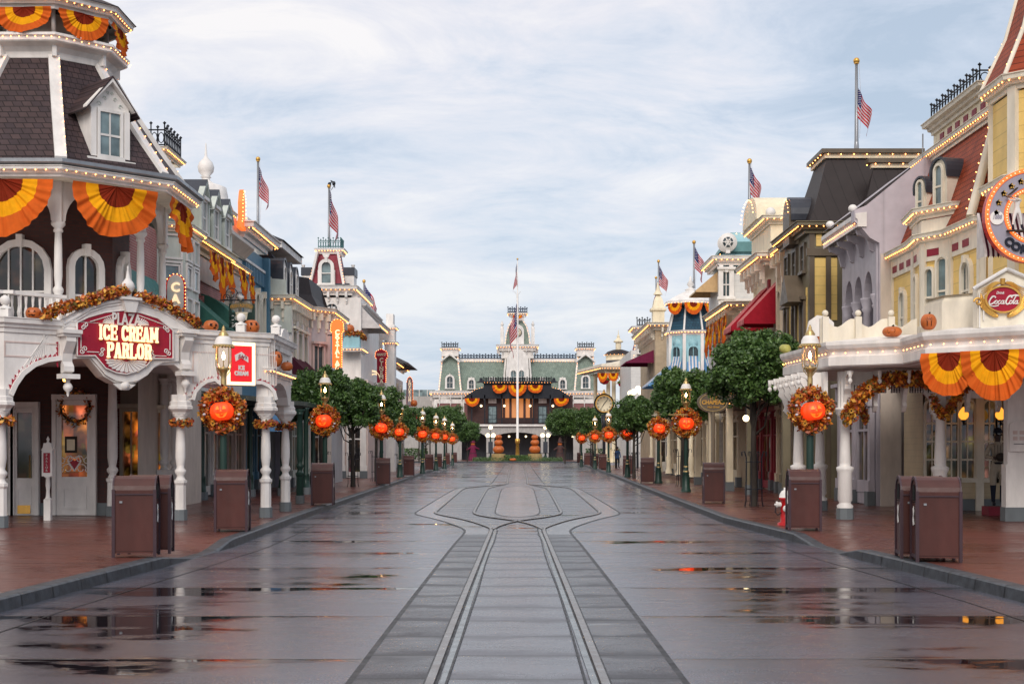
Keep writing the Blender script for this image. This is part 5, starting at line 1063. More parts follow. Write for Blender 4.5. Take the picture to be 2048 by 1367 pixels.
# L3 white gabled house with turret dome
o = body('white_house', 'white house with domed turret and brown banded cornice beside the blue house', W, 50.5, 54.2, 8.9, 'wclap'); shopfront(o, W, 50.5, 54.2, 3.2, 'pink', 2)
cornice(o, [(-10.5, 50.5), (-10.5, 54.2)], 8.5, .42, .26, 'white2', 1, False, True, .16, .03, name='lower_cornice')
MB('taupe').sweep([(-10.5, 49.8), (-10.5, 54.1)], [(0, 8.95), (.16, 8.95), (.5, 9.3), (.5, 9.42), (0, 9.45)]).build('upper_cornice', o)
MB('white').prism(W, [(50.5, 9.4), (54.2, 9.4), (54.2, 9.8), (53.6, 10.5), (52.2, 10.9), (51.2, 10.5), (50.5, 9.8)], -.6, -.1).build('gable', o)
cornice(o, boxpoly(-12.0, -10.7, 51.0, 52.6), 10.45, .32, .3, 'white2', 1, True, True, .25, .03, name='turret_cornice')
MB('beige').slab(boxpoly(-12.0, -10.7, 51.0, 52.6), 8.9, 10.2).build('turret_wall', o); MB('white').lathe((-11.35, 51.8, 10.45), [(.82, 0), (.80, .5), (.74, .8), (.5, .9), (.32, .95), (.24, 1.0), (.16, 1.05), (.14, 1.15), (.2, 1.18), (.14, 1.22), (.27, 1.38), (.30, 1.55), (.24, 1.72), (.1, 1.86), (.05, 1.95), (.02, 2.4), (0, 2.45)], 20).build('turret_dome', o)
f = wl(-10.35); op = [(53.0, 10.0), (54.1, 10.0), (54.0, 10.2), (53.85, 10.4), (53.85, 11.0), (53.7, 11.35), (53.55, 11.5), (53.4, 11.35), (53.25, 11.0), (53.25, 10.4), (53.1, 10.2)]; MB('neonor').prism(f, op, -.12, .04).build('bell_gable', o); bulbs(o, [f.p(a, b, .07) for a, b in op[1:]], .13, .03)
row(o, W, 50.7, 54.0, 2, 5.2, .7, 2.1, arch=True, trim='white2', pane='glass')
for k_, u in enumerate((51.3, 52.9)): swag(wl(-10.0), u, 8.2, 1.3, 1.05, ['left bunting of two on the white domed house', 'right bunting of two on the white domed house'][k_], 'buntings along the left facades', .1, 35+k_)
r = thing('hanging_sign', 'green roasted coffee sign hanging from a scrolled bracket above the parapet', 'sign', (-8.6, 45, 6)); D = 45; f = Fr((0, D), (1, 0), (0, -1)); X = lambda px: (px-CX)/FL*D
MB('dgreen').box(f, X(458), X(464), hz(655, D), hz(607, D), -.03, .03).box(f, X(504), X(510), hz(655, D), hz(607, D), -.03, .03).prism(f, [(X(463), hz(656, D)), (X(505), hz(656, D)), (X(505), hz(624, D)), (X(463), hz(624, D))], -.02, .02).build('board', r)
b_ = [(X(463), hz(620, D)), (X(484), hz(615, D)), (X(505), hz(620, D)), (X(505), hz(608, D)), (X(484), hz(602, D)), (X(463), hz(608, D))]; MB('olive').prism(f, b_, .021, .04).build('banner', r); txt(r, 'lettering', 'FRESH ROASTED', f, X(484), hz(611, D), .13, 'gold', .04, .05, .75, .003, curve=.4)
txt(r, 'lettering', 'CO', f, X(470), hz(636, D), .22, 'white', .02, .03, 1); txt(r, 'lettering', 'GO', f, X(469), hz(650, D), .2, 'white', .02, .03, 1)
MB('clockf').lathe((X(484), D-.06, hz(640, D)), [(.16, 0), (.2, .2), (.21, .24)], 14, .4).build('cup', r)
mb = MB('iron').tube([(X(440), D, hz(600, D)), (X(512), D, hz(600, D))], .025, 6)
for c, z_, q in ((462, 588, .22), (452, 595, .12), (478, 592, .14)): mb.tube([(X(c)+q*math.cos(a*.5)*(1-a*.045), D, hz(z_, D)+q*math.sin(a*.5)*(1-a*.045)) for a in range(18)], .014, 5)
mb.build('bracket', r); MB('white').tube([(X(478), D-.1, hz(592, D)), (X(486), D-.1, hz(598, D))], .05, 8, .1).build('spotlight', r)
# L4 blue house
o = body('blue_house', 'tall blue house with white Venetian windows and bulb-lit white cornice', W, 54.2, 59, 9.6, 'blues'); shopfront(o, W, 54.2, 59, 3.2, 'bluep', 2)
cornice(o, [(-11.5, 54.2), (-10.5, 54.2), (-10.5, 59), (-11.5, 59)], 10.35, .62, .55, 'white', 1, False, True, .2, .035); MB('white').box(W, 54.3, 58.9, 10.36, 10.6, -.5, .2).build('blocking', o)
MB('white').box(W, 54.2, 59, 8.95, 9.05, 0, .12).build('string_course', o); mb = MB('bluep')
for i in range(14): mb.box(W, 54.4+i*.33, 54.55+i*.33, 8.35, 8.9, 0, .12)
mb.build('corbel_table', o); row(o, W, 54.5, 58.7, 3, 5.0, .62, 2.9, arch=True, trim='white2', pane='curt', t=.15, dep=.18)
for i in range(4): MB('white2').box(W, 54.55+i*1.38, 54.67+i*1.38, 4.7, 7.5, 0, .16).build('colonnette', o)
MB('blues').box(W, 58.6, 59, 3.8, 9.6, 0, .25).build('corner_pier', o)
pole(516, 57, 318, 470, 'flagpole with gold tip on the blue house', .06); flag(516, 57, 332, .95, 'limp flag with stars and stripes above the blue house', 1, 1, .16)
# L5 grey corner house with black mansard
o = thing('grey_corner_house', 'grey and pink corner house with black mansard dormers and plum awning', 'building', (-9.5, 59.3, .12))
P5 = [(-20, 59.3), (-9.55, 59.3), (-9.5, 64), (-8.62, 65.2), (-8.62, 70), (-20, 70)]; MB('grey').slab(P5, .12, 7.75).build('wall', o)
cornice(o, P5, 8.15, .34, .4, 'white2', 1, True, True, .22, .03, brackets=.42, bh=.55)
fs = Fr(P5[1], Vector(P5[2])-Vector(P5[1])); fc = Fr(P5[2], Vector(P5[3])-Vector(P5[2])); fb = Fr((P5[0][0], 59.3), (1, 0), (0, -1)); L5 = 4.7
MB('greyg').box(fb, 8.0, 10.6, 6.6, 7.7, 0, .05).box(fb, 8.0, 10.45, 5.1, 5.16, .0, .06).build('band', o); MB('lavd').box(fb, 9.9, 10.35, .2, 6.5, 0, .06).build('pilaster', o)
for i in range(4): MB('white').box(fs, .1+i*1.45, .35+i*1.45, 3.9, 7.2, 0, .12).build('pilaster', o)
for i in range(3): window(o, fs, .95+i*1.45, 4.5, .8, 2.2, False, 'white2', 'glass')
for u in (.08, 1.28): MB('pink').box(fc, u, u+.16 if u < 1 else u+.2, .2, 7.2, 0, .08).build('pilaster', o)
window(o, fc, .7, 4.2, .6, 2.2, False, 'pink', 'glass'); shopfront(o, fs, 0, 4.7, 3.2, 'greyg', 2); shopfront(o, fc, 0, 1.48, 3.2, 'taupe', 1)
awning(o, fs, .3, 4.5, 5.7, 4.6, 1.1, 'amar', 'awhite', .18, .3, name='awning') if False else awning(o, fs, .2, 4.4, 5.7, 4.55, 1.15, 'amar', None, .25, .02)
MB('amar', 'awhite'); mb = MB('amar', 'awhite')
for i in range(20):
    mb.cur = i % 2; a = .2+4.2*i/20; mb.add([fs.p(a, 4.55, 1.16), fs.p(a+.21, 4.55, 1.16), fs.p(a+.21, 4.33, 1.17), fs.p(a+.105, 4.27, 1.17), fs.p(a, 4.33, 1.17)], [(0, 1, 2, 3, 4)])
mb.build('valance', o)
MB('greyg').prism(fb, [(9.1, 8.15), (10.35, 8.15), (10.35, 8.8), (9.75, 8.85), (9.1, 9.7)], -.2, -.02).build('parapet', o); MB('seam').sweep([(-20, 59.9), (-9.9, 59.9), (-9.9, 64), (-9.1, 65.2), (-9.1, 69.5)], [(0, 8.15), (-.35, 8.8), (-.5, 9.6)]).build('roof', o)
MB('shk').slab(boxpoly(-20, -10.5, 60.6, 69), 9.3, 9.9).build('roof', o)
MB('shk').prism(fb, [(7.6, 9.0), (9.8, 9.0), (9.85, 9.6), (9.6, 10.0), (9.2, 10.25), (8.6, 10.35), (7.6, 10.35)], -1.6, -.6).build('gable', o)
for i in range(3):
    u = .7+i*1.5; g = MB('white').box(fs.off(-.3), u-.42, u+.42, 8.15, 9.3, -1, 0).prism(fs.off(-.3), [(u-.42, 9.3), (u+.42, 9.3)]+arc(u, 9.3, .42, 0, 180, 8), -1, 0).build('dormer', o)
    MB('slate').prism(fs.off(-.28), [(u-.5, 8.3), (u-.43, 8.3), (u-.43, 9.3)]+[q for q in arc(u, 9.3, .43, 180, 0, 8)]+[(u+.43, 8.3), (u+.5, 8.3), (u+.5, 9.3)]+arc(u, 9.3, .5, 0, 180, 8), -1.1, .03).build('dormer_roof', o); window(o, fs.off(-.3), u, 8.35, .5, 1.05, True, 'white', 'glass', .06, .06, False, False)
MB('shk').sweep(boxpoly(-20, -9.9, 60.3, 66), [(0, 10.6), (-1.1, 11.15)], True).build('roof', o); MB('white').slab(boxpoly(-20, -10.0, 60.4, 66), 10.3, 10.58).build('attic', o)
mansard(o, [(-20, 66), (-8.9, 65.6), (-8.9, 69.6), (-20, 70)], 8.16, 9.0, 1.6, 'shk', True)
# L6 red mansard tower and its building
DT = 78; xt = lambda px: (px-CX)/FL*DT; zt_ = lambda py: hz(py, DT)
o = thing('tower_house', 'white house with crimson mansard clock-style tower, arched window and iron cresting', 'building', (-10.2, DT, .12)); f = Fr((0, DT), (1, 0), (0, -1))
x0, x1 = xt(560), xt(722); MB('white').slab(boxpoly(x0, x1, DT, 88), .12, zt_(595)).build('wall', o)
cornice(o, boxpoly(x0, xt(702), DT, 86), zt_(572), .42, .5, 'white', 1, True, True, .22, .035, brackets=.45, bh=.35); cornice(o, boxpoly(x0, xt(724), DT+.6, 88), zt_(606), .2, .2, 'white', 1, True, False, name='string_course')
MB('slate').slab(boxpoly(x0, xt(698), DT+.1, 86), zt_(572), zt_(566)).build('ledge', o)
tp = boxpoly(xt(617), xt(690), DT+.2, DT+2.2); mansard(o, tp, zt_(568), zt_(502), .42, 'crimroof', False); hw = (xt(690)-xt(617))
for px0, px1 in ((618, 632), (689, 677)):
    mb = MB('white'); a, b, c, d = xt(px0), xt(px0)+(.12 if px0 < 650 else -.12), xt(px1)+(.12 if px0 < 650 else -.12), xt(px1); mb.prism(f, [(a, zt_(568)), (b, zt_(568)), (c, zt_(502)), (d, zt_(502))], -.45, .02).build('hip_trim', o); bulbs(o, [(a, DT-.06, zt_(566)), (d, DT-.06+.2, zt_(503))], .14, .026, 'bulb')
cornice(o, boxpoly(xt(633), xt(680), DT+.55, DT+1.85), zt_(494), .2, .3, 'white', 1, True, True, .14, .03); balustrade_iron(o, [(xt(634), DT+.5), (xt(679), DT+.5), (xt(679), DT+1.8)], zt_(494), .58, 'teal', .13, r=.02)
fw = Fr((0, DT+.0), (1, 0), (0, -1)); window(o, fw, xt(653), zt_(568)+.05, .5, 1.15, True, 'white', 'curt', .18, .16, True, True, 2, True, 1); mb = MB('white').box(fw, xt(636), xt(641), zt_(567), zt_(540), -.2, .1).box(fw, xt(665), xt(670), zt_(567), zt_(540), -.2, .1).prism(fw, [(xt(645), zt_(508)), (xt(661), zt_(508)), (xt(657), zt_(516)), (xt(649), zt_(516))], .16, .2).build('dormer_trim', o)
for s, px in ((1, 696), (-1, 610)): MB('slate').box(f, xt(px)-.3, xt(px)+.3, zt_(548), zt_(532), -2, -.5).build('side_dormer_roof', o); MB('white').box(f, xt(px)-.26, xt(px)+.26, zt_(568), zt_(548)-.002, -1.9, -.55).lathe((xt(px)+s*.2, DT+.7, zt_(532)), [(.06, 0), (.12, .15)], 6).build('side_dormer', o)
window(o, f, xt(664), zt_(640), .62, .9, True, 'white', 'glass', .1); awning(o, f, xt(655), xt(676), zt_(612), zt_(645), .5, 'awhite', 'agrey', .12, .05, sides=False)
window(o, f, xt(640), zt_(700), .6, 1.2, False, 'white', 'glass'); MB('bluel').box(f, xt(686), xt(722), zt_(697), zt_(668), 0, .7).build('balcony', o); cornice(o, [(xt(684), DT), (xt(684), DT-.7), (xt(724), DT-.7), (xt(724), DT+2)], zt_(697), .15, .2, 'white', 1, False, True, .16, .03, name='balcony_cornice')
awning(o, wl(x1), 78.3, 82, zt_(612), zt_(652), 1.0, 'awhite', 'agrey', .3, .1); MB('pink').slab(boxpoly(x0, xt(738), DT-.5, 88), .12, zt_(760)).build('ground_floor', o); shopfront(o, Fr((xt(640), DT-.5), (1, 0), (0, -1)), 0, 2.6, 3.2, 'white', 2)
garland('garland', [(xt(688)+i*.2, DT-.75, zt_(668)) for i in range(6)]+[(xt(724), DT-.3+i*.6, zt_(672)) for i in range(4)], .17, 700, .07, 'autumn leaf garland along the balcony of the crimson tower house', 'garland', None, None, (xt(700), DT-.7, zt_(670)), 31)
pumpkin(xt(700), DT-.45, zt_(667), .3, 'plain pumpkin on the leafy balcony of the crimson tower house', 0, kind=-1)
pole(658, DT+1, 372, 494, 'flagpole on the crimson mansard tower, topped by two perched birds', .07); flag(658, DT+1, 378, 1.6, 'limp striped flag above the crimson mansard tower', 3, 1, .10)
for s, px, py in ((-1, 654, 362), (1, 663, 360)):
    x, z = xt(px), zt_(py); b = MB('iron').ball((x, DT+1, z), .10, 8, 1.3).tube([(x, DT+1, z), (x-s*.12, DT+1, z+.14), (x-s*.2, DT+1, z+.16)], .05, 6, .015).tube([(x, DT+1, z), (x+s*.06, DT+1, z-.25)], .05, 6, .02); tag(b.build('bird', None, None, (x, DT+1, z)), f'small dark bird perched on the {"left" if s < 0 else "right"} of the tower flagpole tip', 'bird')
MB('iron').tube([(xt(654), DT+1, zt_(366)), (xt(658), DT+1, zt_(373)), (xt(663), DT+1, zt_(365))], .02, 4).build('perch', o)
r = thing('vertical_sign', 'tall orange illuminated vertical sign of an art shop above the trees', 'sign', (xt(675), 64, 6)); D = 64; X = lambda px: (px-CX)/FL*D; f = Fr((0, D), (1, 0), (0, -1))
pl = [(X(665), hz(735, D)), (X(684), hz(735, D)), (X(684), hz(665, D)), (X(688), hz(663, D)), (X(687), hz(650, D))]+[(X(675)+.30*math.cos(a), hz(651, D)+.30*math.sin(a)) for a in (.3, .8, 1.3, 1.8, 2.3, 2.8)]+[(X(662), hz(650, D)), (X(661), hz(663, D)), (X(665), hz(665, D))]
MB('neonor').prism(f, pl, -.12, .05).build('panel', r); bulbs(r, [f.p(a, b, .07) for a, b in pl[1:]], .09, .026); vtext(r, 'lettering', 'CRYSTAL ARTS', f, X(675), hz(661, D), .30, 'neon', .172, .05, .07, 1, .012); MB('iron').tube([(X(655), D, hz(670, D)), (X(664), D, hz(670, D))], .03, 5).build('bracket', r)
# L7 cinema block and the facades beyond
W7 = wl(-9.9); o = body('cinema_house', 'white ornate cinema house with bracketed cornice behind the crimson cinema sign', W7, 88, 101, 9.4, 'white'); cornice(o, [(-12, 88), (-9.9, 88), (-9.9, 101)], 10.2, .9, .5, 'white', 1, False, True, .25, .04, brackets=.9, bh=.9); row(o, W7, 89, 100, 3, 5.5, 1.3, 2.5, trim='white2'); shopfront(o, W7, 88, 101, 3.2, 'pink', 4, 'glassw')
balustrade_iron(o, [(-12, 88.2), (-10, 88.2), (-10, 92)], 10.2, .6, 'iron', .25, r=.02); MB('white').lathe((-10.6, 94, 10.2), [(.6, 0), (.5, .4), (.6, .6), (.5, 1.1), (.15, 1.3), (.05, 1.9)], 12).build('roof_urn', o); MB('white').lathe((-10.4, 98, 10.2), [(.5, 0), (.4, .4), (.5, .6), (.4, .9), (.1, 1.1), (.02, 1.4)], 12).build('roof_urn', o)
pole(728, 90, 562, 640, 'plain flagpole on the cinema house', .07); flag(728, 90, 566, 1.7, 'limp flag above the cinema house', 5, 1, .22)
f = Fr((0, 90), (1, 0), (0, -1)); mb = MB('cream')
ar = lambda c, w_, z0, h: [((c-CX)/FL*84+w_*math.cos(t), 84, z0+h*math.sin(t)) for t in [PI-k*PI/10 for k in range(11)]]
r = thing('lit_canopy', 'double-arched illuminated canopy scrollwork above the clipped trees on the left', 'canopy', (-8.5, 84, 5)); bb = MB('neon')
for c in (722, 745): bb.tube(ar(c, .42, hz(755, 84), .40), .06, 6); bb.tube(ar(c+4, .25, hz(756, 84), .25), .045, 6)
bb.build('arch', r)
r = thing('vertical_sign', 'crimson vertical cinema sign outlined with bulbs', 'sign', (-8, 84, 6)); D = 84; X = lambda px: (px-CX)/FL*D; f = Fr((0, D), (1, 0), (0, -1))
pl = [(X(754), hz(765, D)), (X(772), hz(765, D)), (X(772), hz(718, D)), (X(776), hz(714, D)), (X(774), hz(703, D)), (X(763), hz(697, D)), (X(751), hz(703, D)), (X(750), hz(714, D)), (X(754), hz(718, D))]; MB('crim').prism(f, pl, -.12, .05).build('panel', r); bulbs(r, [f.p(a, b, .07) for a, b in pl[1:]], .1, .026)
txt(r, 'lettering', 'MAIN ST', f, X(763), hz(709, D), .22, 'cream', .05, .07, .65, .006); vtext(r, 'lettering', 'CINEMA', f, X(763), hz(716, D), .34, 'cream', .25, .05, .07, .95, .014)
o = thing('pylon_house', 'narrow cream pylon-fronted house with urn-topped parapet beyond the cinema', 'building', (-9.4, 102, .12)); MB('pink').slab(boxpoly(-18, (782-CX)/FL*102, 101.2, 103.5), .12, 8.6).build('wall', o); xa, xb = (770-CX)/FL*101, (790-CX)/FL*101
MB('white').slab(boxpoly(xa, xb, 100.6, 102), .12, hz(650, 101)).build('pylon', o); cornice(o, boxpoly(xa, xb, 100.6, 102), hz(684, 101), .2, .25, 'white', 1, True, True, .15, .035); cornice(o, boxpoly(xa, xb, 100.6, 102), hz(655, 101), .18, .2, 'white', 1, True, True, .15, .03); MB('white').slab(boxpoly(xa+.1, xb-.1, 100.7, 101.9), hz(655, 101), hz(628, 101)).build('parapet', o)
o = body('far_house', 'cream house with dark canopy, last of the left row', wl(-10.0), 104, 124, 7.6, 'pink'); cornice(o, [(-12, 104), (-10, 104), (-10, 124)], hz(745, 118)+.6, .7, .4, 'white2', 1, False, True, .35, .05, 'bulbfar'); row(o, wl(-10), 105, 123, 5, 5, 1.2, 2.0, trim='white2'); shopfront(o, wl(-10), 104, 124, 3.2, 'white', 6, 'glassw'); awning(o, wl(-10), 108, 118, 9.1, 8.3, 1.7, 'dgrey', None, .5, .05)
r = thing('vertical_sign', 'white round-topped vertical sign edged in crimson at the end of the left row', 'sign', (-8.6, 116, 5)); D = 116; X = lambda px: (px-CX)/FL*D; f = Fr((0, D), (1, 0), (0, -1)); pl = [(X(813), hz(812, D)), (X(826), hz(812, D)), (X(826), hz(765, D)), (X(824), hz(756, D)), (X(819.5), hz(752, D)), (X(815), hz(756, D)), (X(813), hz(765, D))]
MB('crim').prism(f, pl, -.1, .03).build('case', r); c_ = (X(819.5), hz(782, D)); MB('fwh').prism(f, [(c_[0]+(a-c_[0])*.7, c_[1]+(b-c_[1])*.92) for a, b in pl], .03, .05).build('panel', r); bulbs(r, [f.p(a, b, .06) for a, b in pl[1:]], .16, .035, 'bulbfar'); vtext(r, 'lettering', 'EMPORIUM', f, X(819.5), hz(760, D), .3, 'neon', .22, .05, .06, 1)
r = thing('column_finial', 'carved orange pumpkin head on a red post near the end of the left row', 'pumpkin', (-7.7, 108, 3)); x = (828-CX)/FL*108; MB('hred').lathe((x, 108, hz(840, 108)), [(.18, 0), (.3, .3), (.18, .7)], 10).build('post', r); MB('pump').ball((x, 108, hz(806, 108)), .28, 18, 1.0, 8, .1).build('pumpkin', r)
# verandah posts in dark green along the left shops
k = 0
for px, D in ((388, 43), (404, 44.5), (612, 50), (626, 54), (500, 47.5), (565, 49)):
    x = (px-CX)/FL*D; k += 1; p = MB('dgreen').lathe((x, D, .4), [(.14, 0), (.11, .4), (.12, .45), (.085, .5), (.08, 2.7), (.13, 2.8)], 12); p.m('footing').lathe((x, D, .15), [(.19, 0), (.19, .25)], 8)
    tag(p.build('verandah_post', None, None, (x, D, .15)), ['dark green verandah post left of a close pair, seen through the parlour arcade', 'dark green verandah post right of a close pair, seen through the arcade', 'dark green verandah post just left of the second gas lamp', 'dark green verandah post behind the second gas lamp', 'dark green verandah post between the arcade columns', 'slim green verandah post behind the two outer arcade columns'][k-1], 'post', 'green verandah posts')
o = thing('verandah', 'flat green verandah roof along the left shops behind the parlour', 'verandah', (-9, 48, 2.9)); MB('dgreen').slab([(-10.4, 42.5), (-8.6, 42.5), (-7.4, 50), (-7.6, 59), (-10.4, 59)], 3.25, 3.4).build('roof', o)
MB('abeige'); r = thing('hanging_banner', 'blue banner with scalloped hem behind the paired arcade columns', 'banner', (-8, 47, 2.6)); MB('ablue').box(Fr((0, 46), (1, 0), (0, -1)), (527-CX)/FL*46, (566-CX)/FL*46, hz(862, 46), hz(828, 46), 0, .03).build('cloth', r)
# ---------------------------------------------------------------- right foreground: corner cafe with white canopy
CC = thing('corner_cafe', 'yellow corner cafe with red tile mansard, iron roof gallery and white pillared canopy', 'building', (10.8, 33.4, .12))
PU = [(10.5, 39.8), (10.5, 37.6), (10.35, 36.3), (10.8, 35.4), (10.9, 33.4), (12.0, 32.4), (22, 32.4), (22, 39.8)]
W2 = PU[::1]
MB('yel').slab(W2, 3.6, 7.0).build('upper_wall', CC)
def seg(a, b): return Fr(a, Vector(b)-Vector(a), None)
def fro(a, b):      # frame on the edge a-b whose normal looks to the street (left) or the camera
    u = Vector(b)-Vector(a); n = Vector((u.y, -u.x)); n = n if n.x*-1+n.y*-1 > 0 else -n; return Fr(a, u, n)
for a, b in zip(PU[:5], PU[1:6]):
    f = fro(a, b); L = (Vector(b)-Vector(a)).length; mb = MB('white2').box(f, 0, .14, 3.6, 7.0, 0, .07).box(f, L-.14, L, 3.6, 7.0, 0.001, .07).box(f, .14, L-.14, 6.5, 7.0, 0, .05).box(f, .14, L-.14, 4.3, 4.9, 0, .06); mb.build('trim', CC)
    for k in range(max(1, int(L/.7))): MB('crimroof').box(f, .2+k*.7, .62+k*.7, 6.62, 6.8, .05, .06).build('tile_panel', CC)
cornice(CC, [(11.5, 39.8), (10.5, 39.8), (10.5, 37.6), (10.35, 36.3), (10.8, 35.4), (10.9, 33.4), (12.0, 32.4)][1:], 7.2, .28, .3, 'white2', 1, False, True, .17, .028)
f = fro(PU[2], PU[3]); L = (Vector(PU[3])-Vector(PU[2])).length; window(CC, f, .28, 4.95, .26, 1.35, True, 'white2', 'curt', .07, .09, True, False, 2, True, 1); window(CC, f, .74, 4.95, .32, 1.6, True, 'white2', 'curt', .07, .09, True, False, 2, True, 1)
f = fro(PU[1], PU[2]); window(CC, f, .45, 4.95, .35, 1.3, True, 'white2', 'curt', .07, .09, True, False, 2, True, 1); f = fro(PU[0], PU[1]); window(CC, f, 1.2, 4.7, .45, 1.3, True, 'white2', 'curt', .08, .09)
f = fro(PU[3], PU[4]); window(CC, f, 1.15, 4.95, .5, 1.3, True, 'white2', 'glass', .1, .1)
# bay top with its own cornice
BP = [(11.6, 38.0), (10.45, 37.7), (10.28, 36.2), (10.85, 35.3), (11.7, 35.3)]; MB('white2').slab(BP, 7.0, 7.55).build('bay_head', CC); cornice(CC, BP, 7.85, .26, .28, 'white2', 1, False, True, .16, .028)
for cx_, cy, w_ in ((10.75, 36.2, .30), (10.9, 38.4, .24)):
    f = Fr((cx_, cy), (.35, -1), (-1, -.35)); MB('white2').prism(f, [(-w_, 7.85), (w_, 7.85), (w_, 8.8)]+arc(0, 8.8, w_, 0, 180, 10)+[(-w_, 8.8)], -1.5, 0).build('dormer', CC)
    window(CC, f, 0, 7.95, w_*.95, 1.0, True, 'white2', 'curt', .06, .07, False, False, 2, True, 1); MB('slate').prism(f, [(-w_-.05, 8.62)]+[(-w_-.012, 8.8)]+arc(0, 8.8, w_+.012, 180, 0, 10)+[(w_+.05, 8.62)]+arc(0, 8.8, w_+.07, 0, 180, 10), -1.6, .06).build('dormer_roof', CC)
MR = [(10.75, 40.2), (10.7, 33.6), (22, 33.6), (22, 40.2)]
MB('shr').add([(10.6, 40.4, 7.2), (10.7, 33.5, 7.2), (11.65, 34.5, 9.85), (11.65, 41.2, 9.85), (22, 33.5, 7.2), (22, 34.5, 9.85)], [(0, 1, 2, 3), (1, 4, 5, 2)]).build('mansard_roof', CC)
h = MB('white2'); h.tube([(10.66, 33.46, 7.2), (11.62, 34.46, 9.85)], .12, 6); h.build('hip_trim', CC); bulbs(CC, [(10.55, 33.5, 7.3), (11.5, 34.5, 9.85)], .24, .026); h = MB('white2').tube([(10.6, 40.4, 7.2), (11.6, 41.2, 9.85)], .08, 6).build('hip_trim', CC)
cornice(CC, [(11.6, 41.4), (11.6, 34.4), (22, 34.4)], 10.05, .22, .28, 'white2', 1, False, True, .17, .026)
MB('cream').slab([(11.85, 35.6), (22, 35.6), (22, 40.5), (11.85, 40.5)], 10.0, 10.75).build('attic', CC)
for i in range(6): MB('crimroof').box(wr(11.85), 36.0+i*.7, 36.35+i*.7, 10.25, 10.55, 0, .02).build('tile_panel', CC)
cornice(CC, [(11.85, 40.5), (11.85, 35.9), (22, 35.9)], 10.95, .38, .3, 'white2', 1, False, False); balustrade_iron(CC, [(11.7, 40.2), (11.7, 36.0), (13.3, 36.0)], 10.95, .52, 'iron', .26, 'roof_gallery', .022)
# corner turret with red roof
TC_ = (12.65, 32.0); TO = octo(TC_, 1.75); MB('yel').slab(TO, 3.6, 9.6).build('turret_wall', CC)
for x, y in TO: MB('white2').box(Fr((x, y), (Vector((x, y))-Vector(TC_))), -.1, .06, 3.6, 9.7, -.12, .12).build('corner_board', CC)
cornice(CC, TO, 7.75, .28, .3, 'white2', 1, True, True, .2, .028, name='turret_cornice'); cornice(CC, TO, 9.95, .3, .32, 'white2', 1, True, True, .2, .028, name='turret_cornice'); MB('shr').sweep(octo(TC_, .0001), [(1.95, 9.95), (1.45, 11.1), (1.15, 12.3), (.9, 14)], True).build('turret_roof', CC)
for i in range(8): 
    c = (Vector(TO[i])-Vector(TC_)).normalized()*1.082; bulbs(CC, [(TC_[0]+c.x*a, TC_[1]+c.y*a, z+.04) for a, z in ((1.97, 10.0), (1.47, 11.12), (1.17, 12.32))], .25, .026); MB('white2').tube([(TC_[0]+c.x*a, TC_[1]+c.y*a, z) for a, z in ((1.95, 9.95), (1.45, 11.1), (1.15, 12.3))], .06, 6).build('hip_trim', CC)
for k in (5, 6):
    f = face(TC_, 1.75, k-6); window(CC, f, 0, 8.0, .5, 1.2, True, 'white2', 'glass', .1, .1); window(CC, f, 0, 5.0, .5, 1.4, True, 'white2', 'glass', .1, .1)
# canopy
CP = [(14, 25.0), (9.87, 27.9), (8.40, 29.2), (8.40, 30.9), (7.0, 31.9), (6.75, 36.0), (8.6, 38.5)]
MB('white').slab([(14, 25.2), (9.9, 28.1), (8.6, 29.4), (8.6, 31.1), (7.1, 32.1), (6.95, 36.0), (8.7, 38.3), (22, 38.3), (22, 25.2)], 3.56, 3.62).build('soffit', CC)
MB('white').sweep(CP, [(-.4, 3.58), (0, 3.58), (.03, 3.61), (.03, 3.80), (-.03, 3.84), (-.03, 3.92), (.06, 3.98), (.10, 4.06), (.10, 4.14), (-1.2, 4.32)], False, 0, -1).build('eave', CC)
bulbs(CC, [(x, y, 3.88) for x, y in offpath(CP, .06, -1)], .235, .024)
LN = Fr((0, 32.3), (1, 0), (0, -1)); X0, X1 = LN.u(1690), LN.u(1880); cols = [(X0, 32.3), (X1, 32.3), (11.25, 31.9), (6.95, 35.2), (7.85, 36.9)]
sp = [LN.uz(*p) for p in [(1700, 838), (1704, 815), (1715, 795), (1735, 780), (1760, 772), (1790, 770), (1820, 773), (1845, 783), (1862, 800), (1870, 838)]]
MB('white').prism(LN, [(X0-.15, 3.5), (X0-.15, 2.5), (X0+.1, 2.45)]+sp+[(X1-.1, 2.45), (X1+.15, 2.5), (X1+.15, 3.5)], -.12, 0).build('canopy_arch', CC); MB('white').box(LN, X1, 14, 2.9, 3.5, -.1, 0).box(Fr((6.95, 32.3), (0, 1), (-1, 0)), 0, 4.6, 2.85, 3.5, -.1, 0).build('frieze', CC)
for x0 in [X0+.2+i*.42 for i in range(5)]:
    f = MB('dgrey').box(LN, x0, x0+.32, 3.02, 3.2, 0, .004).build('lattice_panel', CC); mb = MB('white')
    for j in range(5): mb.lathe((x0+.04+j*.06, 32.28, 3.02), [(.012, 0), (.022, .045), (.010, .06), (.022, .1), (.010, .12), (.022, .15), (.012, .18)], 6)
    mb.build('spindle', f)
def bracket(fr, u, name='bracket', big=False):
    f = Fr(fr.p(u, 0, 0), fr.n, fr.uu); s = 1.0 if not big else 1.5
    MB('white').prism(f, [(0, 3.5), (.52, 3.5), (.50, 3.42), (.34, 3.36), (.26, 3.2), (.28, 3.1), (.18, 2.98), (.12, 2.8), (.16, 2.72), (.05, 2.6), (0, 2.58)], -.045*s, .045*s).build(name, CC)
    x, y, _ = fr.p(u, 0, .50); MB('white').lathe((x, y, 3.20), [(.005, 0), (.045, .03), (.055, .07), (.04, .11), (.02, .13), (.045, .15), (.045, .3)], 10).build('drop_finial', CC)
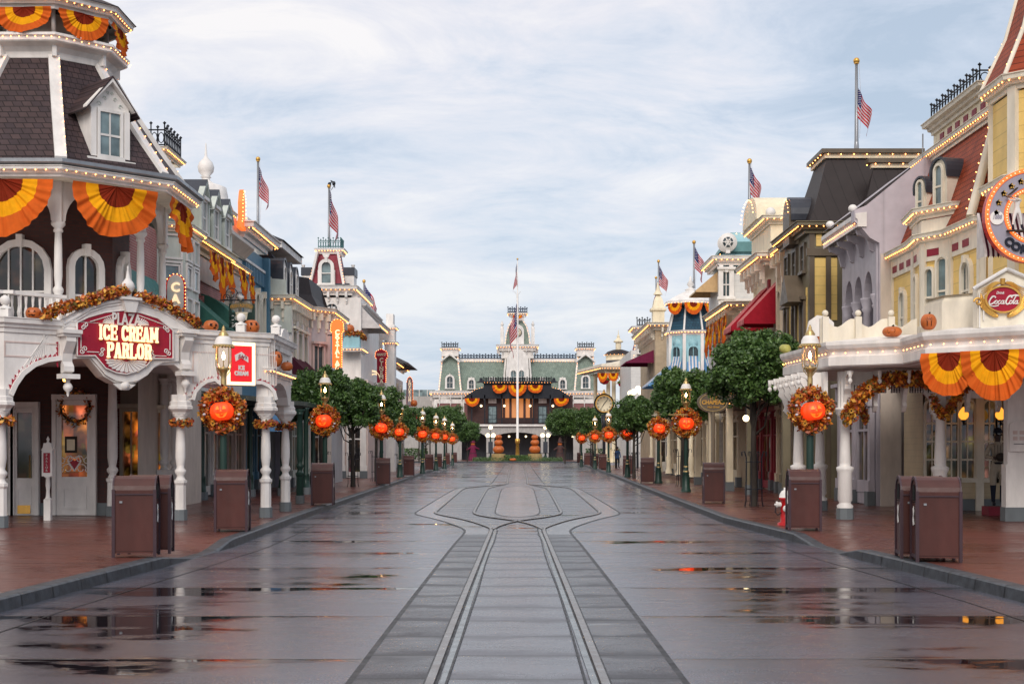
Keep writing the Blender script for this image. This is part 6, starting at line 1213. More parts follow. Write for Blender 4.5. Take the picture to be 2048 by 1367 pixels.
for i in range(4): bracket(LN, X0+.0+i*.66, 'bracket', i in (0, 3))
f = Fr((6.95, 32.3), (0, 1), (-1, 0))
for i in range(6): bracket(f, .3+i*.75)
for i in range(4): bracket(LN, X1+.6+i*.7)
for i, (x, y) in enumerate(cols):
    r_ = .135; MB('footing').lathe((x, y, .15), [(.2, 0), (.2, .26)], 8).build('column_base', CC); mb = MB('white').lathe((x, y, .41), [(.17, 0), (.19, .05), (.13, .1), (.14, .14), (.165, .18), (.155, .78), (.19, .86), (.2, .92), (.12, .96), (.13, 1.02), (.12, 1.3), (.098, 1.98), (.12, 2.0), (.12, 2.03), (.1, 2.05), (.21, 2.14), (.21, 2.2), (.24, 2.22), (.24, 2.27)], 20)
    mb.box(Fr((x, y), (1, 0)), -.11, .11, 2.68, 3.5, -.1, .1); mb.build('column', CC)
# street level walls
MB('yel2').slab([(10.6, 37), (14.5, 37), (14.5, 39), (10.6, 39)], .15, 3.56).box(Fr((0, 36.98), (1, 0), (0, -1)), 10.6, 14.5, .15, 3.5, -.2, 0).build('street_wall', CC); f = Fr((0, 36.98), (1, 0), (0, -1))
MB('footing').box(f, 10.6, 14.5, .15, .45, 0, .05).build('plinth', CC)
for px0, px1 in ((1850, 1877), (1889, 1915), (1920, 1948), (1966, 1990), (1992, 2012)):
    u0, u1 = f.u(px0), f.u(px1); window(CC, f, (u0+u1)/2, 1.0, (u1-u0)*.9, 2.0, True, 'white2', 'glassw', .06, .08, False, False, 4, True, 2)
for px in (1882, 1957, 2014): u = f.u(px); MB('white2').box(f, u-.1, u+.1, .15, 3.5, 0, .13).build('pilaster', CC)
MB('yel2').box(f, 10.7, 13.2, .5, .9, .001, .04).build('dado_panel', CC)
for px in (1927, 2001):
    D = 36.3; x = (px-CX)/FL*D; z = hz(828, D); r = thing('wall_lamp', f'glowing amber tulip wall lamp, {"left" if px < 1950 else "right"} one of the pair on the cafe wall', 'wall lamp', (x, D, z), 'amber wall lamps of the cafe'); MB('sconce').lathe((x, D, z-.14), [(.05, 0), (.12, .07), (.13, .15), (.09, .24), (.02, .32), (.0, .33)], 14).build('shade', r); MB('iron').tube([(x, D, z-.14), (x, D, z-.26), (x+.12, D+.2, z-.24), (x+.18, D+.66, z-.14)], .025, 6).lathe((x, D, z-.18), [(.06, 0), (.06, .04)], 8).build('arm', r)
D = 31.4; xx = lambda px: (px-CX)/FL*D; MB('white').box(Fr((0, D), (1, 0), (0, -1)), xx(2012), xx(2075), .46, 1.41, -.3, 0).box(Fr((0, D), (1, 0), (0, -1)), xx(2016), xx(2075), 1.4, 3.5, -.29, -.02).build('corner_pier', CC); MB('footing').box(Fr((0, D), (1, 0), (0, -1)), xx(2010), xx(2078), .15, .46, -.32, .02).build('pier_base', CC)
r = thing('menu_board', 'cream arched menu board on the white pier at the right edge', 'sign', (xx(2036), D, 1.8)); f3 = Fr((0, D), (1, 0), (0, -1)); pl = [(xx(2018), hz(902, D)), (xx(2054), hz(902, D)), (xx(2054), hz(850, D))]+arc(xx(2036), hz(850, D), .2, 0, 180, 8, .09)+[(xx(2018), hz(850, D))]; MB('white').prism(f3, pl, 0, .05).build('board', r)
for i in range(4): MB('pink').box(f3, xx(2024)+.15*(i % 2), xx(2024)+.15*(i % 2)+.1, hz(868, D)-.13*(i//2), hz(868, D)-.13*(i//2)+.08, .05, .06).build('picture', r)
MB('dgrey').box(f3, xx(2026), xx(2046), hz(888, D), hz(887, D)+.005, .05, .055).build('text_line', r)
# parapets and pediment above the canopy
MB('white2').prism(Fr((0, 32.4), (1, 0), (0, -1)), [(6.9, 4.15), (9.1, 4.15)]+[(9.1-i*.1, 4.62+.10*math.cos(i*.1*2*PI/.73)) for i in range(23)], -.1, 0).build('scalloped_parapet', CC)
for x in (7.0, 7.75, 8.5): MB('white2').box(Fr((x, 32.35), (1, 0), (0, -1)), -.07, .07, 4.15, 4.75, -.05, .07).ball((x, 32.35, 4.83), .075, 10).build('ball_finial', CC)
PP = [(8.85, 30.9), (8.95, 30.0), (9.6, 29.3), (10.2, 28.9), (14, 28.9)]; MB('white2').slab(PP+[(14, 31), (9, 31.4)], 4.15, 4.85).build('parapet', CC); cornice(CC, PP, 4.98, .1, .14, 'white2', -1, False, False)
DS = 28.7; f = Fr((0, DS), (1, 0), (0, -1)); xs = lambda px: (px-CX)/FL*DS; zs = lambda py: hz(py, DS)
pd = [(xs(1955), zs(655)), (xs(2075), zs(655)), (xs(2075), zs(560)), (xs(2012), zs(536)), (xs(1955), zs(570))]; MB('white2').prism(f, pd, -.3, 0).build('pediment', CC)
mb = MB('white'); 
for a, b in (((1945, 578), (2012, 538)), ((2012, 538), (2080, 566)), ((1958, 655), (1958, 585)), ((1966, 640), (1966, 590)), ((1966, 590), (2012, 562)), ((2012, 562), (2075, 586))): mb.tube([f.p(xs(a[0]), zs(a[1]), .04), f.p(xs(b[0]), zs(b[1]), .04)], .04 if a[1] < 580 and b[1] < 579 else .015, 6)
mb.build('moulding', CC)
r = thing('oval_sign', 'oval crimson soda sign with white script and gilded scroll frame on the pediment', 'sign', (xs(2004), DS, zs(630))); c = (xs(2004), zs(599)); el = lambda k, n=36: [(c[0]+k*.345*math.cos(2*PI*i/n), c[1]+k*.255*math.sin(2*PI*i/n)) for i in range(n)]
MB('gold').ring(f, el(1.08), el(.96), 0, .09).build('frame', r); MB('crim').prism(f, el(.99), .0, .06).build('panel', r)
g = MB('gold')
for s in (-1, 1):
    for k in range(5): g.tube([f.p(c[0]+s*(.06+.38*t), c[1]+.33-.05*k*t-.12*t*t+.02*math.sin(6*t), .05) for t in [i/8 for i in range(9)]], .022-.002*k, 5, .006)
    for k in range(6): g.tube([f.p(c[0]+s*(.10+.36*t), c[1]-.34+(.05*k)*t+.22*t*t, .05) for t in [i/8 for i in range(9)]], .03, 6, .012)
    g.tube([f.p(c[0]+s*(.50+.09*math.cos(a*.5)*(1-a*.05)), c[1]-.05+.09*math.sin(a*.5)*(1-a*.05), .06) for a in range(16)], .022, 6)
g.tube([f.p(c[0], c[1]+.3, .05), f.p(c[0], c[1]+.42, .05)], .05, 8); g.build('scrollwork', r)
txt(r, 'lettering', 'Drink', f, c[0]-.06, c[1]+.13, .075, 'white', .06, .07, .9, .001, .3)
sc2 = MB('white'); S_ = .0165
def stroke(pts, w_=1.0, cyc=False):
    pts = [Vector(p) for p in pts]; out = []
    for i in range(len(pts)-1):
        p0, p1, p2, p3 = pts[max(i-1, 0)], pts[i], pts[i+1], pts[min(i+2, len(pts)-1)]
        for k in range(5):
            t = k/5; out.append(.5*((2*p1)+(p2-p0)*t+(2*p0-5*p1+4*p2-p3)*t*t+(3*p1-p0-3*p2+p3)*t**3))
    out.append(pts[-1]); sc2.tube([f.p(c[0]+S_*(p.x+.28*p.y), c[1]-.03+S_*p.y, .068) for p in out], .011*w_, 5)
def bowl(x, y, rx, ry): stroke([(x+rx*math.cos(a), y+ry*math.sin(a)) for a in [k*PI/4 for k in range(9)]], .9)
stroke([(-10.2, 3.6), (-12, 5.4), (-14.5, 5), (-16.3, 1.5), (-16.5, -2.2), (-14.5, -4.2), (-11.5, -3), (-9, -.4)], 1.5); stroke([(-16.5, -3), (-14, -6), (-9, -6.6), (-4, -5.6)], 1.1)
bowl(-8.3, -1.7, 1.6, 2.1); stroke([(-6.7, -1.5), (-5.6, -.6), (-3.6, .3)], .7); stroke([(-3.2, .0), (-4.4, .4), (-5.6, -1.2), (-5.4, -3.2), (-3.8, -3.8), (-2.2, -2.6)], 1); bowl(-.6, -1.7, 1.5, 2.0); stroke([(1, .6), (.6, -2.4), (1.4, -3.7), (2.6, -2.6)], 1)
stroke([(2.2, -1.0), (3.6, -1.0)], 1.0); stroke([(9.6, 3.4), (8.4, 6.2), (5.6, 5.4), (3.9, 1.5), (4, -2.4), (6.2, -4.1), (8.8, -2.6)], 1.5); stroke([(5.2, 5.3), (9, 5.9), (13, 6.8), (17.5, 6.2), (20, 5)], 1.5); bowl(9.8, -1.6, 1.6, 2.1); stroke([(12.2, -1), (13.6, 4.6), (14.3, 6.4), (13.2, 3), (12.6, -2.2), (13.4, -3.6), (14.8, -2.4)], 1); bowl(16.3, -1.7, 1.5, 2.0); stroke([(17.9, .6), (17.4, -2.4), (18.2, -3.7), (19.6, -2.6)], 1)
sc2.build('script_lettering', r)
# big round C sign
r = thing('round_sign', 'large round red bulb-lit C sign with a small batter figure inside', 'sign', (10.5, 29.6, 5.6)); f = Fr((0, 29.6), (1, 0), (0, -1)); c = ((2062-CX)/FL*29.6, hz(432, 29.6)); A = lambda rr, k=1: [(c[0]+rr*math.cos(R(a)), c[1]+rr*math.sin(R(a))) for a in range(38, 323, 6)]
Ro, Ri = .98, .50
MB('hred').prism(f, A(Ro)+A(Ri)[::-1], -.14, .06).build('case', r); MB('lavd').prism(f, A(Ro-.09)+A(Ri+.09)[::-1], .06, .07).build('band', r)
n1 = MB('neonor')
for rr in (Ro-.04, Ri+.04): n1.prism(f, A(rr+.04)+A(rr-.04)[::-1], .06, .09)
n1.build('rim', r); bulbs(r, [f.p(a, b, .11) for a, b in A(Ro-.04)], .1, .018, 'neon'); bulbs(r, [f.p(a, b, .11) for a, b in A(Ri+.04)], .09, .018, 'neon')
MB('white').prism(f, [(c[0]-.74+.145*math.cos(k*PI/8), c[1]-.05+.145*math.sin(k*PI/8)) for k in range(16)], .07, .10).build('medallion', r); txt(r, 'lettering', '1888', f, c[0]-.74, c[1]-.04, .12, 'lavd', .10, .11, .8, .004, .2)
lt = MB('lavd')
for i, ch in enumerate('CORNER'):
    a = R(228+i*14); t = txt(None, 'x', ch, Fr((0, 29.6), (1, 0), (0, -1)), 0, 0, .24, 'white', .07, .11, 1, .012); vs = [(v.co.x, v.co.z, v.co.y) for v in t.data.vertices]; rot = a+PI/2
    MBv = [(c[0]+.74*math.cos(a)+x*math.cos(rot)-z*math.sin(rot), y, c[1]+.74*math.sin(a)+x*math.sin(rot)+z*math.cos(rot)) for x, z, y in vs]; lt.add(MBv, [list(p.vertices) for p in t.data.polygons]); me = t.data; bpy.data.objects.remove(t); bpy.data.meshes.remove(me)
lt.mats = ['navy']; lt.build('lettering', r)
mb = MB('gold')
for i in range(5):
    a = R(108+i*17); mb.prism(f, [(c[0]+.74*math.cos(a)+.07*math.cos(k*PI*.8+PI/2), c[1]+.74*math.sin(a)+.07*math.sin(k*PI*.8+PI/2)) for k in range(5)], .07, .10)
mb.build('ornament', r)
def skinfig(name, joints, bones, mats, root=0, parent=None, loc=(0, 0, 0), sub=2, region=None, scale=1, yaw=0):
    names = list(joints); me = bpy.data.meshes.new(name); ca, sa = math.cos(yaw), math.sin(yaw)
    me.from_pydata([(loc[0]+scale*(joints[k][0]*ca-joints[k][1]*sa), loc[1]+scale*(joints[k][0]*sa+joints[k][1]*ca), loc[2]+scale*joints[k][2]) for k in names], [(names.index(a), names.index(b)) for a, b in bones], []); o = bpy.data.objects.new(name, me); col.objects.link(o)
    o.modifiers.new('s', 'SKIN'); 
    for i, k in enumerate(names): me.skin_vertices[0].data[i].radius = [joints[k][3]*scale]*2 if len(joints[k]) == 4 else [joints[k][3]*scale, joints[k][4]*scale]
    me.skin_vertices[0].data[root].use_root = True; m = o.modifiers.new('b', 'SUBSURF'); m.levels = sub; m.render_levels = sub
    dg = bpy.context.evaluated_depsgraph_get(); dg.update(); nm = bpy.data.meshes.new_from_object(o.evaluated_get(dg)); bpy.data.objects.remove(o)
    mb = MB(*mats); mb.v = [tuple(v.co) for v in nm.vertices]; mb.f = [list(p.vertices) for p in nm.polygons]; mb.sm = [True]*len(mb.f); inv = lambda p: ((p[0]-loc[0])/scale, (p[1]-loc[1])/scale, (p[2]-loc[2])/scale)
    mb.mi = [region(*inv(p.center)) if region else 0 for p in nm.polygons]; bpy.data.meshes.remove(nm); return mb.build(name, parent, None, loc if parent is None else None)
BON = [('pelvis', 'waist'), ('waist', 'chest'), ('chest', 'neck'), ('neck', 'jaw'), ('jaw', 'head'), ('chest', 'sl'), ('sl', 'el'), ('el', 'wl'), ('wl', 'hl'), ('chest', 'sr'), ('sr', 'er'), ('er', 'wr'), ('wr', 'hr'), ('pelvis', 'pl'), ('pl', 'kl'), ('kl', 'al'), ('al', 'tl'), ('pelvis', 'pr'), ('pr', 'kr'), ('kr', 'ar'), ('ar', 'tr')]
BAT = dict(pelvis=(0, 0, .92, .125, .10), waist=(0, 0, 1.08, .12, .09), chest=(0, 0, 1.32, .15, .10), neck=(0, 0, 1.50, .055), jaw=(0, -.02, 1.58, .07), head=(0, -.01, 1.68, .095), sl=(-.19, 0, 1.42, .06), el=(-.28, -.03, 1.16, .05), wl=(-.12, -.2, 1.12, .036), hl=(-.05, -.24, 1.14, .04), sr=(.19, 0, 1.42, .06), er=(.29, -.02, 1.17, .05), wr=(.12, -.2, 1.14, .036), hr=(.04, -.24, 1.16, .04), pl=(-.1, 0, .86, .10), kl=(-.11, -.02, .5, .075), al=(-.09, .02, .1, .045), tl=(-.12, -.14, .04, .04), pr=(.1, 0, .86, .10), kr=(.12, -.02, .5, .075), ar=(.10, .02, .1, .045), tr=(.16, -.13, .04, .04))
reg = lambda x, y, z: 0 if z > 1.5 else (2 if z < .12 else (3 if z < .5 else (0 if (y < -.2 and abs(z-1.15) < .1) else 1)))
bx_ = ((2031-CX)/FL*29.6, 29.5, hz(462, 29.6)); bj = dict(BAT); bj.update(el=(-.38, -.1, 1.40, .05), wl=(-.50, -.15, 1.58, .04), hl=(-.53, -.15, 1.62, .045), er=(-.10, -.22, 1.45, .05), wr=(-.42, -.2, 1.56, .04), hr=(-.48, -.17, 1.60, .045), kl=(-.17, -.02, .5, .075), al=(-.22, .02, .1, .045), tl=(-.27, -.12, .04, .04), kr=(.17, 0, .5, .075), ar=(.22, 0, .1, .045), tr=(.28, -.12, .04, .04))
skinfig('batter_figure', bj, BON, ['skin', 'white', 'navy', 'navy'], 0, r, bx_, 1, lambda x, y, z: 0 if z > 1.5 else (2 if z < .28 else 1), .44); MB('twig').tube([(bx_[0]-.25, bx_[1]-.07, bx_[2]+.68), (bx_[0]+.10, bx_[1]+.08, bx_[2]+.95)], .012, 6, .025).box(Fr((bx_[0], bx_[1]), (1, 0)), -.22, .3, -.03+bx_[2], bx_[2], -.1, .1).build('bat', r)
aw = Fr((0, 30.4), (1, 0), (0, -1)); xa = lambda px: (px-CX)/FL*30.0
awning(CC, aw, xa(1966), xa(2075), hz(420, 30), hz(502, 30), .5, 'awhite', 'amar', .05, .16)
# statue of the ball player
x, y = (1995-CX)/FL*34.4, 34.4; r = thing('player_statue', 'painted statue of a baseball player in pinstripes and cap on a red plinth', 'statue', (x, y, .15)); MB('crimroof').box(Fr((x, y), (1, 0)), -.30, .30, .15, .36, -.26, .26).build('plinth', r)
body_ = skinfig('player', BAT, BON, ['skind', 'jersey', 'iron', 'navy'], 0, r, (x, y, .36), 2, reg, 1.04)
b = MB('navy').lathe((x, y-.01, .36+1.70*1.04), [(.105, 0), (.108, .03), (.10, .08), (.07, .12), (.02, .14)], 16, 1.05); b.box(Fr((x, y-.15), (1, 0)), -.07, .07, .36+1.77, .36+1.785, -.06, .06); b.build('cap', body_)
MB('twig').ball((x-.01, y-.27, .36+1.19), .12, 12, .9).build('glove', body_); MB('iron').lathe((x, y, .36+1.02), [(.13, 0), (.135, .05)], 18, .8).build('belt', body_); mb = MB('navy')
for k in (-.09, -.03, .03, .09): mb.tube([(x+k, y-.115, .36+1.10), (x+k*1.2, y-.128, .36+1.3), (x+k*1.2, y-.11, .36+1.48)], .005, 4)
mb.build('pinstripe', body_); hf = MB('skind').ball((x, y-.105, .36+1.64*1.04), .018, 6, 1.4)
for s in (-1, 1): hf.ball((x+s*.095, y+.0, .36+1.66*1.04), .022, 6, 1.3); hf.m('iron').ball((x+s*.033, y-.098, .36+1.675*1.04), .010, 6); hf.m('skind')
hf.m('iron').box(Fr((x, y-.10), (1, 0)), -.03, .03, .36+1.59*1.04, .36+1.60*1.04, -.01, .01); hf.build('face_detail', body_)
# buntings, garlands, pumpkins
DB = 28.6; f = Fr((9.0, 28.35), Vector((9.87, 27.7))-Vector((8.16, 28.97)), None)
f = Fr((8.40, 29.2), Vector((9.87, 27.9))-Vector((8.40, 29.2)), (-.66, -.75)); a, b, c = f.u(1842, .1), f.u(1955, .1), f.u(1992, .1); b2 = f.u(1925, .1)
bunting(f, (a+b)/2, 3.70, b-a, .93, 'smaller left bunting under the cafe canopy eave', 'buntings under the cafe canopy', .10, 51, 64); bunting(f, c, 3.70, 2*(c-b2), 1.0, 'large right bunting under the cafe canopy eave, cut by the photo edge', 'buntings under the cafe canopy', .17, 52, 80)
g = [LN.uz(*p, .12) for p in [(1690, 838), (1700, 815), (1712, 795), (1735, 775), (1765, 762), (1800, 757), (1840, 760), (1862, 768)]]
garland('garland', [LN.p(a, b, .38) for a, b in g], .19, 3200, .06, 'long autumn leaf garland over the canopy arch right of the nearest gas lamp', 'garland', None, None, LN.p(8, 3.2, .1), 41, 3)
g = [LN.uz(*p, -.25) for p in [(1722, 800), (1728, 825), (1732, 842)]]; garland('garland', [LN.p(a, b, -.25) for a, b in g], .10, 350, .05, 'short drooping garland tail inside the canopy arch', 'garland', None, None, LN.p(8, 2.5, -.2), 42)
g = [LN.uz(*p, .12) for p in [(1862, 795), (1868, 815), (1880, 832), (1895, 820), (1905, 798), (1925, 775), (1945, 768)]]; garland('garland', [LN.p(a, b, .32) for a, b in g], .11, 1000, .055, 'autumn garland round the head of the column below the buntings', 'garland', None, None, LN.p(9.5, 2.6, .1), 43)
pumpkin((1784-CX)/FL*31.3, 31.3, 4.20, .215, 'wide low pumpkin with carved slits lying on the canopy ledge', -15, kind=3, tall=.62); pumpkin((1857-CX)/FL*29.4, 29.4, 4.2, .165, 'tall pumpkin with a carved corner crest standing on the canopy ledge', -10, kind=4, tall=1.12)
pumpkin((1637-CX)/FL*34.2, 34.2, 4.3, .17, 'tall plain pumpkin behind the nearest right gas lamp', 0, kind=-1, tall=1.2); pumpkin((1570-CX)/FL*36.5, 36.5, 4.2, .15, 'round yellow-green gourd at the left end of the canopy roof', 0, 'pumpg', .85, -1)
D = 34; f = Fr((0, D), (1, 0), (0, -1)); X = lambda px: (px-CX)/FL*D; pl = [(X(1612), hz(672, D)), (X(1668), hz(672, D)), (X(1668), hz(645, D)), (X(1655), hz(633, D)), (X(1635), hz(630, D)), (X(1618), hz(642, D))]; r = thing('small_sign', 'white arched sign with crimson edge behind the nearest right gas lamp', 'sign', (X(1640), D, 4.2)); MB('white').prism(f, pl, -.1, 0).build('board', r); MB('crim').box(f, X(1650), X(1657), hz(668, D), hz(640, D), .0, .01).build('panel', r)
# ---------------------------------------------------------------- R1 lavender house
o = thing('lavender_house', 'lavender house with triple arched loggia and steep bracketed roof beside the cafe', 'building', (10.07, 39.9, .12)); F1 = wr(10.07)
u0, u1 = 39.9, 44.1; n3 = 3; bw = (u1-u0)/n3; pl = [(u0, 3.6), (u0, 7.9), (u1, 7.9), (u1, 3.6)]
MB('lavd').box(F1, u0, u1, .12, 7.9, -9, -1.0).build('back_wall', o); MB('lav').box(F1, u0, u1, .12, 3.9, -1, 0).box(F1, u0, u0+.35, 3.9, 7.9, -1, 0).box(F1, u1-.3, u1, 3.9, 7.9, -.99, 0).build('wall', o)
A0, A1 = u0+.35, u1-.3; aw_ = (A1-A0)/3
for i in range(3):
    c = A0+(i+.5)*aw_; r_ = aw_/2-.1; MB('lav').prism(F1, [(c-aw_/2, 7.9), (c-aw_/2, 6.1), (c-r_, 6.1)]+[(c-r_*math.cos(PI*k/10), 6.1+r_*1.5*math.sin(PI*k/10)) for k in range(11)][1:-1]+[(c+r_, 6.1), (c+aw_/2, 6.1), (c+aw_/2, 7.9)], -.3, 0).build('arch', o)
for i in range(4):
    u = A0+i*aw_; x, y, _ = F1.p(u, 0, -.12); MB('lav').lathe((x, y, 4.35), [(.26, 0), (.26, .1), (.15, .16), (.17, .3), (.13, .4), (.14, .5), (.11, 1.35), (.17, 1.45), (.13, 1.5), (.2, 1.72), (.2, 1.78)], 14).build('column', o)
MB('lav').box(F1, A0, A1, 3.9, 4.34, -.35, .05).build('balcony_wall', o); MB('white').sweep([(9.5, 44.2), (9.5, 39.7)], [(0, 7.95), (-.0, 8.15), (.06, 8.2), (.06, 8.32), (-.25, 8.36), (-.25, 7.95)]).build('eave', o); bulbs(o, [(9.46, 39.8, 8.06), (9.46, 44.1, 8.06)], .2, .026)
for i in range(4): MB('lav').prism(Fr(F1.p(A0+i*aw_, 0, 0), F1.n, F1.uu), [(0, 7.95), (.5, 7.95), (.45, 7.8), (.2, 7.7), (.1, 7.35), (0, 7.3)], -.08, .08).build('bracket', o)
for y in (40.3, 43.2): MB('white').ball((9.5, y, 8.55), .13, 12, .9).build('ball_finial', o)
fs = Fr((0, 39.75), (1, 0), (0, -1)); MB('lavs').prism(fs, [(9.42, 8.1), (9.42, 8.42), (9.75, 8.55), (11.45, 9.95), (16, 9.95), (16, 3.6), (10.12, 3.6), (10.12, 7.5), (9.85, 7.65), (9.6, 7.95)], -.4, 0).build('side_gable', o); MB('lav').add([(9.45, 39.76, 8.44), (9.45, 44.1, 8.44), (11.45, 44.1, 9.97), (11.45, 39.76, 9.97)], [(0, 1, 2, 3)]).build('roof', o); MB('taupe').box(fs, 10.14, 10.72, .15, 7.2, 0, .04).build('corner_pier', o)
shopfront(o, wr(10.05), 40, 44.1, 3.2, 'lav', 2); MB('steel').tube([(11.4, 40, 9.9), (11.4, 40, 10.6)], .02, 4).build('lightning_rod', o)
# ---------------------------------------------------------------- R2 brown and yellow house with black mansard towers
o = thing('timber_house', 'brown and yellow half-timbered house with twin black metal mansard towers', 'building', (9.43, 46, .12)); fb = Fr((0, 46), (1, 0), (0, -1)); F2 = wr(9.43)
MB('olive').slab(boxpoly(9.43, 20, 46, 50.2), .12, 8.9).build('wall', o)
X = lambda px: (px-CX)/FL*46; Z = lambda py: hz(py, 46)
for px0, px1 in ((1629, 1651), (1660, 1674)): MB('yel').box(fb, X(px0), X(px1), Z(640), Z(515), 0, .03).build('siding_panel', o)
MB('yel').box(fb, X(1632), X(1643), Z(492), Z(468), 0, .03).build('siding_panel', o)
for px in (1618, 1651): MB('brown').box(fb, X(px), X(px+10), .12, Z(465), 0, .08).build('corner_post', o)
MB('brown').box(fb, X(1612), 12, Z(512), Z(497), .0, .12).box(fb, X(1612), 12, Z(462), Z(455), .0, .14).build('beam', o)
for i in range(3):
    u = 46.6+i*1.4; window(o, F2, u+.2, 4.2, .55, 2.3, False, 'brown', 'glass', .12, .1); MB('yel').box(F2, u-.35, u-.15, 4, 7, 0, .02).build('siding_panel', o); window(o, F2, u+.2, 7.6, .5, .8, False, 'brown', 'glass', .1, .08, False, False)
MB('brown').prism(Fr((9.43, 47.2), (0, 1), (-1, 0)), [(-.75, 6.55), (.75, 6.55), (0, 7.5)], 0, .6).build('window_gable', o)
cornice(o, [(20, 45.95), (9.35, 45.95), (9.35, 50.3)][::-1], 9.05, .42, .35, 'olive', 1, False, True, .2, .032); shopfront(o, F2, 46, 50.2, 3.2, 'olive', 2)
for (x0, x1, y0, y1, ins, zt2) in ((10.4, 14.0, 46.4, 50.0, .75, 11.35), (11.3, 16, 45.2, 46.35, .55, 10.75)):
    pp = boxpoly(x0-.9 if ins > .6 else x0-.4, x1, y0, y1); MB('seam').sweep(pp, [(0, 9.0), (-.35, 10.0), (-ins, zt2)], True).build('mansard_tower', o); cp = offpath(pp, -ins, 1, True); MB('slate').slab(cp, zt2, zt2+.3).build('tower_cap', o); MB('cream').slab(offpath(pp, -ins+.08, 1, True), zt2+.02, zt2+.16).build('tower_frieze', o); MB('brown').slab(offpath(pp, -ins+.2, 1, True), zt2+.17, zt2+.31).build('tower_cornice', o); q = offpath(pp, -ins+.2, 1, True); bulbs(o, [(a, b, zt2+.12) for a, b in q+[q[0]]], .38, .035)
fd = Fr((9.2, 48.2), (0, 1), (-1, 0)); MB('brown').prism(fd, [(-.55, 8.6), (.55, 8.6), (.55, 9.6)]+arc(0, 9.6, .55, 0, 180, 10)+[(-.55, 9.6)], -1.6, .1).build('arched_dormer', o); MB('slate').prism(fd, [(-.63, 9.4), (-.57, 9.6)]+arc(0, 9.6, .57, 180, 0, 10)+[(.63, 9.4)]+arc(0, 9.6, .66, 0, 180, 10), -1.7, .05).build('dormer_roof', o); bulbs(o, [fd.p(a, b, .14) for a, b in arc(0, 9.6, .58, 0, 180, 12)], .15, .03)
pole(1713, 48, 122, 300, 'tall flagpole with gold ball on the black mansard tower', .07); flag(1711, 48, 170, .95, 'limp flag on the tall pole above the black mansard tower', 7, 1, .22)
# R3 cream house with gothic windows
F3 = wr(9.7); o = body('gothic_house', 'cream and red house with pointed triple windows and bracketed cornice', F3, 50.3, 52.6, 8.7, 'reds'); cornice(o, [(9.7, 52.6), (9.7, 50.3), (12, 50.3)], 9.1, .45, .4, 'beige', 1, False, True, .2, .032, brackets=.7, bh=.7)
for i in range(3): MB('beige').box(F3, 50.35+i*1.02, 50.6+i*1.02, 3.6, 8.6, 0, .14).build('pilaster', o)
row(o, F3, 50.5, 52.5, 2, 4.4, .5, 3.1, arch=True, trim='beige', pane='glass', t=.14, dep=.16, rows=3, cols=1); shopfront(o, F3, 50.3, 52.6, 3.2, 'beige', 1)
# R4 cream house with barrel gable and striped red awnings
F4 = wr(9.95); o = body('barrel_house', 'cream house with barrel-vaulted gable and two striped red awnings', F4, 52.6, 60.0, 9.2, 'cream'); cornice(o, [(9.95, 60), (9.95, 58.6), (9.5, 58.6), (9.5, 54.2), (9.95, 54.2), (9.95, 52.6)], 9.2, .5, .45, 'white2', 1, False, True, .22, .035, brackets=.8, bh=.5)
MB('cream').box(F4, 54.2, 58.6, 9.2, 10.5, -3.5, .3).build('attic', o); cornice(o, [(9.65, 58.6), (9.65, 54.2), (13, 54.2)], 10.6, .4, .3, 'white2', 1, False, True, .22, .035)
MB('cream').prism(Fr((9.3, 56.4), (0, 1), (-1, 0)), [(-1.7, 10.6), (1.7, 10.6), (1.65, 10.85)]+arc(0, 10.85, 1.65, 0, 180, 12, .8)+[(-1.65, 10.85)], -3.4, .1).build('barrel_gable', o); fg = Fr((9.15, 56.4), (0, 1), (-1, 0)); bulbs(o, [fg.p(a, b, .06) for a, b in arc(0, 10.8, 1.5, 0, 180, 14, .75)], .2, .04)
for u in (54.5, 58.3): MB('white').ball((9.7, u, 10.8), .2, 10).build('ball_finial', o)
MB('white').box(F4, 58.7, 59.9, 9.2, 9.7, -1, .1).build('parapet', o); row(o, F4, 52.9, 59.8, 5, 4.6, .8, 2.6, arch=False, trim='white2', pane='glass'); shopfront(o, F4, 52.6, 60.0, 3.2, 'reds', 3)
M['ared2'] = fab('pale_red_canvas', (.72, .30, .28))
for a_, b_ in ((53.0, 54.7), (56.2, 58.3)): awning(o, F4, a_, b_, 8.2, 6.6, 1.5, 'ared', 'ared2', .17, .24)
for i in range(2): MB('reds').box(F4, 52.75+i*3.1, 53.05+i*3.1, 3.6, 8.4, 0, .1).build('shutter_panel', o)
pole(1499, 60, 322, 430, 'flagpole on the barrel-gabled cream house', .07); flag(1497, 60, 328, 1.1, 'limp flag above the barrel-gabled house', 9, 1, .2)
# R5 white house with turquoise domed mansard and oval window
o = thing('domed_house', 'white house with turquoise domed mansard and round window', 'building', (10.4, 64, .12)); MB('wclap').slab(boxpoly(9.15, 18, 64.5, 68), .12, 9.7).build('wall', o); D = 64.4; X = lambda px: (px-CX)/FL*D; f = Fr((0, D), (1, 0), (0, -1))
cornice(o, boxpoly(9.15, 16, 64.5, 68), hz(512, D), .4, .4, 'white', 1, True, True, .22, .035); mansard(o, boxpoly(9.3, 14, 64.9, 68), hz(512, D), hz(460, D), .5, 'bluel', True); MB('teal').sweep(boxpoly(9.28, 14, 64.88, 68), [(.02, hz(500, D)), (-.3, hz(478, D)), (-.3, hz(480, D)), (.0, hz(502, D))], True).build('roof_band', o)
MB('white').tube([f.p(X(1456), hz(484, D), -.45), f.p(X(1456), hz(484, D), .0)], .42, 20).build('round_dormer', o); MB('glass').tube([f.p(X(1456), hz(484, D), .0), f.p(X(1456), hz(484, D), .03)], .24, 16).build('pane', o); sp_ = MB('white')
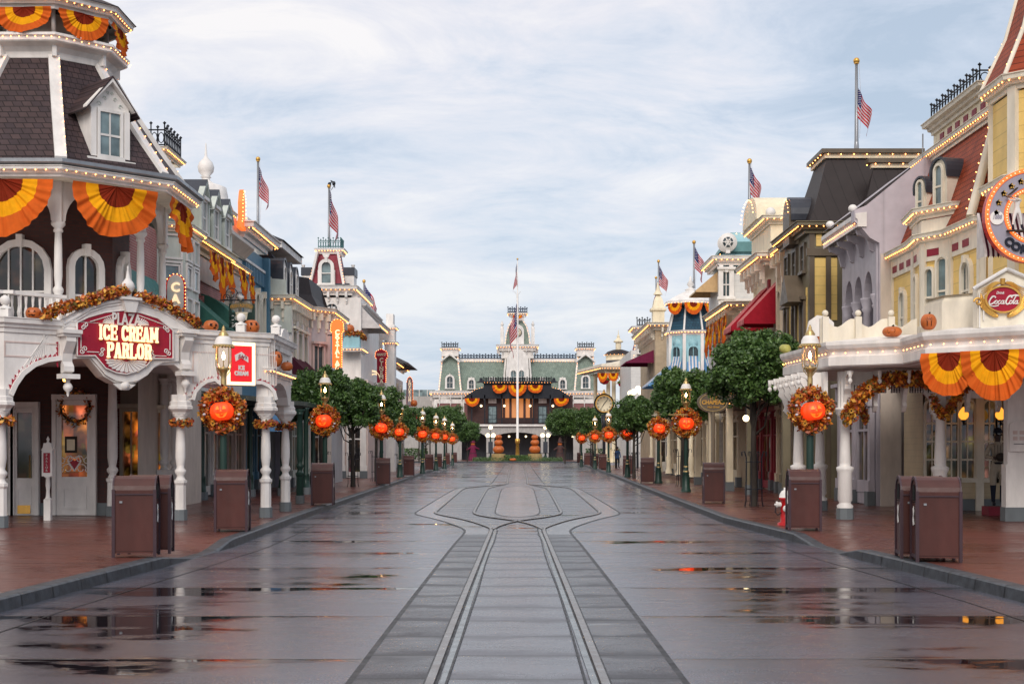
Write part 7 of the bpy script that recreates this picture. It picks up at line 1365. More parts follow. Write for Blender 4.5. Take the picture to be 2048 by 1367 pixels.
for k in range(6): sp_.tube([f.p(X(1456), hz(484, D), .05), f.p(X(1456)+.25*math.cos(k*PI/3), hz(484, D)+.25*math.sin(k*PI/3), .05)], .022, 4)
sp_.ring(f, [(X(1456)+.13*math.cos(k*PI/6), hz(484, D)+.13*math.sin(k*PI/6)) for k in range(12)], [(X(1456)+.10*math.cos(k*PI/6), hz(484, D)+.10*math.sin(k*PI/6)) for k in range(12)], .03, .07); sp_.build('tracery', o); MB('white').box(f, X(1452), X(1460), hz(506, D), hz(500, D), -.2, .06).build('dormer_sill', o)
bulbs(o, [(9.2, 64.8, hz(510, D)), (9.7, 65.3, hz(462, D)), (13, 65.3, hz(455, D))], .2, .032)
for px in (1442, 1462): MB('white').box(f, X(px)-.09, X(px)+.09, 4, hz(530, D), 0, .09).build('pilaster', o)
MB('white').box(f, X(1440), 16, hz(604, D), hz(598, D), 0, .14).build('string_course', o)
for py in (570, 630): window(o, f, X(1452), hz(py+22, D), .5, 1.1, False, 'white', 'glass', .1, .1)
awning(o, wr(9.15), 65, 67.5, hz(548, 66), hz(585, 66), 1.0, 'abeige', 'cream', .2, .1); shopfront(o, wr(9.15), 64.5, 68, 3.2, 'cream', 2)
# R6 cream verandah block with buntings, then a low colonnade
F6 = wr(9.45); o = body('verandah_block', 'cream block with bulb-lit eave and hanging buntings behind the round tree', F6, 60.0, 66.5, 7.3, 'cream'); cornice(o, [(9.45, 66.5), (9.45, 60), (12, 60)], 7.9, .85, .35, 'white2', 1, False, True, .22, .04, brackets=.8, bh=.4); row(o, F6, 60.3, 66.3, 4, 4.4, .8, 2.1, arch=False, trim='white2', pane='glass'); shopfront(o, F6, 60, 66.5, 3.2, 'cream', 3)
for i, u in enumerate((60.8, 62.1, 63.5, 64.9, 66.2)): swag(wr(8.95), u, 7.5, 1.25, 1.5, 'bunting %s from the camera under the verandah eave' % ['nearest', 'second', 'third', 'fourth', 'farthest'][i], 'buntings along the right verandah', .1, 60+i)
o = body('low_arcade', 'low cream and brick shop arcade in front of the blue tower', wr(9.6), 66.8, 90, 4.4, 'brickr'); cornice(o, [(9.6, 90), (9.6, 66.8), (12, 66.8)], 4.7, .5, .3, 'cream', 1, False, True, .3, .04); shopfront(o, wr(9.6), 66.8, 90, 3.2, 'cream', 8)
for i in range(5): MB('cream').lathe((8.3, 68+i*5, .4), [(.2, 0), (.13, .4), (.15, .9), (.1, 1), (.09, 3.2)], 10).build('column', o)
MB('cream').slab([(9.6, 67), (8.1, 67), (8.1, 89), (9.6, 89)], 3.65, 3.8).build('porch_roof', o)
o = thing('shop_canopy', 'dark balustraded shop canopy with lit eave behind the nearest round tree', 'canopy', (8.6, 45, 3)); MB('brown').slab([(9.4, 44.2), (8.3, 44.2), (7.9, 50), (7.9, 64), (9.9, 64)], 3.35, 3.55).build('roof', o); bulbs(o, [(9.2, 44.1, 3.42), (8.25, 44.15, 3.42), (7.85, 50, 3.42), (7.85, 64, 3.42)], .2, .03); bulbs(o, [(9.2, 44.1, 3.8), (8.25, 44.15, 3.8), (7.85, 50, 3.8), (7.85, 64, 3.8)], .2, .03); MB('brown').sweep([(8.3, 44.2), (7.9, 50), (7.9, 64)], [(0, 3.56), (0, 3.95), (.05, 3.97), (.05, 4.05), (-.05, 4.05), (-.05, 3.56)], False, 0, -1).build('fascia', o)
for i in range(6): MB('brown').box(Fr((7.95, 50+i*2.8), (1, 0)), -.08, .08, 3.95, 4.7, -.08, .08).ball((7.95, 50+i*2.8, 4.8), .12, 8).build('newel', o)
MB('brown').tube([(7.95, 50, 4.6), (7.95, 64, 4.6)], .04, 5).build('handrail', o)
for i, (x, y) in enumerate(((8.5, 45), (8.1, 49.5), (8.05, 54), (8.05, 59), (8.05, 63.5))): MB(['olive', 'olive', 'cream', 'cream', 'cream'][i]).box(Fr((x, y), (1, 0)), -.12, .12, .5, 3.35, -.12, .12).build('post', o); MB('footing').box(Fr((x, y), (1, 0)), -.16, .16, .15, .5, -.16, .16).build('post_base', o)
for i, (px, D, r_, m_, lb) in enumerate(((1385, 62, .36, 'pump', 'left pumpkin of the canopy heap'), (1403, 62, .42, 'pump', 'right pumpkin of the canopy heap'), (1394, 62, .3, 'pump', 'raised pumpkin on top of the canopy heap'), (1376, 62, .25, 'pumpg', 'green gourd left of the canopy pumpkin heap'), (1576, 55, .25, 'pump', 'pumpkin high above the round tree, left of the white sign'))): pumpkin((px-CX)/FL*D, D, 4.02+(.55 if i == 2 else 0) if i < 4 else 6.0-1.6, r_, lb, 0, m_, .85, -1)
D = 50; X = lambda px: (px-CX)/FL*D; f = Fr((0, D), (1, 0), (0, -1)); r = thing('oval_hanging_sign', 'dark oval sign with gold lettering beside the right gas lamp', 'sign', (X(1426), D, .15)); c = (X(1426), hz(804, D)); ov = lambda k: [(c[0]+k*.56*math.cos(2*PI*i/28), c[1]+k*.37*math.sin(2*PI*i/28)) for i in range(28)]
MB('brown').prism(f, ov(1), -.08, .05).build('board', r); MB('brass').ring(f, ov(.86), ov(.81), .05, .07).build('rim', r); MB('brown').tube([(c[0], D, .15), (c[0], D, c[1]-.3)], .07, 8).lathe((c[0], D, .15), [(.2, 0), (.2, .5), (.1, .7)], 8).build('post', r)
txt(r, 'lettering', 'THE', f, c[0], c[1]+.15, .15, 'gold', .05, .07, 1, .005); txt(r, 'lettering', 'CHAPEAU', f, c[0], c[1]-.01, .2, 'gold', .05, .07, .9, .008); txt(r, 'lettering', 'Main Street', f, c[0], c[1]-.17, .1, 'gold', .05, .07, .9, .002, .3); MB('brass').tube([(X(1352), 52.5, hz(829, 52.5)), (X(1392), 52.5, hz(829, 52.5))], .02, 5).build('crossbar', r)
x = (1492-CX)/FL*47; r = thing('globe_lamp', 'small lit globe lamp under the round tree on the right', 'lamp', (x, 47, hz(836, 47))); MB('globe').ball((x, 47, hz(836, 47)), .11, 12).build('globe', r); MB('iron').tube([(x, 47, hz(836, 47)+.1), (x, 47, 3.35)], .02, 5).build('rod', r)
# R7 blue tower
D = 92; X = lambda px: (px-CX)/FL*D; Z = lambda py: hz(py, D); c = (X(1386), D+1.3); o = thing('blue_tower', 'octagonal blue tower with slate roof, white pagoda cap and striped blue awnings', 'building', (c[0], c[1], .12))
a = 1.25; MB('bluel').slab(octo(c, a+.15), .12, Z(668)).build('wall', o); MB('shblue').sweep(octo(c, .0001), [(1.45, Z(663)), (1.28, Z(640)), (1.02, Z(608))], True).build('roof', o)
for x, y in octo(c, 1): d = (Vector((x, y))-Vector(c)); MB('white').tube([(c[0]+d.x*k, c[1]+d.y*k, z) for k, z in ((1.47, Z(663)), (1.3, Z(640)), (1.04, Z(608)))], .07, 5).build('hip_trim', o); MB('white').box(Fr((c[0]+d.x*1.4, c[1]+d.y*1.4), (1, 0)), -.1, .1, .2, Z(665), -.1, .1).build('corner_pier', o)
cornice(o, octo(c, a+.1), Z(660), .35, .3, 'white', 1, True, True, .2, .04); MB('white').sweep(octo(c, .0001), [(1.0, Z(612)), (1.0, Z(602)), (1.62, Z(606)), (1.62, Z(600)), (.8, Z(585)), (.2, Z(576))], True).build('cap', o); q = octo(c, 1.62); bulbs(o, [(x, y, Z(605)) for x, y in q+[q[0]]], .22, .04); MB('white').lathe((c[0], c[1], Z(578)), [(.3, 0), (.38, .1), (.2, .2), (.1, .25), (.25, .45), (.1, .7), (.05, 1)], 12).build('finial', o)
for k in (-1, 0, 1):
    f = face(c, a+.15, k); MB('bluel').tube([f.p(0, Z(686), 0), f.p(0, Z(686), .06)], .3, 16).build('medallion', o); window(o, f, 0, Z(745), .62, 1.7, True, 'bluel', 'glass'); awning(o, f, -.42, .42, Z(710), Z(748), .55, 'ablue', 'awhite', .1, .05, curve=.8); bunting(face(c, 1.58, k), 0, Z(605), 1.18, .75, f'bunting on the {["left", "middle", "right"][k+1]} face of the blue tower', 'buntings on the blue tower', .05, 70+k)
awning(o, Fr((c[0]-1.5, 0), (0, 1), (-1, 0)), D-1, D+4, Z(730), Z(770), 1.5, 'ablue', 'awhite', .3, .1)
pole(1388, D+1.3, 484, 576, 'flagpole on the blue tower', .08); flag(1388, D+1.3, 492, 1.3, 'limp flag above the blue tower', 11, 1, .22)
# R8 yellow-brown spired house, R9 crimson mansard block, R10 lit pavilion
o = thing('spired_house', 'tan house with square spire right of the lit pavilion', 'building', (10.6, 104, .12)); D = 104; X = lambda px: (px-CX)/FL*D; Z = lambda py: hz(py, D); MB('bricky').slab(boxpoly(X(1300), 18, 100, 112), .12, Z(665)).build('wall', o); cornice(o, boxpoly(X(1300), 18, 100, 112), Z(655), .7, .5, 'white2', 1, True, True, .3, .05, 'bulbfar', brackets=.9, bh=.5)
MB('cream').sweep(boxpoly(X(1306), X(1329), D, D+1), [(0, Z(660)), (0, Z(622)), (.15, Z(620)), (.15, Z(616)), (0, Z(615)), (-.1, Z(600)), (-.3, Z(588)), (-.42, Z(585))], True).build('spire', o); MB('cream').lathe((X(1317), D+.4, Z(588)), [(.35, 0), (.2, .25), (.12, .5), (.05, .9)], 8).build('finial', o); pole(1317, D+.4, 522, 585, 'thin flagpole on the tan spire', .07); flag(1317, D+.4, 530, 1.25, 'small upper flag on the tan spire pole', 13, 1, .22); flag(1316, D+.4, 562, 1.3, 'lower limp blue-grey flag on the tan spire pole', 14, -1, .05)
row(o, Fr((0, 100), (1, 0), (0, -1)), X(1305), X(1345), 2, 5, .8, 1.8, trim='white2'); awning(o, wr(X(1300)), 101, 106, Z(705), Z(728), 2.0, 'apur', None, .4, .1); shopfront(o, Fr((0, 100), (1, 0), (0, -1)), X(1300), 14, 3.2, 'white2', 3)
o = thing('crimson_mansard_house', 'white and crimson mansard block with black iron cresting behind the pavilion', 'building', (11.4, 126, .12)); D = 126; X = lambda px: (px-CX)/FL*D; Z = lambda py: hz(py, D); MB('wclap').slab(boxpoly(X(1262), 24, D, 140), .12, Z(700)).build('wall', o); MB('crimroof').sweep(boxpoly(X(1268), 24, D, 140), [(0, Z(720)), (-.9, Z(680)), (-1.2, Z(655))], True).build('roof', o); MB('wclap').slab(boxpoly(X(1276), X(1300), D+.3, D+4), Z(710), Z(655)).build('tower', o); cornice(o, boxpoly(X(1274), X(1300), D+.2, D+4), Z(652), .5, .4, 'white', 1, True, True, .35, .055, 'bulbfar'); balustrade_iron(o, [(X(1274), D), (X(1300), D)], Z(652), .75, 'iron', .22, r=.035)
for i in range(3): window(o, Fr((0, D+.0), (1, 0), (0, -1)), X(1282)+i*.9, Z(706), .45, .9, True, 'white', 'glass', .12, .5)
bulbs(o, [(X(1267), D-.1, Z(720)), (X(1275), D+.6, Z(655))], .3, .055, 'bulbfar'); pole(1312, D+6, 555, 650, 'far thin pole behind the tan spire', .08)
D = 140; X = lambda px: (px-CX)/FL*D; Z = lambda py: hz(py, D); o = thing('pavilion', 'cream open pavilion with glowing eave, lattice and cupola at the end of the right row', 'pavilion', (X(1240), D, .12)); pp = [(X(1178), 150), (X(1214), D), (X(1296), D), (20, D), (20, 152)]
MB('yel2').slab([(X(1290), D+1), (20, D+1), (20, 152), (X(1290), 152)], .12, Z(735)).build('wall', o); MB('white2').sweep(pp, [(0, Z(740)), (.5, Z(738)), (.7, Z(733)), (.7, Z(728)), (-.5, Z(724)), (-3, Z(712))], False, 0, 1).build('roof', o); bulbs(o, [(x, y, Z(737)) for x, y in offpath(pp[:3], .78)], .28, .05, 'bulbfar')
for px, dd in ((1217, .4), (1228, .4), (1262, .4), (1282, .4), (1186, 8)): x = X(px) if dd < 1 else -0+(1190-CX)/FL*149; MB('cream').lathe((x, D+dd, .4), [(.45, 0), (.3, .5), (.28, 1.2), (.2, 1.4), (.2, Z(745)-.5), (.35, Z(742)-.4)], 10).build('column', o)
f = Fr((0, D+.3), (1, 0), (0, -1)); lat = MB('cream')
for i in range(9):
    x0 = X(1229)+i*.36; 
    for z0 in (Z(765), Z(755)): lat.tube([f.p(x0, z0, 0), f.p(x0+.36, z0+.48, 0)], .03, 4).tube([f.p(x0+.36, z0, 0), f.p(x0, z0+.48, 0)], .03, 4)
lat.box(f, X(1228), X(1283), Z(767), Z(765), -.05, .05).box(f, X(1228), X(1283), Z(743), Z(740), -.05, .05); lat.build('lattice', o); MB('globe').ball((X(1252), D+2, Z(752)), .25, 10).ball((X(1246), D+2.2, Z(755)), .2, 8).build('lit_bulb', o); MB('white2').slab([(X(1212), D+.5), (X(1290), D+.5), (X(1290), 150), (X(1190), 150)], Z(741), Z(739)).build('ceiling', o)
cx_ = X(1241); MB('dgrey').lathe((cx_, D+3, Z(724)), [(1.25, 0), (1.25, .35)], 20).build('roof_drum', o); MB('cream').lathe((cx_, D+3, Z(717)), [(1.25, 0), (1.25, .5), (1.3, .5), (1.35, .55)], 20).build('drum', o); MB('seam').lathe((cx_, D+3, Z(706)), [(1.45, 0), (1.1, .35), (.5, .55)], 20).build('drum_roof', o); bulbs(o, [(cx_+1.45*math.cos(a*.3), D+3+1.45*math.sin(a*.3), Z(706)) for a in range(22)], .3, .045, 'bulbfar'); MB('cream').lathe((cx_, D+3, Z(700)), [(.45, 0), (.42, .1), (.28, .12), (.28, .95), (.45, 1.0), (.5, 1.1), (.3, 1.25), (.12, 1.5), (.16, 1.6), (.05, 1.8), (.01, 2.3)], 8).build('cupola', o)
for i, (px, z_) in enumerate(((1205, 742), (1226, 742))): bunting(Fr((0, D-1.2), (1, 0), (0, -1)), (px-CX)/FL*139, Z(747), 1.0, .85, ['left bunting on the lit pavilion', 'right bunting on the lit pavilion'][i], 'buntings on the pavilion', .1, 80+i)
for px, py in ((1208, 769), (1245, 775)): x = X(px); r = thing('flower_basket', f'red round hanging basket in the {"left" if px < 1230 else "right"} bay of the pavilion', 'hanging basket', (x, D-.6, Z(py))); MB('ared').lathe((x, D-.6, Z(py)), [(.1, 0), (.4, .15), (.5, .4)], 12).build('bowl', r); MB('leaf').lathe((x, D-.6, Z(py)+.4), [(.55, 0), (.5, .2), (.1, .35)], 10).build('plants', r)
garland('garland', [((1179.5-CX)/FL*137, 137, 3+i*.5) for i in range(5)], .22, 500, .1, 'autumn leaf column garland left of the clock', 'garland', None, None, ((1179.5-CX)/FL*137, 137, 3), 44)
D = 118; r = thing('globe_lamp_cluster', 'cluster of white globe lamps above the tree right of the clock', 'lamp', ((1275-CX)/FL*D, D, 5)); gm_ = MB('globe')
for px, py in ((1261, 786), (1268, 783), (1276, 777), (1284, 779), (1281, 783)): MB('globe').ball(((px-CX)/FL*D, D, hz(py, D)), .24, 12).build('globe', r)
MB('iron').lathe(((1275-CX)/FL*D, D, .15), [(.1, 0), (.07, 4), (.06, 4.6)], 8).build('post', r)
PJ = dict(BAT); PJ.update(el=(-.26, .02, 1.16, .05), wl=(-.24, -.08, .92, .04), hl=(-.23, -.12, .84, .045), er=(.26, .02, 1.16, .05), wr=(.24, -.1, .93, .04), hr=(.22, -.14, .86, .045))
D = 118; x = (1235-CX)/FL*D; p_ = skinfig('person', PJ, BON, ['skin', 'bluecl', 'iron', 'navy'], 0, None, (x, D, .147), 1, lambda x, y, z: 0 if z > 1.5 else (2 if z < .1 else (3 if z < .85 else 1)), .98, .4); tag(p_, 'distant person in blue work clothes standing near the pavilion columns', 'person'); MB('iron').ball((x, D+.01, .147+1.70), .105, 12, .9).build('hair', p_)
# ---------------------------------------------------------------- railway station at the end of the street
D = 212; X = lambda px: (px-CX)/FL*D; Z = lambda py: hz(py, D); f = Fr((0, D), (1, 0), (0, -1))
ST = thing('railway_station', 'long white and red brick station with green mansard roof and clock tower closing the street', 'building', (0, D, .13))
MB('bricks').slab(boxpoly(X(871), X(1199), D, D+16), Z(852), Z(800)).build('wall', ST)
for px in (871, 925, 1140, 1195): MB('white').box(f, X(px)-.25, X(px)+.25, Z(852), Z(800), 0, .15).build('quoin', ST)
cornice(ST, boxpoly(X(868), X(1202), D, D+16), Z(781), .75, 1.0, 'white', 1, True, True, .45, .07, 'bulbfar', brackets=1.6, bh=1.1)
MB('white').box(f, X(869), X(1201), Z(806), Z(798), 0, .1).build('frieze', ST)
MB('shg').sweep(boxpoly(X(878), X(1192), D+.2, D+15), [(0, Z(781)), (-.5, Z(765)), (-1.2, Z(722))], True).build('mansard_roof', ST); MB('white').slab(boxpoly(X(890), X(1180), D+1.3, D+14), Z(722), Z(716)).build('roof_band', ST)
bulbs(ST, [(X(926), D+1.2, Z(721)), (X(1008), D+1.2, Z(721))], .4, .06, 'bulbfar'); bulbs(ST, [(X(1060), D+1.2, Z(721)), (X(1150), D+1.2, Z(721))], .4, .06, 'bulbfar')
balustrade_iron(ST, [(X(912), D+1.3), (X(1006), D+1.3)], Z(716), .7, 'ironblue', .42, r=.05); balustrade_iron(ST, [(X(1058), D+1.3), (X(1152), D+1.3)], Z(716), .7, 'ironblue', .42, r=.05)
for c in (900, 1171):
    pp = boxpoly(X(c-22), X(c+22), D-.4, D+4); MB('shg').sweep(pp, [(0, Z(781)), (-.25, Z(745)), (-.75, Z(712))], True).build('pavilion_roof', ST)
    for s in (-1, 1): MB('white').tube([(X(c+s*22), D-.45, Z(781)), (X(c+s*18), D-.1, Z(740)), (X(c+s*15), D+.3, Z(712))], .16, 5).build('hip_trim', ST); bulbs(ST, [(X(c+s*22), D-.7, Z(781)), (X(c+s*15), D+.1, Z(712))], .45, .06, 'bulbfar')
    MB('white').slab(boxpoly(X(c-17), X(c+17), D-.2, D+3), Z(712), Z(702)).build('pavilion_top', ST); cornice(ST, boxpoly(X(c-15), X(c+15), D-.2, D+3), Z(695), .4, .5, 'white', 1, True, True, .35, .06, 'bulbfar'); balustrade_iron(ST, [(X(c-16), D-.4), (X(c+16), D-.4)], Z(695), .75, 'iron', .3, r=.045)
    window(ST, f, X(c), Z(776), .85, 1.75, True, 'white', 'glass', .28, .25, True, True, d=.35); mb = MB('white').prism(f, [(X(c-20), Z(722)), (X(c), Z(706)), (X(c+20), Z(722)), (X(c+20), Z(725)), (X(c), Z(710)), (X(c-20), Z(725))], .2, .6).build('pavilion_gable', ST)
for c in (943, 984, 1084, 1125): window(ST, f, X(c), Z(777), .72, 1.3, True, 'white', 'glass', .26, .3, True, True, d=.5); MB('white').box(f, X(c)-.45, X(c)+.45, Z(778), Z(755), -.9, .49).build('dormer', ST)
# centre bay with twin arch and clock tower
MB('white').prism(f, [(X(1010), Z(780)), (X(1060), Z(780)), (X(1056), Z(715)), (X(1048), Z(703)), (X(1035), Z(697)), (X(1022), Z(703)), (X(1014), Z(715))], -.2, .8).build('centre_gable', ST)
for c in (1027, 1043): window(ST, f, X(c), Z(776), .75, 2.6, True, 'white', 'curt', .12, .15, False, True, 3, d=.8)
for s in (-1, 1): MB('white').tube([(X(1035+s*29), D-.3, Z(781)), (X(1035+s*23), D+.2, Z(710))], .16, 5).build('hip_trim', ST)
MB('white').slab(boxpoly(X(1003), X(1067), D, D+4), Z(716), Z(700)).build('tower_base', ST); cornice(ST, boxpoly(X(1000), X(1070), D-.2, D+4), Z(689), .6, .9, 'white', 1, True, True, .4, .065, 'bulbfar', brackets=.8, bh=.4)
MB('shg').prism(f, [(X(1009), Z(688)), (X(1061), Z(688)), (X(1058), Z(670)), (X(1053), Z(652)), (X(1046), Z(640)), (X(1024), Z(640)), (X(1017), Z(652)), (X(1012), Z(670))], -3.4, -.3).build('tower_roof', ST)
for s in (-1, 1):
    h = [(1035+s*25, 688), (1035+s*23, 670), (1035+s*18, 652), (1035+s*11, 641)]; MB('white').tube([(X(a), D+.2, Z(b)) for a, b in h], .15, 5).build('hip_trim', ST); bulbs(ST, [(X(a), D-.05, Z(b)) for a, b in h], .4, .055, 'bulbfar'); MB('white').box(f, X(1035+s*31)-.25, X(1035+s*31)+.25, Z(688), Z(655), -2, -.5).lathe((X(1035+s*31), D+1.2, Z(655)), [(.3, 0), (.15, .3), (.25, .6), (.05, 1.1)], 8).build('tower_urn', ST)
MB('white').prism(f, [(X(1022), Z(688)), (X(1048), Z(688)), (X(1048), Z(662))]+arc(0, Z(662), X(1048), 0, 180, 10, 1.0)+[(X(1022), Z(662))], -.3, .0).build('clock_surround', ST)
MB('clockf').tube([f.p(0, Z(665), 0), f.p(0, Z(665), .06)], .62, 24).build('clock_dial', ST); mb = MB('iron').tube([f.p(0, Z(665), .09), f.p(.25, Z(665)+.3, .09)], .05, 4).tube([f.p(0, Z(665), .09), f.p(-.1, Z(665)-.35, .09)], .05, 4); mb.ring(f, arc(0, Z(665), .66, 0, 340, 17), arc(0, Z(665), .58, 0, 340, 17), .05, .08); mb.build('clock_hand', ST)
MB('white').box(f, X(1022), X(1048), Z(641), Z(632), -2.5, -.2).build('tower_neck', ST); cornice(ST, boxpoly(X(1020), X(1050), D, D+2.4), Z(625), .45, .5, 'white', 1, True, True, .35, .06, 'bulbfar'); balustrade_iron(ST, [(X(1016), D-.2), (X(1054), D-.2)], Z(625), .8, 'ironblue', .3, r=.05)
for i, (c, w_, zt2, h_) in enumerate(((1035, .9, 631, .6),)): bunting(Fr((0, D-.5), (1, 0), (0, -1)), X(c), Z(zt2), w_*1.6, h_, 'tiny bunting at the neck of the station clock tower', 'buntings on the station', .1, 90)
# iron verandah with lit hall behind
g = Fr((0, D-1.6), (1, 0), (0, -1)); vb = MB('brickd').box(g, X(935), X(1145), Z(850), Z(790), -1.4, -1.2).build('hall_wall', ST)
for a, b, m_ in ((1000, 1018, 'boxam'), (1052, 1070, 'boxam'), (1022, 1048, 'boxam2')):
    pass
M['hall'] = emit('lit_hall', (1, .30, .05), .32, (.4, .2, .1)); MB('hall').box(g, X(1003), X(1067), Z(835), Z(795), -1.19, -1.1).build('lit_panel', ST)
for c in (1008, 1021, 1035, 1049, 1062): MB('brickd').box(g, X(c)-.18, X(c)+.18, Z(850), Z(790), -1.09, -.9).build('hall_pier', ST)
for c in (985, 1085): MB('pink').box(g, X(c-8), X(c+8), Z(806), Z(792), -1.19, -1.05).build('transom_panel', ST); window(ST, g, X(c), Z(845), 1.1, 2.4, False, 'iron', 'curt', .14, .1, False, False, 2, False, 2, d=-1.19)
for px in (944, 970, 1004, 1066, 1100, 1126): MB('iron').box(g, X(px)-.09, X(px)+.09, Z(852), Z(790), -.1, .1).build('verandah_post', ST)
MB('iron').prism(g, [(X(930), Z(797)), (X(1140), Z(797)), (X(1140), Z(793)), (X(1118), Z(780)), (X(1102), Z(776)), (X(1102), Z(766)), (X(968), Z(766)), (X(968), Z(776)), (X(952), Z(780)), (X(930), Z(793))], -1.0, .1).build('verandah_canopy', ST)
MB('iron').box(g, X(966), X(1104), Z(767), Z(763), -1, .6).build('verandah_roof', ST); balustrade_iron(ST, [(X(968), D-2.1), (X(1102), D-2.1)], Z(763), .55, 'iron', .35, r=.05); bulbs(ST, [(X(967), D-2.3, Z(766)), (X(1103), D-2.3, Z(766))], .42, .06, 'bulbfar')
bulbs(ST, [(X(930), D-1.9, Z(793)), (X(952), D-1.9, Z(779)), (X(967), D-1.9, Z(775))], .42, .06, 'bulbfar'); bulbs(ST, [(X(1140), D-1.9, Z(793)), (X(1118), D-1.9, Z(779)), (X(1103), D-1.9, Z(775))], .42, .06, 'bulbfar')
for px in (963, 1107): MB('iron').lathe((X(px), D-1.9, Z(766)), [(.7, 0), (.5, .2), (.3, .25), (.2, .7)], 8).build('roof_ornament', ST)
MB('iron').box(g, X(965), X(1105), Z(838), Z(837), 0, .05).box(g, X(965), X(1105), Z(850), Z(849), 0, .05).build('railing_bar', ST); mb = MB('iron')
for i in range(70): mb.tube([g.p(X(965)+i*.149, Z(850), .02), g.p(X(965)+i*.149, Z(837), .02)], .018, 3)
mb.build('railing', ST)
for i, px in enumerate((963, 1009, 1060, 1105)): MB('globe').ball((X(px), D-2.0, Z(812)), .17, 10).build('porch_lamp', ST)
for i, (px, w_, py, h_, dd) in enumerate(((1000, 2.2, 771, 1.25, 2.3), (1035, 2.7, 771, 1.65, 2.35), (1070, 2.2, 771, 1.25, 2.3), (945, 2.2, 797, 1.15, 1.9), (1122, 2.2, 797, 1.15, 1.9))): bunting(Fr((0, D-dd), (1, 0), (0, -1)), X(px), Z(py), w_, h_, ['left bunting of three on the station verandah roof', 'large middle bunting of three on the station verandah roof', 'right bunting of three on the station verandah roof', 'lower left bunting beside the station verandah', 'lower right bunting beside the station verandah'][i], 'buntings on the station', .15, 91+i)
# arched basement wall with tunnels
h = Fr((0, D-4), (1, 0), (0, -1)); DB_ = D-4; XB = lambda px: (px-CX)/FL*DB_; ZB = lambda py: hz(py, DB_); L0, L1 = XB(862), XB(1205)
def archb(c, w_, zt2, rise): return [(c-w_, .1), (c-w_, zt2-rise)]+[(c-w_*math.cos(PI*k/10), zt2-rise+rise*math.sin(PI*k/10)) for k in range(1, 10)]+[(c+w_, zt2-rise), (c+w_, .1)]
MB('stonew').prism(h, [(L0, .1)]+archb(XB(948), 1.8, ZB(864), .9)+archb(XB(1035), 3.4, ZB(864), .9)+archb(XB(1122), 1.8, ZB(864), .9)+[(L1, .1), (L1, ZB(852)), (L0, ZB(852))], -.5, 0).build('tunnel_wall', ST); MB('white').box(h, L0, L1, ZB(852), ZB(848), -1, .35).build('tunnel_cornice', ST); MB('dgrey').box(h, L0, L1, .1, ZB(853), -6, -5.5).build('tunnel_back', ST)
MB('twig').box(h, L0, L1, ZB(853)-.3, ZB(853), -5.4, -.5).build('tunnel_ceiling', ST)
for px in (925, 984, 1018, 1052, 1086, 1145): MB('globe').ball((XB(px), DB_-.2 if px in (925, 984, 1086, 1145) else DB_+2, ZB(872)), .15, 8).build('tunnel_lamp', ST)
# square: railings, flower bed, flagpole, pumpkin stacks, lamps
D = 186; X = lambda px: (px-CX)/FL*D; Z = lambda py: hz(py, D)
rnd = random.Random(4); gb = MB('hedge'); P_ = [(rnd.uniform(X(945), X(1125)), rnd.uniform(184.5, 189.5), .14+rnd.random()**2*.5) for _ in range(5000)]; leaves(gb, P_, .09, rnd); gb.m('leaf'); leaves(gb, [(rnd.uniform(X(1008), X(1062)), rnd.uniform(186, 189), .3+rnd.random()*.6) for _ in range(2500)], .1, rnd); gb.cur = 0; o = gb.build('flower_bed'); o['kind'] = 'stuff'; o['label'] = 'low green flower bed in the square before the station'; o['category'] = 'plants'
o = thing('bed_railing', 'low black iron railing in front of the station square', 'railing', (0, 192, .13)); mb = MB('iron').tube([(X(920), 192, 1.15), (X(1150), 192, 1.15)], .03, 4).tube([(X(920), 192, .3), (X(1150), 192, .3)], .03, 4)
for i in range(60): mb.tube([(X(920)+i*(X(1150)-X(920))/59, 192, .13), (X(920)+i*(X(1150)-X(920))/59, 192, 1.2)], .02, 3)
mb.build('rail', o)
r = thing('tall_flagpole', 'very tall white flagpole standing in the middle of the square', 'flagpole', (0, 190, .13)); zt3 = hz(518, 190); zm = hz(590, 190)
MB('gold').lathe((0, 190, .13), [(.35, 0), (.3, .4), (.2, 2.3), (.32, 2.4), (.32, 2.9), (.2, 3)], 10).build('base', r); MB('white').lathe((0, 190, 3.1), [(.16, 0), (.13, zm-3.1), (.07, zm-3.1+.1), (.05, zt3-3.1)], 10).build('pole', r); MB('gold').ball((0, 190, zt3), .14, 8).build('finial', r); MB('white').tube([(-.4, 190, zm+.5), (0, 190, zm-.1), (.4, 190, zm+.5)], .04, 5).build('crosstree', r)
flag(1034, 189.8, 525, 1.9, 'small flag at the very top of the tall white pole', 15, -1, .02); fo = flag(1034, 189.8, 606, 3.7, 'long limp striped flag hanging across the station clock tower', 16, -1, .09)
for k_, (px, hh) in enumerate(((997, 855), (1070, 862))):
    x = X(px); st = ['left', 'right'][k_]; b = thing('straw_base', f'round straw bale stand under the {st} pumpkin stack', 'straw', (x, D+1, .13), 'straw stands'); MB('straw').lathe((x, D+1, .13), [(1.05, 0), (.95, .5), (.9, .95), (.3, 1.0)], 20).build('bale', b)
    z = 1.15
    for j, rr in enumerate((.75, .58, .46)): pumpkin(x, D+1, z-.02, rr, f'{["large bottom", "middle", "small top"][j]} pumpkin of the {st} stack in front of the station', 0, 'pump', .78, 0 if j == 2 and k_ == 0 else -1, 'stacked giant pumpkins'); z += rr*.78*1.75
pumpkin(X(1026), D-1.2, .14, .45, 'low wide pumpkin lying in the flower bed below the flagpole', 0, 'pump', .5, -1, 'stacked giant pumpkins')
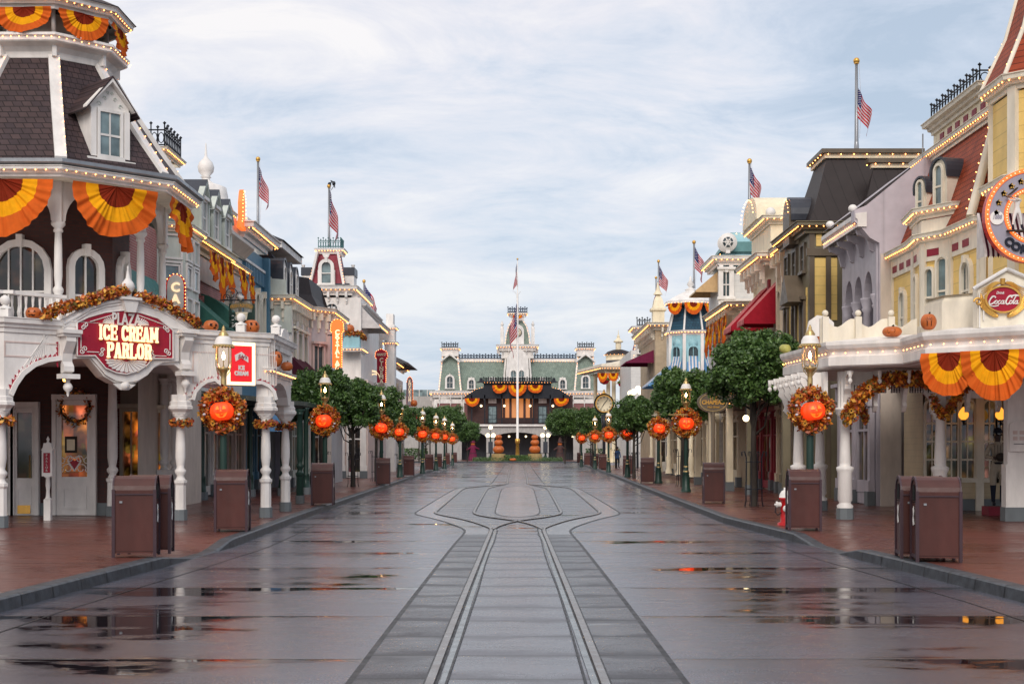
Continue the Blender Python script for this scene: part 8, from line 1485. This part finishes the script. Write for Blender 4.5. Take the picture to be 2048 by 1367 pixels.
for k_, px in enumerate((980, 1092)):
    x = X(px); st = ['left', 'right'][k_]; r = thing('globe_lamp_post', f'dark lamp post with a cluster of lit globes, {st} of the flagpole', 'street lamp', (x, D+4, .13), 'globe lamp posts before the station'); MB('dgreen').lathe((x, D+4, .13), [(.3, 0), (.25, .5), (.12, .8), (.1, 3.2)], 8).build('post', r); mb = MB('iron')
    for dx, dz in ((-.38, 3.55), (.38, 3.55), (0, 4.6)): mb.tube([(x, D+4, 3.1), (x+dx, D+4, 3.2), (x+dx, D+4, dz-.1)], .04, 5); MB('globe').ball((x+dx, D+4, dz), .27, 14).build('globe', r)
    mb.build('arm', r); MB('slate').box(Fr((x, D+3.8), (1, 0)), -.3, .3, 1.2, 2.7, -.15, .15).build('speaker_box', r)
for k_, (px, m1) in enumerate(((946, 'apur'), (1120, 'brickd'))):
    D2 = 205; x = (px-CX)/FL*D2; st = ['left', 'right'][k_]; r = thing('scarecrow', f'seasonal scarecrow figure standing in the {st} station arch', 'scarecrow', (x, D2, .13)); MB(m1).lathe((x, D2, .13), [(.7, 0), (.55, .8), (.38, 1.6), (.42, 2.0), (.2, 2.2)], 10).tube([(x-.9, D2, 1.6), (x-.3, D2, 1.95), (x+.3, D2, 1.95), (x+.9, D2, 1.7)], .13, 6).build('clothes', r); MB('pump').ball((x, D2, 2.45), .33, 16, .85, 8, .1).build('head', r); MB(m1).lathe((x, D2, 2.68), [(.5, 0), (.28, .08), (.2, .5), (.02, .8)], 10).build('hat', r)
# greenhouse roof, hedges and trees closing the gaps beside the station
o = thing('glass_roof', 'low glass and steel roof left of the station', 'building', (-18, 230, .1)); MB('stonew').slab(boxpoly(-34, -13.2, 228, 240), .1, hz(792, 228)).build('wall', o); MB('curt').slab(boxpoly(-34, -13.2, 228, 240), hz(792, 228), hz(779, 228)).build('glazing', o); mb = MB('white')
for i in range(16): mb.box(Fr((0, 228), (1, 0), (0, -1)), -34+i*1.3, -33.9+i*1.3, hz(792, 228), hz(779, 228), .01, .08)
mb.build('glazing_bar', o)
for i, (x0, x1) in enumerate(((-34, -12.5), (9.5, 34))): rnd = random.Random(i); hb = MB('hedge'); leaves(hb, [(rnd.uniform(x0, x1), 197+rnd.gauss(0, .5), .3+rnd.random()*1.5) for _ in range(7000)], .14, rnd); tag(hb.build('hedge', None, None, ((x0+x1)/2, 197, .13)), f'clipped green hedge {["left", "right"][i]} of the station square', 'hedge')
tr(TC, 838, 175, 2.2, 'dark tree beyond the far end of the left shop row', 1.2); tr(TC, 860, 196, 5, 'dark tree against the station left wing', 1.2); tr(TC, 905, 190, 3.9, 'dark tree against the brick of the station left wing', 1.1); tr(TC, 1160, 190, 1.9, 'dark tree against the station right wing', 1.15)
r = thing('distant_block', 'pale low building wall behind the lamps left of the station', 'building', (-22, 205, .1)); MB('stonew').slab(boxpoly(-40, -14, 205, 215), .1, 4.2).build('wall', r); r = thing('distant_block', 'pale low building wall behind the pavilion right of the station', 'building', (22, 205, .1)); MB('stonew').slab(boxpoly(12.5, 44, 205, 215), .1, 4.6).build('wall', r)
